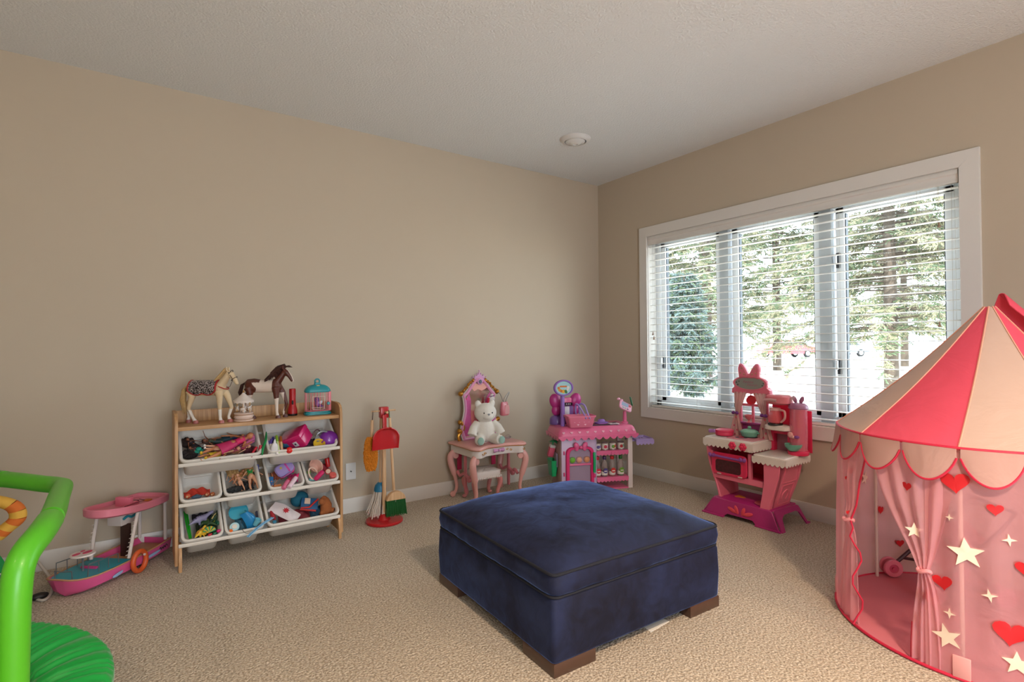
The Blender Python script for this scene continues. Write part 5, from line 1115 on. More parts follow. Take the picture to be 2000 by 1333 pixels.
# little stool under the table
so_ = thing('toy_stool', 'small pink stool with a quilted white seat tucked under the vanity', 'toy stool', (-1.500, -.235, 0))
def st_out(k): return [(x, y) for x, y in rrect(.245-2*k, .190-2*k, .035, 5)]
MB(M_vw).loft([[(x, y, z) for x, y in st_out(k)] for k, z in ((.004, .168), (0, .172), (0, .205), (.006, .215))]).build('skirt_rail', so_)
MB(M_vw).sheet(lambda u, v: (-.118+.236*u, -.090+.18*v, .213+.016*(math.sin(PI*u)*math.sin(PI*v))**.4-.004*(abs(math.sin(6*PI*(u+v*.75)/1.5)) < .18 or abs(math.sin(6*PI*(u-v*.75)/1.5)) < .18)), 40, 32, .004).build('cushion', so_)
lc = MB(M_vw)
for (x0, y0, x1, y1, n_) in ((-.12, -.093, .12, -.093, 14), (-.122, -.09, -.122, .09, 10), (.122, -.09, .122, .09, 10)):
    for i in range(n_): f = (i+.5)/n_; lc.sph((x0+(x1-x0)*f, y0+(y1-y0)*f, .168), .0095, 8, 6)
lc.build('lace_edge', so_)
for sx in (-1, 1):
    for sy in (-1, 1):
        lg = MB(mat('stool_pink', 'd68a8c', .35)); b0 = Vector((sx*.090, sy*.062, 0)); d = Vector((sx, sy*.5, 0)).normalized()
        P_ = bez([b0+d*o+Vector((0, 0, z)) for o, z in ((0, .168), (.030, .15), (.034, .118), (.018, .075), (.010, .04), (.024, .016))], 4)
        lg.tube(P_, [.020-.0004*k for k in range(len(P_))], 10).sph(b0+d*.028+Vector((0, 0, .014)), (.019, .019, .014), 12, 8); lg.build('leg', so_)
# teddy bear
bear = thing('teddy_bear', 'white plush teddy bear with mint foot pads sitting on the vanity', 'teddy bear', (-1.508, -.300, .430), rz=math.radians(-14)); bear.scale = (1.06, 1.06, 1.06)
M_pl = mat('plush_white', 'd9d2c8', 1, bump=1.0, bscale=260, sheen=.3, var=.04, vscale=20); M_mint = mat('plush_mint', '8fb0a4', 1, bump=.6, bscale=300)
q = MB(M_pl); q.sph((0, .012, .092), (.074, .064, .088), 20, 14); q.sph((0, -.002, .222), (.082, .072, .070), 20, 14); q.sph((0, -.052, .202), (.040, .034, .030), 16, 10)
for s in (-1, 1):
    q.sph((s*.054, .006, .287), (.024, .016, .026), 12, 8)
    q.tube([(s*.058, .008, .150), (s*.092, -.012, .115), (s*.112, -.030, .068)], [.027, .030, .033], 12)
    q.tube([(s*.045, -.01, .036), (s*.065, -.070, .034), (s*.076, -.112, .040)], [.038, .037, .034], 12)
organic('body', q, .0052, bear, 5)
for s in (-1, 1):
    MB(M_mint).sph((s*.079, -.140, .041), (.023, .007, .027), 16, 10, rot=(0, 0, s*.16)).build('foot_pad', bear)
    MB(MATS['bead_black']).sph((s*.031, -.069, .226), .0052, 10, 8).build('eye', bear)
MB(mat('plush_nose', '7a7c80', .6)).prism([(-.010, .006), (0, .010), (.010, .006), (0, -.008)], .006, T=Matrix.Translation((0, -.082, .214)) @ XZ, bev=.001).build('nose', bear)
# handbag, tiara, plush charm
hb_ = thing('toy_handbag', 'small pink toy handbag with a silver loop handle hanging right of the mirror', 'handbag', (-1.205, -.115, .60), rz=.25)
MB(mat('bag_pink', 'd07880', .35, coat=.3)).loft([[(x*s, y*s*t, z) for x, y in rrect(.082, .044, .016, 5)] for s, t, z in ((.82, 1.1, 0), (.95, 1.1, .006), (1, 1, .05), (.92, .7, .095), (.82, .4, .112))]).build('body', hb_)
MB(mat('bag_pink_light', 'dda0a0', .3, coat=.4)).loft([[(.012+x*s, -.022+y*.3, z) for x, y in rrect(.056, .02, .009, 4)] for s, z in ((.9, .012), (1, .02), (.95, .06), (.7, .085))]).build('front_pocket', hb_)
MB(mat('silver_loop', '9c9690', .3, metal=.7)).tube(bez([(-.010, 0, .105), (.0, 0, .138), (.034, 0, .170), (.062, 0, .188), (.052, 0, .165), (.026, 0, .132), (.012, 0, .105)], 5), .0038, 8).tube(bez([(-.012, 0, .108), (-.022, .01, .15), (-.045, .015, .19), (-.062, .02, .185)], 5), .003, 8).build('handle', hb_)
ti = thing('toy_tiara', 'little silver tiara lying at the right end of the vanity top', 'tiara', (-1.262, -.215, .431))
q = MB(mat('tiara_silver', 'a8a2a6', .25, metal=.8)); R_ = .042
for k in range(15):
    a = math.radians(180+180*k/14); h_ = .010+.022*math.exp(-((k-7)/2.6)**2)
    q.cyl((R_*math.cos(a), R_*.7*math.sin(a), 0), (R_*1.05*math.cos(a), R_*.75*math.sin(a), h_), .0013, 6); q.sph((R_*1.05*math.cos(a), R_*.75*math.sin(a), h_), .0028, 7, 5)
for z in (.002, .009): q.tube([(R_*math.cos(math.radians(150+240*k/24)), R_*.7*math.sin(math.radians(150+240*k/24)), z) for k in range(25)], .0018, 6)
q.build('band', ti)
pm = MB(mat('charm_white', 'd0c4c0', .95, bump=1, bscale=300), mat('charm_purple', '5a2a70', .6), mat('charm_red', 'c01c40', .7)).sph((0, 0, .02), (.030, .020, .026), 14, 10).sph((.004, 0, .050), (.016, .014, .014), 12, 8)
pm.m(1).tube([(-.018, -.014, .040), (.0, -.018, .046), (.020, -.012, .050)], .003, 6).m(2).tube(bez([(-.028, -.004, .032), (-.034, -.004, .0), (-.026, -.004, -.06), (-.020, -.004, -.11)], 5), .010, 8)
small('plush_charm', 'white fluffy charm with purple ribbon hung on the right of the mirror', 'charm', pm, (-1.345, -.135, .725))
lid_ = MB(mat('tray_clear', 'cfbcc8', .25), M_vl).lathe([(.050, 0), (.052, .004), (.046, .022), (.030, .032), (.0001, .034)], 26, sc=(1, .8)); small('trinket_case', 'pearly pink domed trinket case behind the bear on the vanity', 'trinket case', lid_, (-1.350, -.245, .430))
# ------------------------------------------------------------------ toy grocery stand
M_gp = mat('store_pink', 'd9648e', .35, coat=.15); M_gh = mat('store_hot', 'cf2468', .35); M_gl = mat('store_lilac', 'c9b2cf', .4); M_gw = mat('store_white', 'd8cbc6', .4); M_gv = mat('store_violet', '8a5fb0', .35, coat=.2); M_gm = mat('store_magenta', 'b02a78', .35); M_gg = mat('store_green', '12a060', .35)
gs_ = thing('toy_grocery_stand', 'pink toy grocery stand with fridge door and shelves in the corner', 'toy shop', (-.93, -.51, 0), rz=math.radians(-22))
MB(M_gl).b2((.004, .0, .03), (.300, .012, .45), .003).build('fridge_front', gs_)
MB(mat('store_side', 'a88a86', .5)).b2((.0, .012, .0), (.014, .245, .47), .003).build('side_wall', gs_)
MB(mat('store_back', '7a5c6c', .5)).b2((.014, .235, .02), (.30, .245, .45), .001).build('back_wall', gs_)
MB(M_gl).b2((.292, .0, .02), (.302, .24, .45), .001).build('divider', gs_)
for y in (.0, .21): MB(M_gw).b2((.578, y, 0), (.618, y+.034, .45), .004).build('post', gs_)
MB(M_gw).b2((.0, .0, .0), (.04, .03, .03), .002).build('foot', gs_)
# canopy counter with a scalloped skirt
def cano(k, z): return [(x+.303, y+.115, z) for x, y in rrect(.62+2*k, .29+2*k, .03+max(k, 0)*.3, 5)]
MB(M_gp).loft([cano(.028, .448), cano(.024, .47), cano(.012, .500), cano(.0, .515), cano(-.012, .521), cano(-.14, .521)], caps=True).build('counter', gs_)
sk = MB(M_gp); ring = cbez([(x, y, 0) for x, y, z in cano(.030, 0)], 1)
def skirt(p0, p1, n, depth, z, b, h=.026):
    p0, p1 = Vector(p0), Vector(p1); L_ = (p1-p0).length; out = [(L_, 0), (0, 0)]
    for i in range(n):
        for k in range(7): out.append((L_*(i+k/7)/n, -h+depth-depth*math.sin(PI*k/7)))
    out.append((L_, -h+depth)); d = (p1-p0).normalized(); nn = Vector((d.y, -d.x, 0))
    T = Matrix(((d.x, 0, nn.x, p0.x), (d.y, 0, nn.y, p0.y), (0, 1, 0, z), (0, 0, 0, 1))); b.prism(out[::-1], .005, T=T)
skirt((-.034, -.058, 0), (.640, -.058, 0), 11, .022, .456, sk, .036); skirt((-.034, .288, 0), (-.034, -.058, 0), 5, .022, .456, sk, .036); skirt((.640, -.058, 0), (.640, .288, 0), 5, .022, .456, sk, .036)
sk.build('scalloped_skirt', gs_)
hrt = MB(mat('store_pearl', 'e0a2b8', .3))
for i in range(10): hrt.prism(heart(.022), .003, T=Matrix.Translation((.005+.0665*i, -.055, .483)) @ XZ @ Matrix.Rotation(-.35, 4, 'X'))
hrt.build('heart_relief', gs_)
# fridge door
door = [(-.118, 0), (-.118, .265)]+[(-.118+.05*(1-math.cos(a)), .265+.05*math.sin(a)) for a in [PI/2*k/5 for k in range(1, 6)]]+[(.118-.05*(1-math.cos(a)), .265+.05*math.sin(a)) for a in [PI/2*k/5 for k in range(5, 0, -1)]]+[(.118, .265), (.118, 0)]
inn = [(x*.76, .026+z*.86) for x, z in door]; fd = MB(M_gh); n = len(door)
fd.loft([[(.155+x, y, .045+z) for x, z in o] for o, y in ((door, -.001), (door, -.018), ([(x*.97, .004+z*.975) for x, z in door], -.024), ([(x*.8, .022+z*.88) for x, z in door], -.024), (inn, -.018), (inn, -.001))], caps=False); fd.build('fridge_door', gs_)
MB(mat('fridge_window', 'a08a9c', .1, alpha=.28, coat=.5)).prism(inn, .002, T=Matrix.Translation((.155, -.010, .045)) @ XZ).build('door_window', gs_)
MB(M_gp).b2((.055, -.020, .212), (.255, .16, .226), .003).build('door_shelf', gs_)
MB(M_gg).tube([(.268, -.034, .315), (.268, -.040, .24), (.268, -.034, .155)], .0105, 10).build('door_handle', gs_)
MB(M_gh).b2((.018, -.012, .13), (.028, -.002, .16), .002).b2((.018, -.012, .30), (.028, -.002, .33), .002).b2((.262, -.030, .110), (.282, -.012, .14), .004).build('hinge', gs_)
bo = MB(mat('bow_pink', 'dc5a8c', .35))
for s in (-1, 1): bo.sph((.157+s*.036, -.028, .372), (.021, .012, .030), 14, 10, rot=(0, s*.45, 0)).sph((.157+s*.034, -.026, .350), (.018, .010, .020), 12, 8)
bo.sph((.157, -.032, .360), (.013, .012, .013), 12, 8); bo.build('bow', gs_)
for z in (.305, .090, .0):
    b = MB(M_gp); b.b2((.302, -.004, z), (.578, .235, z+.010), .002)
    if z: skirt((.302, -.002, 0), (.578, -.002, 0), 9, .010, z+.008, b, .036)
    b.build('shelf', gs_)
MB(M_gp).prism([(-.02, -.01), (-.02, .016), (0, .006), (.02, .016), (.02, -.01), (0, -.002)], .006, T=Matrix.Translation((.445, -.008, .29)) @ XZ, bev=.001).build('shelf_bow', gs_)
# things on the counter (fixed parts of the toy)
MB(mat('belt_black', '2a1c30', .5)).b2((.255, .0, .5195), (.50, .06, .5235), .001).build('conveyor', gs_)
MB(mat('reader_white', 'd0c4cc', .4), mat('reader_black', '2c2a30', .4)).b2((.435, .03, .521), (.520, .10, .527), .002).m(1).b2((.465, .05, .5265), (.50, .07, .5285), .001).build('card_reader', gs_)
MB(M_gv).lathe([(.055, .521), (.055, .530), (.03, .538), (.026, .550), (.020, .556), (.0001, .557)], 24, TR((.40, .13, 0)), sc=(1.1, .8)).build('scanner_dial', gs_)
sg = MB(M_gv); sg.cyl((.036, .06, .52), (.036, .06, .78), .017, 14)
sg.build('sign_pole', gs_)
ov = [(.086*math.cos(a), .066*math.sin(a)) for a in [2*PI*k/36 for k in range(36)]]
Ts = Matrix.Translation((.040, .052, .832)) @ Matrix.Rotation(.1, 4, 'Z') @ XZ
s2 = MB(M_gv); s2.loft([[(x*k, y*k, z) for x, y in ov] for k, z in ((.98, -.008), (1, 0), (1, .012), (.95, .018), (.84, .018), (.80, .010), (.1, .010))], T=Ts); s2.build('sign_frame', gs_)
sp = MB(mat('sign_sky', '9cc4c8', .5), mat('sign_orange', 'cc6a24', .5), mat('sign_yellow', 'd6a22c', .5), mat('sign_green', '4a7a4a', .5), mat('sign_white', 'd9d0c8', .5))
sp.prism([(x*.80, y*.80) for x, y in ov], .0015, T=Ts, z0=.0105)
sp.m(1).prism(rrect(.062, .013, .005, 3, -.004, .012), .001, T=Ts, z0=.0125)
for (m_, x, y, r) in ((1, -.045, 0, .011), (2, -.036, -.016, .013), (1, -.022, -.024, .012), (2, -.004, -.028, .015), (3, .016, -.026, .012), (4, .040, .002, .013), (4, .034, -.014, .010), (3, .022, -.036, .010)): sp.m(m_).prism([(x+r*math.cos(a), y+r*math.sin(a)) for a in [2*PI*k/14 for k in range(14)]], .0012, T=Ts, z0=.0125)
sp.build('sign_picture', gs_)
# butterfly-shaped cash register
rg_ = MB(M_gm)
for s, cx in ((-1, .03), (1, .165)):
    rg_.sph((cx+s*.018, .17, .712), (.052, .028, .066), 18, 12, rot=(0, s*.35, 0)).sph((cx+s*.012, .17, .638), (.042, .026, .046), 16, 10)
rg_.build('register_bow', gs_)
MB(mat('register_violet', '7a4a90', .4)).box((.10, .16, .60), (.11, .07, .15), .012).build('register_body', gs_)
MB(M_gp).box((.10, .135, .715), (.075, .03, .06), .012).build('register_top', gs_)
MB(mat('display_black', '241c28', .2), mat('display_digits', 'b8a8b0', .4)).prism(rrect(.075, .026, .012), .006, T=Matrix.Translation((.105, .122, .692)) @ XZ, bev=.001).m(1).prism(rrect(.006, .012, .002, 2, -.016, 0), .001, T=Matrix.Translation((.105, .1155, .692)) @ XZ).prism(rrect(.008, .011, .002, 2, 0, 0), .001, T=Matrix.Translation((.105, .1155, .692)) @ XZ).prism(rrect(.008, .011, .002, 2, .014, 0), .001, T=Matrix.Translation((.105, .1155, .692)) @ XZ).build('price_display', gs_)
MB(mat('receipt_white', 'd6cdd2', .7)).b2((.075, .118, .605), (.115, .121, .672), .001).build('receipt', gs_)
MB(mat('drum_violet', '6a4a8e', .3, coat=.3)).lathe([(.058, .521), (.060, .53), (.058, .565), (.045, .585), (.02, .598), (.0001, .60)], 26, TR((.025, .19, 0))).build('scale_dome', gs_)
pl_ = MB(M_gp); pl_.cyl((.597, .10, .52), (.597, .10, .62), .018, 16, r2=.013).lathe([(.03, .52), (.028, .528), (.018, .534)], 18, TR((.597, .10, 0))); pl_.build('pillar', gs_)
Tt = Matrix.Translation((.592, .085, .655)) @ Matrix.Rotation(-.12, 4, 'Z') @ Matrix.Rotation(.45, 4, 'Y') @ Matrix.Rotation(-.75, 4, 'X') @ XZ
tb_ = MB(mat('store_pale_pink', 'dd9cb4', .35)); tb_.prism(rrect(.115, .085, .022, 5), .016, T=Tt, bev=.004)
for s in (-1, 1): tb_.sph(Tt @ Vector((-.055+s*.014, .048, .006)), (.016, .009, .011), 12, 8)
tb_.build('terminal', gs_)
MB(mat('terminal_screen', '8a9ab4', .3), mat('terminal_btn_red', 'b8323c', .4), mat('terminal_btn_teal', '5aa69a', .4), mat('terminal_ink', '4a4460', .4)).prism(rrect(.062, .040, .005, 3, -.008, .010), .0015, T=Tt, z0=.0158).m(1).prism(rrect(.02, .018, .004, 3, .036, .014), .002, T=Tt, z0=.016).m(2).prism(rrect(.016, .010, .004, 3, -.022, -.026), .002, T=Tt, z0=.016).prism(rrect(.016, .010, .004, 3, -.002, -.026), .002, T=Tt, z0=.016).m(3).prism(rrect(.016, .010, .004, 3, .020, -.026), .002, T=Tt, z0=.016).build('terminal_face', gs_)
MB(mat('card_green', '3a8a68', .4)).box((0, 0, 0), (.004, .03, .075), .001, T=Matrix.Translation((.655, .095, .70)) @ Matrix.Rotation(-.25, 4, 'Y')).build('payment_card', gs_)
# side tray
tr = MB(mat('tray_lilac', 'b09cd2', .35)); 
tr.loft([[(x+.735, y+.10, z) for x, y in o] for o, z in ((rrect(.155, .17, .012), .372), (rrect(.16, .175, .014), .395), (rrect(.146, .160, .012), .395), (rrect(.142, .156, .012), .380), (rrect(.01, .01, .002), .380))]); skirt((.655, .012, 0), (.815, .012, 0), 5, .012, .384, tr, .040); skirt((.815, .012, 0), (.815, .188, 0), 5, .012, .384, tr, .040)
tr.b2((.618, .05, .37), (.66, .15, .385), .003).build('side_tray', gs_)
MB(mat('tray_mark', '4a3a78', .5)).b2((.70, .05, .3945), (.712, .062, .3965)).b2((.722, .05, .3945), (.734, .062, .3965)).build('tray_slots', gs_)
GM = Matrix.Translation((-.93, -.51, 0)) @ Matrix.Rotation(math.radians(-22), 4, 'Z')
def gp(x, y, z): return tuple(GM @ Vector((x, y, z)))
# basket
gb = thing('toy_basket', 'small pink toy shopping basket with violet handles on the counter', 'basket', gp(.155, -.012, .5215), rz=math.radians(-22))
M_bk = mat('basket_pink', 'dd7490', .35)
q = MB(M_bk); q.loft([[(x, y, z) for x, y in rrect(w_, d_, .014, 4)] for w_, d_, z in ((.185, .085, 0), (.19, .09, .004), (.222, .115, .078), (.236, .128, .080), (.238, .130, .094), (.226, .118, .094), (.216, .108, .078), (.18, .08, .008), (.01, .01, .008))]); q.build('tub', gb)
q = MB(mat('basket_pearl', 'e6b0c0', .3))
for i in range(4): q.prism(heart(.020), .003, T=Matrix.Translation((-.06+.04*i, -.049, .050)) @ XZ)
for i in range(2): q.prism(heart(.016), .003, T=Matrix.Translation((-.03+.06*i, -.046, .024)) @ XZ)
q.build('heart_relief', gb)
q = MB(mat('handle_violet', '9a84c4', .35))
for dy in (-.012, .02): q.tube(bez([(.045+dy, -.060, .070), (.030+dy, -.050, .11), (.010+dy*1.6, .0, .172), (-.005+dy, .04, .175), (.0+dy, .060, .11), (.01+dy, .066, .085)], 5), .007, 8)
q.build('handles', gb)
# cans
for i, (x, c, lb) in enumerate(((.325, ('5a4a86', '8a80b0'), 'toy food can with a blueberry label, leftmost on the upper shelf'), (.388, ('c8324c', 'd9a0b0'), 'toy food can with a pink peach label, second from the left'), (.456, ('6a9a3a', 'cf5a2c'), 'toy food can with a kiwi and orange label, third from the left'), (.528, ('b02428', '7aa890'), 'toy food can with a red tomato label, rightmost on the upper shelf'))):
    t = thing('food_can', lb, 'toy can', gp(x, .035, .3155), rz=math.radians(-22), group='toy cans on the upper shelf')
    MB(mat('can_tin', '9c8c88', .35, metal=.5)).lathe([(.0265, 0), (.028, .003), (.0265, .006), (.0265, .058), (.028, .061), (.0265, .064), (.023, .064), (.023, .060), (.0001, .060)], 22).build('can', t)
    q = MB(mat('can_paper', 'd9d2c8', .6), mat('canfruit_'+c[0], c[0], .5), mat('canfruit_'+c[1], c[1], .5)); q.lathe([(.0270, .010), (.0272, .011), (.0272, .053), (.0270, .054)], 22, caps=False)
    q.m(1).sph((-.004, -.0255, .030), (.014, .0045, .014), 12, 8).m(2).sph((.010, -.0240, .034), (.011, .0045, .012), 12, 8).sph((.0, -.0262, .018), (.007, .002, .004), 8, 6); q.build('label', t)
# juice bottles
for i, (x, c, c2, lb) in enumerate(((.322, 'b0182c', 'c8203c', 'toy juice bottle with a red cap at the left end of the lower shelf'), (.382, '3a2450', '4a3a78', 'toy grape juice bottle with a dark purple cap'), (.450, 'b81a1a', 'c82a20', 'toy tomato juice bottle with a bright red cap'), (.525, '1f6a24', '6a9a2c', 'toy juice bottle with a green cap at the right end of the lower shelf'))):
    t = thing('juice_bottle', lb, 'toy bottle', gp(x, .035, .1005), rz=math.radians(-22), group='toy juice bottles on the lower shelf')
    MB(mat('bottle_clear', 'a8948e', .15, alpha=.45, coat=.4)).lathe([(.024, .0), (.027, .004), (.0275, .07), (.024, .10), (.014, .128), (.012, .140), (.0001, .141)], 22).build('glass', t)
    MB(mat('juice_'+c, c, .3)).lathe([(.0245, .002), (.0245, .022), (.0001, .023)], 20).build('juice', t)
    MB(mat('bcap_'+c, c, .35)).lathe([(.015, .138), (.0155, .140), (.0155, .160), (.014, .163), (.0001, .163)], 18).build('cap', t)
    q = MB(mat('can_paper', 'd9d2c8', .6), mat('blabel_'+c2, c2, .5)); q.lathe([(.0280, .014), (.0282, .015), (.0282, .040), (.0280, .042)], 22, caps=False); q.m(1).lathe([(.021, 0), (.020, .003), (.0001, .004)], 18, TR((0, -.0270, .050), (PI/2, 0, 0))).m(0).box((0, -.0315, .047), (.026, .002, .008), .0005); q.build('label', t)
for i, (x, c, lb) in enumerate(((.092, '6ab02c', 'green toy fruit on the fridge shelf'), (.150, 'd99a80', 'peach coloured toy fruit in the middle of the fridge shelf'), (.215, 'cf8a5a', 'pale orange toy fruit at the right of the fridge shelf'))):
    t = thing('toy_fruit', lb, 'toy fruit', gp(x, .012, .2265), group='toy fruit in the fridge'); MB(mat('fruit_'+c, c, .45, var=.1)).lathe([(.0001, .004), (.014, .0), (.028, .012), (.033, .030), (.027, .049), (.012, .055), (.0001, .050)], 20, caps=False).build('flesh', t); MB(mat('stem_brown', '5a3a20', .7)).cyl((0, 0, .050), (.003, 0, .058), .0015, 6).build('stem', t)
# things hanging on the left side
gr = thing('toy_pocket', 'green open side pocket hooked on the left side of the grocery stand', 'pocket', gp(-.030, .14, .11), rz=math.radians(-22))
q = MB(M_gg); q.loft([[(x, y, z) for x, y in o] for o, z in ((rrect(.035, .10, .006), 0), (rrect(.055, .13, .008), .13), (rrect(.049, .124, .008), .13), (rrect(.030, .094, .005), .006), (rrect(.004, .004, .001), .006))]); q.build('pocket', gr)
ct = thing('milk_carton', 'small pink and white toy carton tipped in the side rack of the grocery stand', 'toy carton', gp(-.034, .16, .30), rot=(.15, .22, math.radians(-22)))
MB(mat('carton_pink', 'd0506c', .5)).box((0, 0, 0), (.045, .04, .075), .002).build('box', ct); MB(mat('carton_white', 'd8ccc4', .5)).box((0, 0, .048), (.046, .041, .022), .002).build('top', ct)
lf = MB(mat('leaf_green', '157a48', .45)); rnd = random.Random(3)
for i in range(16):
    a = rnd.uniform(0, 2*PI); l = rnd.uniform(.03, .055); lf.tube([(0, 0, 0), (l*.5*math.cos(a), l*.5*math.sin(a), .012), (l*math.cos(a), l*math.sin(a), rnd.uniform(-.015, .02))], [.003, .010, .002], 6, flat=.35)
small('toy_leaves', 'dark green toy salad leaves above the pink carton', 'toy leaves', lf, gp(-.028, .10, .385))
sc2 = MB(mat('grey_card', '8d8298', .5)).box((0, 0, 0), (.006, .07, .11), .001); o = small('grey_board', 'grey lilac board between the carton and the green pocket', 'board', sc2, gp(-.012, .10, .245), Matrix.Rotation(math.radians(-22), 3, 'Z'))
# ------------------------------------------------------------------ toy kitchen
M_kp = mat('kitchen_pink', 'e4748e', .35, coat=.15); M_kh = mat('kitchen_hot', 'dc2c5a', .35, coat=.15); M_km = mat('kitchen_magenta', 'b22a78', .35, coat=.2); M_kw = mat('kitchen_white', 'ddd4ce', .35); M_kv = mat('kitchen_violet', '8a4a9c', .35); M_kt = mat('kitchen_mint', '6cb09a', .35)
kt = thing('toy_kitchen', 'pink toy kitchen with oven, bow-topped window and magenta base below the window', 'toy kitchen', (-.24, -1.75, 0), rz=-PI/2)
# base: flared skirt, cut away below between the feet
bs = MB(M_km); BX0, BX1 = -.285, .262
def fl_ring(k, z): return [(x-.012, y-.045, z) for x, y in rrect(.545-2*k, .34-2*k, .03, 4)]
front = [(-.287, 0), (-.287, .008), (-.268, .016), (-.205, .112), (-.19, .122), (.195, .122), (.212, .112), (.248, .016), (.262, .008), (.262, 0), (.100, 0), (.098, .010), (.078, .030), (-.10, .030), (-.125, .010), (-.128, 0)]
bs.prism(front[::-1], .012, T=Matrix.Translation((0, -.186, 0)) @ XZ @ Matrix.Rotation(0, 4, 'X'), bev=.002)
bs.b2((-.292, -.208, 0), (-.125, -.184, .010), .004).b2((.098, -.208, 0), (.268, -.184, .010), .004)
bs.loft([[(-.205, -.188, .118), (.212, -.188, .118), (.205, .105, .118), (-.20, .105, .118)], [(-.200, -.180, .124), (.206, -.180, .124), (.20, .10, .124), (-.195, .10, .124)]])
for s, x0, x1 in ((-1, -.205, -.287), (1, .212, .262)):
    arch = [(-.186, 0), (-.186, .112), (-.17, .120), (.08, .120), (.10, .112), (.135, .012), (.16, .008), (.16, 0), (.118, 0), (.085, .075), (.05, .088), (-.09, .088), (-.125, .07), (-.15, 0)]
    T = Matrix(((0, 0, 1, 0), (1, 0, 0, 0), (0, 1, 0, 0), (0, 0, 0, 1)))
    n0 = len(bs.v); bs.prism(arch, .010, T=Matrix.Translation((0, 0, 0)) @ T)
    for i in range(n0, len(bs.v)):
        x, y, z = bs.v[i]; bs.v[i] = (x*s+x0+(x1-x0)*(1-min(z, .12)/.12)**1.3, y, z)
bs.b2((-.275, .13, 0), (-.235, .16, .012), .003).b2((-.2, .09, .10), (.205, .105, .122), .002); bs.build('base', kt)
lv = MB(mat('leaf_coral', 'e0485c', .35))
for x, z, a, l in ((-.062, .066, 1.2, .034), (-.030, .074, .35, .030), (.018, .072, -.35, .030), (.052, .062, -1.25, .036)): lv.sph((x, -.200, z), (.013, .006, l), 12, 10, rot=(0, -a, 0))
lv.build('leaf_ornament', kt)
MB(mat('mat_orange', 'd9822a', .5)).prism([(.032*math.cos(a)*(1+.25*math.cos(3*a)), .026*math.sin(a)*(1+.2*math.cos(3*a))) for a in [2*PI*k/24 for k in range(24)]], .003, T=TR((-.09, -.06, .1242))).build('orange_print', kt)
MB(mat('plate_pink', 'd65c72', .35)).lathe([(.045, .1243), (.058, .131), (.056, .133), (.04, .127), (.0001, .127)], 30, TR((.105, -.10, 0))).build('tray_print', kt)
# side cheeks, waisted: wide above, narrow below
ck = [(-.14, .12), (-.160, .30), (-.175, .36), (-.185, .46), (.08, .46), (.085, .36), (.075, .30), (.06, .12)]
for s, xb, xt in ((-1, -.186, -.262), (1, .186, .262)):
    b = MB(M_kp); T = Matrix(((0, 0, 1, 0), (1, 0, 0, 0), (0, 1, 0, 0), (0, 0, 0, 1)))
    rows = []
    for k in range(9):
        z = .12+.34*k/8; f = k/8; x = xb+(xt-xb)*(math.sin(f*PI/2)**1.3); y0 = -.150-.035*f; y1 = .06+.03*math.sin(f*PI*.8)
        rows.append([(x-s*.012, y0, z), (x, y0, z), (x, y1, z), (x-s*.012, y1, z)])
    b.loft(rows)
    if s > 0:
        for (y0, y1, z0, z1) in ((-.10, .04, .14, .27), (-.115, .055, .29, .43)):
            f0 = (z0-.12)/.34; f1 = (z1-.12)/.34; X = lambda z: xb+(xt-xb)*(math.sin(max(0, (z-.12)/.34)*PI/2)**1.3)+.001
            b.tube([(X(z), y, z) for y, z in ((y0, z0), (y0, (z0+z1)/2), (y0, z1), (y1, z1), (y1, (z0+z1)/2), (y1, z0))], .0035, 6, closed=True)
        b.tube(bez([(X(.17), -.06, .17), (X(.21), -.07, .21), (X(.235), -.03, .235), (X(.21), .0, .21), (X(.17), -.01, .17)], 4), .004, 6)
    b.build('side_panel', kt)
# front face: posts, shelf, oven bay
fc = MB(M_kp); Ft = Matrix.Translation((0, -.135, 0)) @ XZ
def facew(z): f = (z-.12)/.34; return .186+(.262-.186)*(math.sin(max(f, 0)*PI/2)**1.3)
lw = [(-facew(.12+.34*k/8), .12+.34*k/8) for k in range(9)]
fc.prism([(-.262, .445)]+[(-.228, .43), (-.222, .29), (-.214, .262)]+[(-.165, .12)]+[(x, z) for x, z in lw], .028, T=Ft, bev=.003)
fc.prism([(.150, .458)]+[(.150, .28), (.143, .24), (.122, .12)]+[(-x, z) for x, z in lw], .048, T=Ft, bev=.003)
fc.prism([(-.228, .250), (-.228, .284), (.155, .284), (.155, .245)][::-1], .028, T=Ft, bev=.003).prism([(.032, .28), (.032, .45), (.052, .45), (.052, .28)][::-1], .028, T=Ft, bev=.003); fc.build('front_frame', kt)
MB(M_kh).b2((-.235, -.128, .27), (.17, .06, .278), .002).b2((-.235, .05, .27), (.17, .058, .45), .002).b2((.155, -.12, .27), (.163, .05, .45), .001).build('bay_lining', kt)
od = MB(M_kh); od.prism(rrect(.262, .150, .030, 5, -.100, .355), .016, T=Matrix.Translation((0, -.160, 0)) @ XZ, bev=.004)
od.prism(rrect(.206, .100, .022, 5, -.102, .342), .003, T=Matrix.Translation((0, -.1755, 0)) @ XZ, bev=.001); od.build('oven_door', kt)
MB(mat('oven_window', '4a1a24', .25, var=.9, vscale=55)).prism(rrect(.188, .084, .018, 5, -.102, .342), .002, T=Matrix.Translation((0, -.1778, 0)) @ XZ).build('oven_window', kt)
hn = MB(M_kv).tube([(-.205, -.200, .412), (-.10, -.205, .409), (.01, -.200, .406)], .008, 10)
for x in (-.212, .016):
    for s in (-1, 1): hn.sph((x+s*.013, -.198, .410), (.013, .009, .016), 10, 8, rot=(0, s*.5, 0))
    hn.cyl((x, -.20, .410), (x, -.170, .410), .006, 8)
hn.build('oven_handle', kt)
MB(mat('clip_white', 'e0cfcb', .4)).b2((-.185, -.181, .284), (-.155, -.172, .291), .002).b2((-.03, -.181, .284), (-.0, -.172, .291), .002).build('door_clips', kt)
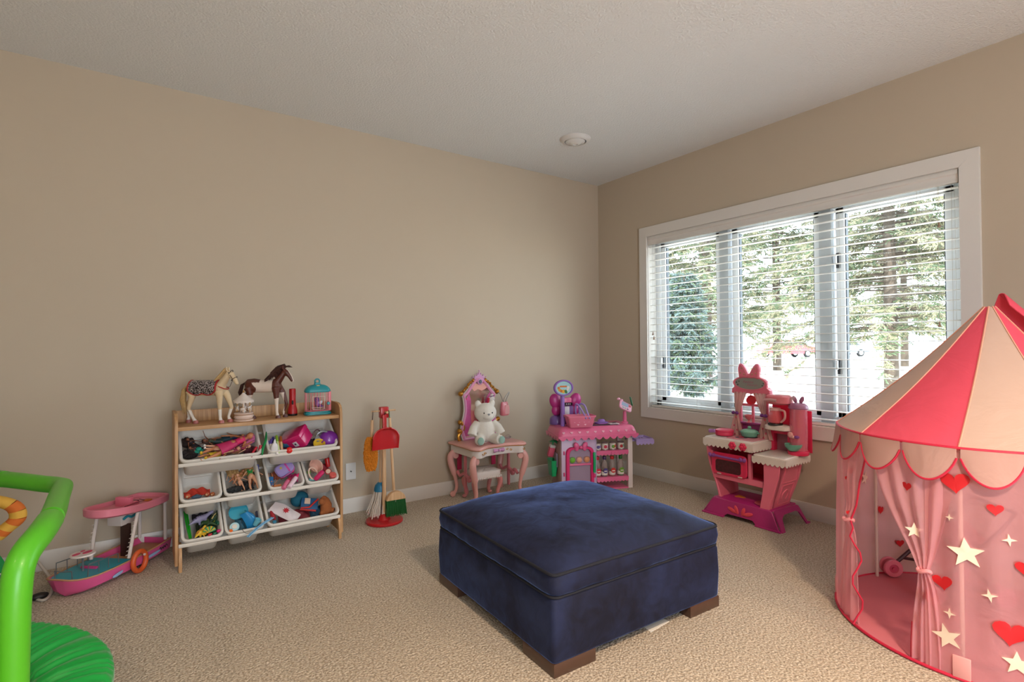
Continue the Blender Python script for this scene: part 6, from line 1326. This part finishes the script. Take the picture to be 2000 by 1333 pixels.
MB(M_kp).lathe([(.014, 0), (.016, .02), (.013, .045), (.0001, .047)], 14, TR((.098, .035, .278))).lathe([(.014, 0), (.016, .02), (.013, .045), (.0001, .047)], 14, TR((.128, .038, .278))).build('relief_jars', kt)
# counters
def counter(b, x0, x1, y0, y1, z, th, h, nx, ny, sides):
    b.loft([[(x, y, zz) for x, y in rrect(x1-x0-2*k, y1-y0-2*k, .02, 4, (x0+x1)/2, (y0+y1)/2)] for k, zz in ((0, z-th), (0, z-.006), (.006, z))])
    skirt((x0, y0, 0), (x1, y0, 0), nx, .014, z-.012, b, h)
    if 'r' in sides: skirt((x1, y0, 0), (x1, y1, 0), ny, .014, z-.012, b, h)
    if 'l' in sides: skirt((x0, y1, 0), (x0, y0, 0), ny, .014, z-.012, b, h)
c1 = MB(M_kw); counter(c1, -.282, .080, -.190, .10, .530, .040, .052, 11, 8, 'lr'); c1.b2((.03, -.19, .465), (.080, .09, .495), .004); c1.build('stove_counter', kt)
c2 = MB(M_kw); counter(c2, .078, .292, -.188, .12, .462, .030, .046, 7, 9, 'r'); c2.build('side_counter', kt)
for x in (.0-.055, .02):
    kn = MB(M_kh)
    for k in range(6): a = 2*PI*k/6; kn.sph((x+.016*math.cos(a), -.200, .497+.016*math.sin(a)), (.0115, .009, .0115), 10, 8)
    kn.sph((x, -.206, .497), (.010, .010, .010), 10, 8); kn.build('flower_knob', kt)
MB(mat('hob_pink', 'd68a98', .35)).prism(rrect(.20, .20, .02, 4), .003, T=TR((-.045, -.04, .530))).build('hob', kt)
MB(mat('hob_print', '5a4a58', .4), M_kh).lathe([(.040, 0), (.040, .0012), (.0001, .0012)], 24, TR((-.075, -.06, .533))).lathe([(.038, 0), (.038, .0012), (.0001, .0012)], 24, TR((-.035, .0, .533))).m(1).lathe([(.018, .0012), (.018, .0022), (.0001, .0022)], 16, TR((-.075, -.06, .533))).build('burner_print', kt)
# window tower
tw = MB(M_kp)
for x in (-.150, .045): tw.b2((x-.012, .045, .53), (x+.012, .065, .84), .003)
tw.b2((-.15, .048, .74), (.05, .062, .757), .002).b2((-.062, .048, .62), (-.046, .062, .75), .002); tw.build('window_tower', kt)
MB(mat('kitchen_plum', 'a03a80', .4)).b2((-.16, .035, .615), (.055, .068, .628), .003).b2((-.16, .06, .53), (.055, .066, .615), .001).build('sill_panel', kt)
hd = MB(M_kp); ho = [(-.196, .835), (-.190, .870), (-.160, .900), (.050, .905), (.080, .872), (.086, .835)]
hd.prism([(-.196, .832), (-.185, .826)]+[(-.185+.022*k, .826+(.005 if k % 2 else 0)) for k in range(1, 12)]+[(.086, .835), (.084, .858), (.058, .878), (-.168, .878), (-.194, .858)], .05, T=Matrix.Translation((0, .07, 0)) @ XZ, bev=.004); hd.build('header', kt)
el = [(.128*math.cos(a), .052*math.sin(a)) for a in [2*PI*k/36 for k in range(36)]]
Te = Matrix.Translation((-.058, .025, .902)) @ XZ
MB(M_kp).loft([[(x*k, y*k, z) for x, y in el] for k, z in ((.97, -.03), (1, -.024), (1, .004), (.96, .009), (.86, .009), (.84, .003), (.1, .003))], T=Te).build('plaque_rim', kt)
MB(mat('plaque_grey', '989d98', .3, metal=.3)).prism([(x*.85, y*.82) for x, y in el], .002, T=Te, z0=.004).build('plaque_face', kt)
wrt = MB(mat('plaque_ink', 'b05a80', .4)); 
for z0, x0, x1, n in ((.908, -.105, -.030, 9), (.888, -.075, -.0, 8)):
    wrt.tube(bez([(x0+(x1-x0)*k/n, .0185, z0+(.007 if k % 2 else -.004)*(1.5 if k == 1 else 1)) for k in range(n+1)], 4), .0013, 5)
wrt.build('script_lettering', kt)
MB(mat('plaque_dots', '34323a', .4)).sph((-.155, .0185, .905), (.005, .002, .005), 8, 6).sph((-.145, .0185, .889), (.005, .002, .005), 8, 6).sph((-.136, .0185, .912), (.004, .002, .004), 8, 6).sph((.042, .0185, .905), (.004, .002, .004), 8, 6).sph((.034, .0185, .890), (.004, .002, .004), 8, 6).build('plaque_print', kt)
bo = MB(M_kp, mat('bow_dot', 'c08a72', .4))
for s in (-1, 1):
    lo_ = [(0, -.012), (.008, .022), (.028, .062), (.045, .080), (.060, .076), (.069, .050), (.066, .015), (.060, -.018), (.035, -.014)]
    lo_ = [(s*p.x*1.18, p.y*1.05) for p in cbez([(x, y, 0) for x, y in lo_], 4)]
    bo.m(0).prism(lo_ if s < 0 else lo_[::-1], .034, T=Matrix.Translation((-.062, .042, .953)) @ XZ, bev=.008)
    for dx, dz in ((.030, .020), (.048, .060), (.056, .028)): bo.m(1).sph((-.062+s*dx, .0085, .945+dz), (.0065, .003, .0065), 8, 6)
bo.m(0).sph((-.062, .025, .953), (.016, .018, .016), 12, 10); bo.build('top_bow', kt)
# curtains (gathered cloth) with violet bows
M_kc = mat('kitchen_curtain', 'e0b8b4', .8, alpha=.92, transl=.35, var=.15, vscale=30)
for s, xe in ((-1, -.160), (1, .050)):
    def cur(u, v, s=s, xe=xe):
        z = .838-.31*v; w_ = .078*(1-v*1.45) if v < .5 else .022+.070*(v-.5)*2
        w_ = max(w_, .020); cx = xe+(-s)*(.008 if v < .5 else 0)-s*(w_*.5-.012 if v < .5 else .0)
        return (cx+(u-.5)*w_*1.25, .018+.007*math.sin(u*PI*7), z)
    c = MB(M_kc, mat('curtain_dots', 'c8506c', .8)).sheet(cur, 36, 30, .0015)
    c.m(1)
    for dx, dz in ((-.012, .60), (.010, .57), (.004, .66), (-.006, .54)): c.sph((xe+dx, .0105, dz), (.006, .003, .007), 8, 6)
    c.build('curtain', kt)
    b = MB(mat('bow_violet', '6a2a7c', .4)); 
    for q_ in (-1, 1): b.sph((xe+q_*.014, .004, .690), (.014, .008, .012), 10, 8, rot=(0, q_*.4, 0))
    b.sph((xe, .002, .690), .007, 8, 6).build('tie_bow', kt)
# hanging pans and pedestal cup printed/fixed to the window
pn = MB(mat('pan_red', 'cf2c3e', .3, coat=.3)); pn.lathe([(.001, .0), (.026, .002), (.032, .012), (.033, .020), (.030, .020), (.024, .006), (.0001, .005)], 24, TR((-.030, .012, .790), (PI/2, 0, 0)), caps=False); pn.lathe([(.001, .0), (.018, .002), (.024, .010), (.022, .010), (.0001, .004)], 20, TR((-.062, .030, .782), (PI/2, 0, 0)), caps=False)
pn.tube([(-.030, .02, .82), (-.028, .03, .838)], .003, 6).tube([(-.062, .03, .80), (-.055, .035, .836)], .003, 6).build('hanging_pans', kt)
cp = MB(mat('cup_pink', 'd96a78', .35)).lathe([(.016, 0), (.005, .008), (.005, .016), (.022, .030), (.029, .052), (.026, .052), (.018, .032), (.0001, .024)], 22, TR((-.075, .035, .628)), caps=False); cp.build('pedestal_cup', kt)
# coffee corner
cf = MB(M_kw); cf.loft([[(x+.150, y+.02, z) for x, y in rrect(.175-2*k, .12-2*k, .045, 6)] for k, z in ((.012, .604), (0, .610), (0, .632), (.008, .640))]); cf.build('coffee_shelf', kt)
MB(M_kh).b2((.070, .035, .46), (.100, .085, .61), .006).b2((.19, .035, .46), (.225, .085, .61), .006).b2((.09, .04, .575), (.2, .085, .61), .004).build('arch_column', kt)
MB(mat('arch_grey', 'a06a7c', .5)).b2((.10, .078, .462), (.19, .084, .575), .001).build('arch_back', kt)
M_kth = mat('kitchen_thin', 'e83c68', .3, transl=.4); cb = MB(M_kth); cb.b2((.085, .045, .64), (.215, .080, .80), .008); cb.build('machine_back', kt)
cm2 = MB(mat('coffee_top', 'e07e8c', .35)); cm2.loft([[(x+.150, y+.015, z) for x, y in rrect(.155-2*k, .11-2*k, .04, 6)] for k, z in ((.012, .775), (0, .785), (0, .825), (.010, .836))]); cm2.build('machine_head', kt)
MB(mat('coffee_label', 'c89aa0', .35)).tube([(.085, -.044, .802), (.13, -.047, .806), (.165, -.042, .802)], .010, 10).build('label_ridge', kt)
MB(mat('machine_clear', 'e0c4c4', .15, alpha=.35)).loft([[(x+.185, y+.045, z) for x, y in rrect(.13-2*k, .09-2*k, .03, 5)] for k, z in ((0, .81), (0, .84), (.01, .862), (.03, .87))]).build('water_tank', kt)
ph = MB(mat('jug_coral', 'e0606c', .25, alpha=.75, coat=.3)); ph.lathe([(.030, 0), (.042, .01), (.044, .04), (.034, .075), (.030, .095), (.033, .10), (.028, .10), (.0001, .09)], 26, TR((.135, -.005, .648))); jg = ph.build('coffee_jug', kt)
MB(mat('jug_black', '1f191c', .4)).lathe([(.044, .640), (.046, .644), (.044, .650), (.0001, .650)], 26, TR((.135, -.005, 0))).build('hot_plate', kt)
MB(mat('jug_white', 'd9a8a8', .35)).tube(bez([(.165, -.012, .740), (.205, -.022, .735), (.208, -.024, .690), (.180, -.020, .662)], 6), .007, 8).lathe([(.034, .735), (.033, .752), (.0001, .755)], 24, TR((.135, -.005, 0))).build('jug_handle', kt)
# juicer tower
jt = MB(mat('tower_clear', 'f08098', .15, alpha=.45, coat=.4)); jt.lathe([(.052, .49), (.053, .60), (.052, .755), (.049, .755), (.050, .60), (.049, .49)], 32, TR((.268, .03, 0)), caps=False); jt.build('clear_tube', kt)
MB(M_kh).lathe([(.060, .462), (.062, .468), (.062, .482), (.054, .488), (.0001, .488)], 32, TR((.268, .025, 0))).build('tower_base', kt)
MB(M_kth).b2((.215, .083, .47), (.325, .090, .74), .003).build('tower_back', kt)
MB(mat('fruit_inside', 'e0705a', .4)).sph((.268, .035, .715), .018, 12, 8).sph((.262, .035, .68), (.014, .012, .02), 12, 8).m(0).sph((.272, .035, .645), (.014, .012, .022), 12, 8).build('fruit_column', kt)
MB(mat('butterfly_pale', 'dca0a0', .4), M_kv).sph((.245, -.028, .590), (.018, .009, .020), 12, 8).sph((.262, -.030, .578), (.012, .008, .012), 10, 8).m(1).sph((.285, -.028, .580), (.018, .010, .010), 12, 8).build('spout', kt)
dm = MB(mat('dome_mauve', 'a0668e', .3, coat=.3)); dm.lathe([(.058, .755), (.060, .760), (.055, .775), (.038, .790), (.0001, .795)], 28, TR((.268, .03, 0)))
for s in (-1, 1): dm.sph((.268+s*.022, .03, .812), (.014, .009, .026), 12, 8, rot=(0, s*.4, 0))
dm.build('dome_lid', kt)
KM = Matrix.Translation((-.24, -1.75, 0)) @ Matrix.Rotation(-PI/2, 4, 'Z')
def kp(x, y, z): return tuple(KM @ Vector((x, y, z)))
t = thing('toy_pot', 'mint green toy pot with lid on the hob of the toy kitchen', 'pot', kp(-.052, .002, .5345), rz=-PI/2)
MB(M_kt).lathe([(.040, 0), (.050, .006), (.058, .034), (.056, .036), (.0001, .034)], 28).sph((-.063, 0, .03), (.012, .006, .005), 8, 6).sph((.063, 0, .03), (.012, .006, .005), 8, 6).build('pot', t)
MB(mat('mint_lid', '7fbfa8', .3)).lathe([(.057, .036), (.056, .041), (.04, .050), (.012, .055), (.0001, .056)], 28).sph((0, 0, .064), (.014, .010, .011), 12, 8).build('lid', t)
t = thing('toy_pan', 'hot pink round toy pan on the left of the kitchen counter', 'pan', kp(-.205, -.055, .5305), rz=-PI/2)
MB(mat('pan_hot', 'd83a62', .35)).lathe([(.050, 0), (.060, .005), (.062, .020), (.060, .024), (.062, .030), (.060, .040), (.045, .046), (.0001, .047)], 30).build('pan', t)
MB(mat('pan_handle', '9a6aa8', .35)).cyl((-.075, -.075, .030), (-.035, -.06, .034), .013, 14, bev=.003).build('handle', t)
t = thing('toy_mixing_bowl', 'mint green toy bowl on the foot of the juicer tower', 'bowl', kp(.258, -.018, .4885), rz=-PI/2)
MB(M_kt).lathe([(.022, 0), (.030, .004), (.048, .026), (.052, .044), (.048, .044), (.044, .028), (.026, .008), (.0001, .007)], 30, caps=False).build('bowl', t)
# ------------------------------------------------------------------ play tent
def fabric(name, h, alpha, tr, rough=.85, var=.04, wrinkle=.35):
    m = mat(name, h, rough, alpha=alpha, transl=tr, var=var, vscale=3); nt = m.node_tree; N = nt.nodes; L = nt.links
    tc = [n for n in N if n.type == 'TEX_COORD'][0]; nz = N.new('ShaderNodeTexNoise'); nz.inputs['Scale'].default_value = 5; nz.inputs['Detail'].default_value = 5; nz.inputs['Distortion'].default_value = 1.2; L.new(tc.outputs['Object'], nz.inputs['Vector'])
    bp = N.new('ShaderNodeBump'); bp.inputs['Strength'].default_value = wrinkle; bp.inputs['Distance'].default_value = .03; L.new(nz.outputs['Fac'], bp.inputs['Height']); L.new(bp.outputs[0], N['Principled BSDF'].inputs['Normal']); return m
M_tw = fabric('tent_sheer', 'efb2ba', .64, .5); M_tv = fabric('tent_valance', 'dcb8ae', .80, .4); M_tp = fabric('tent_roof_pink', 'e85670', 1, .25); M_tc = fabric('tent_roof_cream', 'd2b6a8', 1, .3); M_tr = mat('tent_binding', 'c41e40', .6); M_tf = mat('tent_floor', 'c8727e', .8, bump=.3, bscale=12, var=.05)
M_ht = mat('print_red', 'c4101c', .7); M_st = mat('print_cream', 'e8d4c0', .8); M_pole = mat('tent_pole', 'cfc2b4', .5)
tn = thing('play_tent', 'pink and cream striped circus style play tent with hearts and stars', 'play tent', (-.84, -3.07, 0))
R, ZR_, ZA = .5, .805, 1.318
def pol(a, r, z): return Vector((r*math.cos(math.radians(a)), r*math.sin(math.radians(a)), z))
def rr(a):      # slightly faceted rim between the eight poles
    d = (a-107.5) % 40; return R*(1-.012*math.sin(PI*d/40))
AX = Vector((.041, -.029, 0))
for k in range(9):
    a0 = 107.5+40*k
    q = MB(M_tp if k % 2 else M_tc)
    def roofp(u, v, a0=a0):
        a = a0+40*u; r = rr(a)*(1-v)+.018*v; z = ZR_+(ZA-ZR_)*v-.028*math.sin(PI*v)-.006*math.sin(PI*u)*math.sin(PI*v); return pol(a, r, z)+AX*v
    q.sheet(roofp, 12, 20, .002); q.build('roof_panel', tn)
    s_ = MB(mat('tent_seam', 'd89a86', .8)); s_.tube([roofp(0, v/16)+Vector((0, 0, .0015)) for v in range(17)], .003, 5); s_.build('roof_seam', tn)
MB(M_tr).tube([pol(3*i, rr(3*i)+.002, ZR_-.002) for i in range(120)], .0055, 8, closed=True).build('rim_binding', tn)
# red cap flap on the point
cp = MB(M_tp); 
def flap(u, v):
    L_ = .42*v; c = pol(322, .05+L_*.72, ZA+.035-L_*.66); n = pol(232, 1, 0); w_ = .05*(u-.5)*2; return c+n*w_*(.75+.5*v)+AX+Vector((0, 0, .022*math.cos(PI*(u-.5))-.05*max(0, abs(u-.5)*2-.4)))
cp.sheet(flap, 10, 14, .003); cp.build('roof_flap', tn)
ca3 = MB(mat('tent_cap_red', 'c41a34', .7)); ca3.loft([[tuple(pol(a, r, z)) for a in range(0, 360, 30)] for r, z in ((.045, ZA-.035), (.030, ZA-.008), (.014, ZA+.014), (.004, ZA+.018))]); 
# poles
for k in (0, 2, 3, 4, 5, 6, 7, 8):
    a = 107.5+40*k; MB(M_pole).cyl(pol(a, R-.012, .004), pol(a, R-.012, ZR_-.01), .007, 10).build('pole', tn)
# scalloped valance, two lobes per side
for k in range(18):
    a0 = 107.5+20*k; q = MB(M_tv)
    def val(u, v, a0=a0):
        a = a0+20*(.03+.94*u); d = .118*math.sin(PI*(.03+.94*u))**.55; return pol(a, rr(a)+.006+.020*v*math.sin(PI*u), ZR_-.004-d*v)
    q.sheet(val, 18, 6, .0015); q.build('valance_lobe', tn)
    MB(M_tr).tube([val(i/18, 1) for i in range(19)], .0042, 6).build('lobe_binding', tn)
# sheer walls all round except the doorway that faces left of the viewpoint
DA0, DA1 = 133, 176        # doorway between these bearings
def wallp(a, v, amp=.010):
    r0 = rr(a)-.004; r1 = R+.012; r = r1+(r0-r1)*v; return pol(a, r+amp*math.sin(a*.55)*math.sin(PI*v)*.6, .006+(ZR_-.01)*v)
wl = MB(M_tw, M_ht, M_st)
wl.sheet(lambda u, v: wallp(DA1+(360-DA1+DA0)*u, v), 150, 24, 0)
def decal(kind, a, z, s, rot=0):
    wl.m(1 if kind == 'h' else 2); out = heart(s) if kind == 'h' else (star(s*.62, 5) if kind == 's' else star(s*.5, 4, .3))
    for off_ in (.006, -.007):
        V = []
        for x, y in out:
            x, y = x*math.cos(rot)-y*math.sin(rot), x*math.sin(rot)+y*math.cos(rot); aa = a+math.degrees(x/R); p = wallp(aa, (z+y-.006)/(ZR_-.01)); n = Vector((p.x, p.y, 0)).normalized(); V.append(p+n*off_)
        c = sum(V, Vector())/len(V); n_ = len(V); wl.add([c]+V, [(0, 1+i, 1+(i+1) % n_) for i in range(n_)])

for d in (('h', 186.2, .685, .078, .1), ('h', 198, .61, .042, 0), ('h', 181.9, .325, .056, .2), ('h', 201.7, .209, .088, -.1), ('h', 206.6, .426, .055, 0), ('h', 63.2, .332, .045, .2), ('h', 51.6, .16, .04, 0), ('h', 235, .5, .07, 0), ('h', 260, .28, .06, .2), ('h', 290, .55, .05, 0), ('h', 320, .3, .07, .1), ('h', 20, .5, .06, 0), ('h', 90, .55, .04, 0),
          ('s', 189.3, .445, .085, .1), ('s', 183.2, .139, .072, .3), ('s', 203.2, .113, .065, 0), ('s', 225, .3, .07, .2), ('s', 275, .45, .07, 0), ('s', 340, .5, .08, .1), ('s', 40, .3, .07, 0), ('s', 75, .5, .06, .3),
          ('f', 195.9, .319, .045, .2), ('f', 184.1, .224, .038, 0), ('f', 201.9, .512, .042, .1), ('f', 184.4, .558, .026, 0), ('f', 215, .6, .04, 0), ('f', 250, .15, .04, 0)): decal(*d)
wl.build('sheer_wall', tn, smooth=60)
M_seam = mat('tent_sheer_seam', 'c05a6a', .8)
# tied door curtains
def curtain(name, a_top0, a_top1, a_tie, z_tie, a_b0, a_b1, zb, folds, prints):
    def f(u, v):
        z = ZR_-.01-(ZR_-.01-zb)*v; vt = (ZR_-.01-z_tie)/(ZR_-.01-zb)
        if v < vt: s = (v/vt); k = s**1.25; a = (a_top0+(a_top1-a_top0)*u)*(1-k)+(a_tie+(u-.5)*3.4)*k
        else: s = (v-vt)/(1-vt); k = math.sin(s*PI/2)**.8; a = (a_tie+(u-.5)*3.4)*(1-k)+(a_b0+(a_b1-a_b0)*u)*k
        g = .006+.010*abs(v-vt)
        return pol(a, R+.004-.022*max(0, 1-v*4)+g*(.35+min(v*3, .65))*math.sin(u*PI*2*folds)+.016*math.exp(-((v-vt)/.05)**2), z)
    q = MB(M_tw, M_ht, M_st); q.sheet(f, 60, 40, 0)
    for kind, u, v, s in prints:
        q.m(1 if kind == 'h' else 2); out = heart(s) if kind == 'h' else star(s*.6, 5 if kind == 's' else 4, .42 if kind == 's' else .3); c0 = f(u, v); du = (f(u+.02, v)-f(u-.02, v)).normalized(); nn = Vector((c0.x, c0.y, 0)).normalized()
        V = [c0+du*x+Vector((0, 0, y))+nn*.010 for x, y in out]; c = sum(V, Vector())/len(V); q.add([c]+V, [(0, 1+i, 1+(i+1) % len(V)) for i in range(len(V))])
    o = q.build(name, tn, smooth=60); ft = f(.5, (ZR_-.01-z_tie)/(ZR_-.01-zb))
    MB(mat('tent_tie', 'd88a90', .7)).tube([ft+Vector((math.cos(a)*.5, math.sin(a), 0))*.018+Vector((0, 0, .004*math.sin(2*a))) for a in [2*PI*k/20 for k in range(20)]], .0075, 8, closed=True).build('curtain_tie', tn)
    return f
fR = curtain('door_curtain', 150, 188, 176.3, .350, 170.5, 183, .012, 4, [('h', .45, .20, .036), ('s', .42, .40, .05), ('h', .5, .68, .05), ('f', .25, .80, .045)])
fL = curtain('door_curtain', 126, 150, 140.5, .435, 127, 144, .012, 3, [('h', .3, .25, .02), ('h', .7, .42, .02)])
MB(M_tr).tube([fL(1, v/24)+pol(135, .02*math.sin(v*1.1)*(v > 12), 0) for v in range(25)], .0038, 6).build('curtain_binding', tn)
MB(M_tr).tube([fR(0, v/24) for v in range(20, 25)], .0036, 6).build('curtain_binding', tn)
# floor
fm = MB(M_tf); fm.lathe([(R+.010, .002), (R+.010, .006), (.0001, .007)], 90, caps=False); fm.build('floor_mat', tn)
MB(M_tr).tube([pol(3*i, R+.014, .007) for i in range(120)], .006, 8, closed=True).build('floor_binding', tn)
for a in (107.5, 187.5, 227.5): MB(mat('tent_tab', 'd99a98', .7)).box(tuple(pol(a, R+.014, .048)), (.008, .05, .075), .003, rot=(0, 0, math.radians(a))).build('pole_pocket', tn)
# doll stroller inside
stt = thing('doll_stroller', 'doll stroller with pink wheels and dark frame inside the tent doorway', 'doll stroller', (-.592, -2.655, .0), rz=-.75)
M_wp = mat('wheel_pink', 'd9788c', .4); M_sf = mat('stroller_frame', '3a1a24', .4)
for (x, y) in ((0, .012), (0, -.026), (.30, .012), (.30, -.026), (.02, -.27), (.02, -.31), (.30, -.27), (.30, -.31)):
    w_ = MB(M_wp, mat('wheel_hub', 'c04a68', .4)).lathe([(.022, -.009), (.040, -.009), (.043, -.005), (.043, .005), (.040, .009), (.022, .009), (.020, .005), (.020, -.005), (.022, -.009)], 26, TR((x, y, .052), (PI/2, 0, 0)), caps=False)
    w_.m(1).lathe([(.021, -.004), (.021, .004)], 18, TR((x, y, .052), (PI/2, 0, 0))).lathe([(.007, -.011), (.007, .011)], 10, TR((x, y, .052), (PI/2, 0, 0))); w_.build('wheel', stt)
for y in (-.007, -.29):
    f_ = MB(M_sf); f_.tube([(0, y, .052), (.055, y, .105), (.30, y, .34)], .009, 8); f_.tube([(.30, y, .052), (.19, y, .16), (.02, y, .36)], .008, 8); f_.tube([(.05, y, .10), (.15, y, .085), (.30, y, .052)], .007, 8); f_.build('side_frame', stt)
MB(mat('stroller_seat', 'c8486c', .8)).sheet(lambda u, v: (.10+.15*u, -.27+.25*v, .15+.17*max(0, u-.35)*1.5+.02*math.cos(PI*(v-.5)*2)), 12, 10, .006).build('seat', stt)
MB(M_sf).tube([(.30, -.007, .34), (.36, -.007, .42), (.36, -.29, .42), (.30, -.29, .34)], .008, 8).build('handle', stt)
# ------------------------------------------------------------------ mini trampoline at the left edge
def vpt(lat, depth, z): p = cpt(depth, lat, 0); p.z = z; return p
TC = vpt(-1.70, 1.25, 0)
tp = thing('mini_trampoline', 'green mini trampoline with a padded rim and foam handlebar at the left edge', 'trampoline', (TC.x, TC.y, 0))
M_tg = mat('pad_green', '06983a', .45, sheen=.2); M_tm = mat('jump_mat', '10130f', .9); M_fg = mat('foam_green', '4fae1c', .38, coat=.1)
Rp, Ri, zt = .605, .43, .228
pr = []; vs = []; fs = []; n = 720
prof = [(Rp-.006, zt-.055, 0), (Rp+.004, zt-.035, 0), (Rp+.002, zt-.012, .2), (Rp-.012, zt+.003, .5), (Rp-.04, zt+.010, .9), (Rp-.09, zt+.010, 1), (Rp-.13, zt+.004, 1.3), (Ri, zt-.012, 1.6), (Ri-.012, zt-.03, 1.6), (Ri-.010, zt-.045, 1)]
for i in range(n):
    a = 2*PI*i/n; w_ = math.sin(a*88+2.2*math.sin(a*9)+1.5*math.sin(a*23))
    for (r, z, k) in prof: vs.append(((r+.002*k*w_)*math.cos(a), (r+.002*k*w_)*math.sin(a), z+.0048*k*w_*(1+.4*math.sin(a*31))))
m_ = len(prof)
for i in range(n):
    j = (i+1) % n
    for k in range(m_-1): fs.append((i*m_+k, j*m_+k, j*m_+k+1, i*m_+k+1))
MB(M_tg).add(vs, fs).build('rim_pad', tp, smooth=70)
MB(M_tm).lathe([(Ri+.02, zt-.038), (Ri+.02, zt-.030), (.0001, zt-.034)], 60, caps=False).build('jumping_mat', tp)
MB(mat('tramp_steel', '3a3c3e', .4, metal=.7)).tube([(.56*math.cos(2*PI*k/60), .56*math.sin(2*PI*k/60), zt-.045) for k in range(60)], .013, 8, closed=True).build('frame_ring', tp)
for k in range(6):
    a = 2*PI*k/6+.3; MB(MATS['tramp_steel']).tube([(.56*math.cos(a), .56*math.sin(a), zt-.045), (.57*math.cos(a), .57*math.sin(a), .012)], .013, 8).lathe([(.018, 0), (.018, .02), (.0001, .021)], 12, TR((.57*math.cos(a), .57*math.sin(a), 0))).build('leg', tp)
def L_(lat, depth, z): p = vpt(lat, depth, z); return (p.x-TC.x, p.y-TC.y, p.z)
post = [L_(-1.19, 1.255, .10), L_(-1.182, 1.255, .4), L_(-1.178, 1.258, .60), L_(-1.185, 1.285, .672), L_(-1.215, 1.37, .705), L_(-1.30, 1.50, .708), L_(-1.47, 1.72, .700), L_(-1.585, 1.87, .692)]
fp = bez(post, 6); 
MB(M_fg).tube(fp[:29], .0305, 20).build('foam_sleeve', tp)
MB(M_fg).tube(fp[29:]+[Vector(L_(-1.612, 1.888, .690)), Vector(L_(-1.645, 1.905, .689)), Vector(L_(-1.69, 1.917, .689)), Vector(L_(-1.80, 1.955, .690)), Vector(L_(-1.90, 1.988, .690))], .0290, 20).build('foam_sleeve', tp)
MB(M_fg).tube([L_(-1.905, 1.99, .690), L_(-2.3, 2.12, .690), L_(-2.36, 2.12, .69), L_(-2.40, 2.06, .69), L_(-2.28, 1.2, .70), L_(-2.26, 1.12, .60), L_(-2.25, 1.1, .2)], .0300, 20).build('foam_sleeve', tp)
# baby play gym by the wall
pg = thing('baby_play_gym', 'folded green baby play mat with an orange and yellow striped arch at the left edge', 'baby gym', (-4.455, -.62, 0)); pg.scale = (1, 1, .74)
gm = MB(mat('gym_green', '12803a', .85, bump=.4, bscale=60, var=.15), mat('gym_blue', '2a3470', .85), mat('gym_white', 'c9c4b4', .8), mat('gym_red', 'b03a2c', .8), mat('gym_navy', '1f4a80', .8), mat('gym_teal', '1a8a70', .8))
def gmf(u, v): return (-.30+.62*u*(1-.25*v**3), .02+.10*v+.02*math.sin(6*u), .03+.62*v*(1-.22*abs(u*2-1)**3))
gm.sheet(gmf, 30, 24, .03)
gm.m(1).sheet(lambda u, v: (-.30+.66*u, -.03-.08*(1-v), .02+.22*v), 12, 8, .02)
for (u, v, r, k) in ((.93, .40, .028, 2), (.93, .40, .020, 4), (.86, .58, .018, 3), (.95, .20, .022, 2), (.95, .20, .014, 3), (.80, .30, .03, 5), (.72, .55, .03, 2), (.72, .55, .022, 4), (.9, .52, .012, 3)):
    c = gmf(u, v); gm.m(k).lathe([(r, 0), (r, .004+.002*(k > 2)), (.0001, .005+.002*(k > 2))], 20, TR((c[0], c[1]-.002, c[2]), (PI/2, 0, 0)), sc=(1.5, 1))
gm.build('mat', pg)
ar = MB(mat('arch_orange', 'cf6a22', .8), mat('arch_yellow', 'd9a640', .8))
AP = bez([(-.30, .05, .30), (-.20, .03, .60), (-.0, .01, .74), (.20, .0, .735), (.315, -.0, .68), (.34, -.0, .60), (.30, .0, .54), (.27, .0, .50)], 6)
for i in range(0, len(AP)-3, 3): ar.m((i//3) % 2).tube(AP[i:i+4], .030, 16)
ar.build('striped_arch', pg)
# white cable and plug lying on the carpet
cb_ = MB(mat('cable_white', 'b8b0a8', .5), mat('cable_black', '1c1a1a', .5)); W = lambda x, y: (x, y, .006)
cb_.tube(bez([(-4.151, -0.050, 0.114), (-4.109, -0.100, 0.072), (-4.064, -0.160, 0.016), (-4.033, -0.302, 0.020), (-4.029, -0.407, 0.008), (-4.042, -0.471, 0.007), (-4.070, -0.454, 0.008), (-4.105, -0.375, 0.007), (-4.133, -0.296, 0.007)], 6), .0065, 10)
tag(cb_.build('power_cable'), 'white cable looping from the baseboard onto the carpet behind the green handlebar', 'cable')
pg2 = MB(mat('cable_black', '1c1a1a', .5)).sph((0, 0, .016), (.036, .022, .016), 16, 10); o = small('cable_grommet', 'black oval plug on the white cable', 'plug', pg2, (-4.068, -0.434, 0.000), Matrix.Rotation(.3, 3, 'Z'))
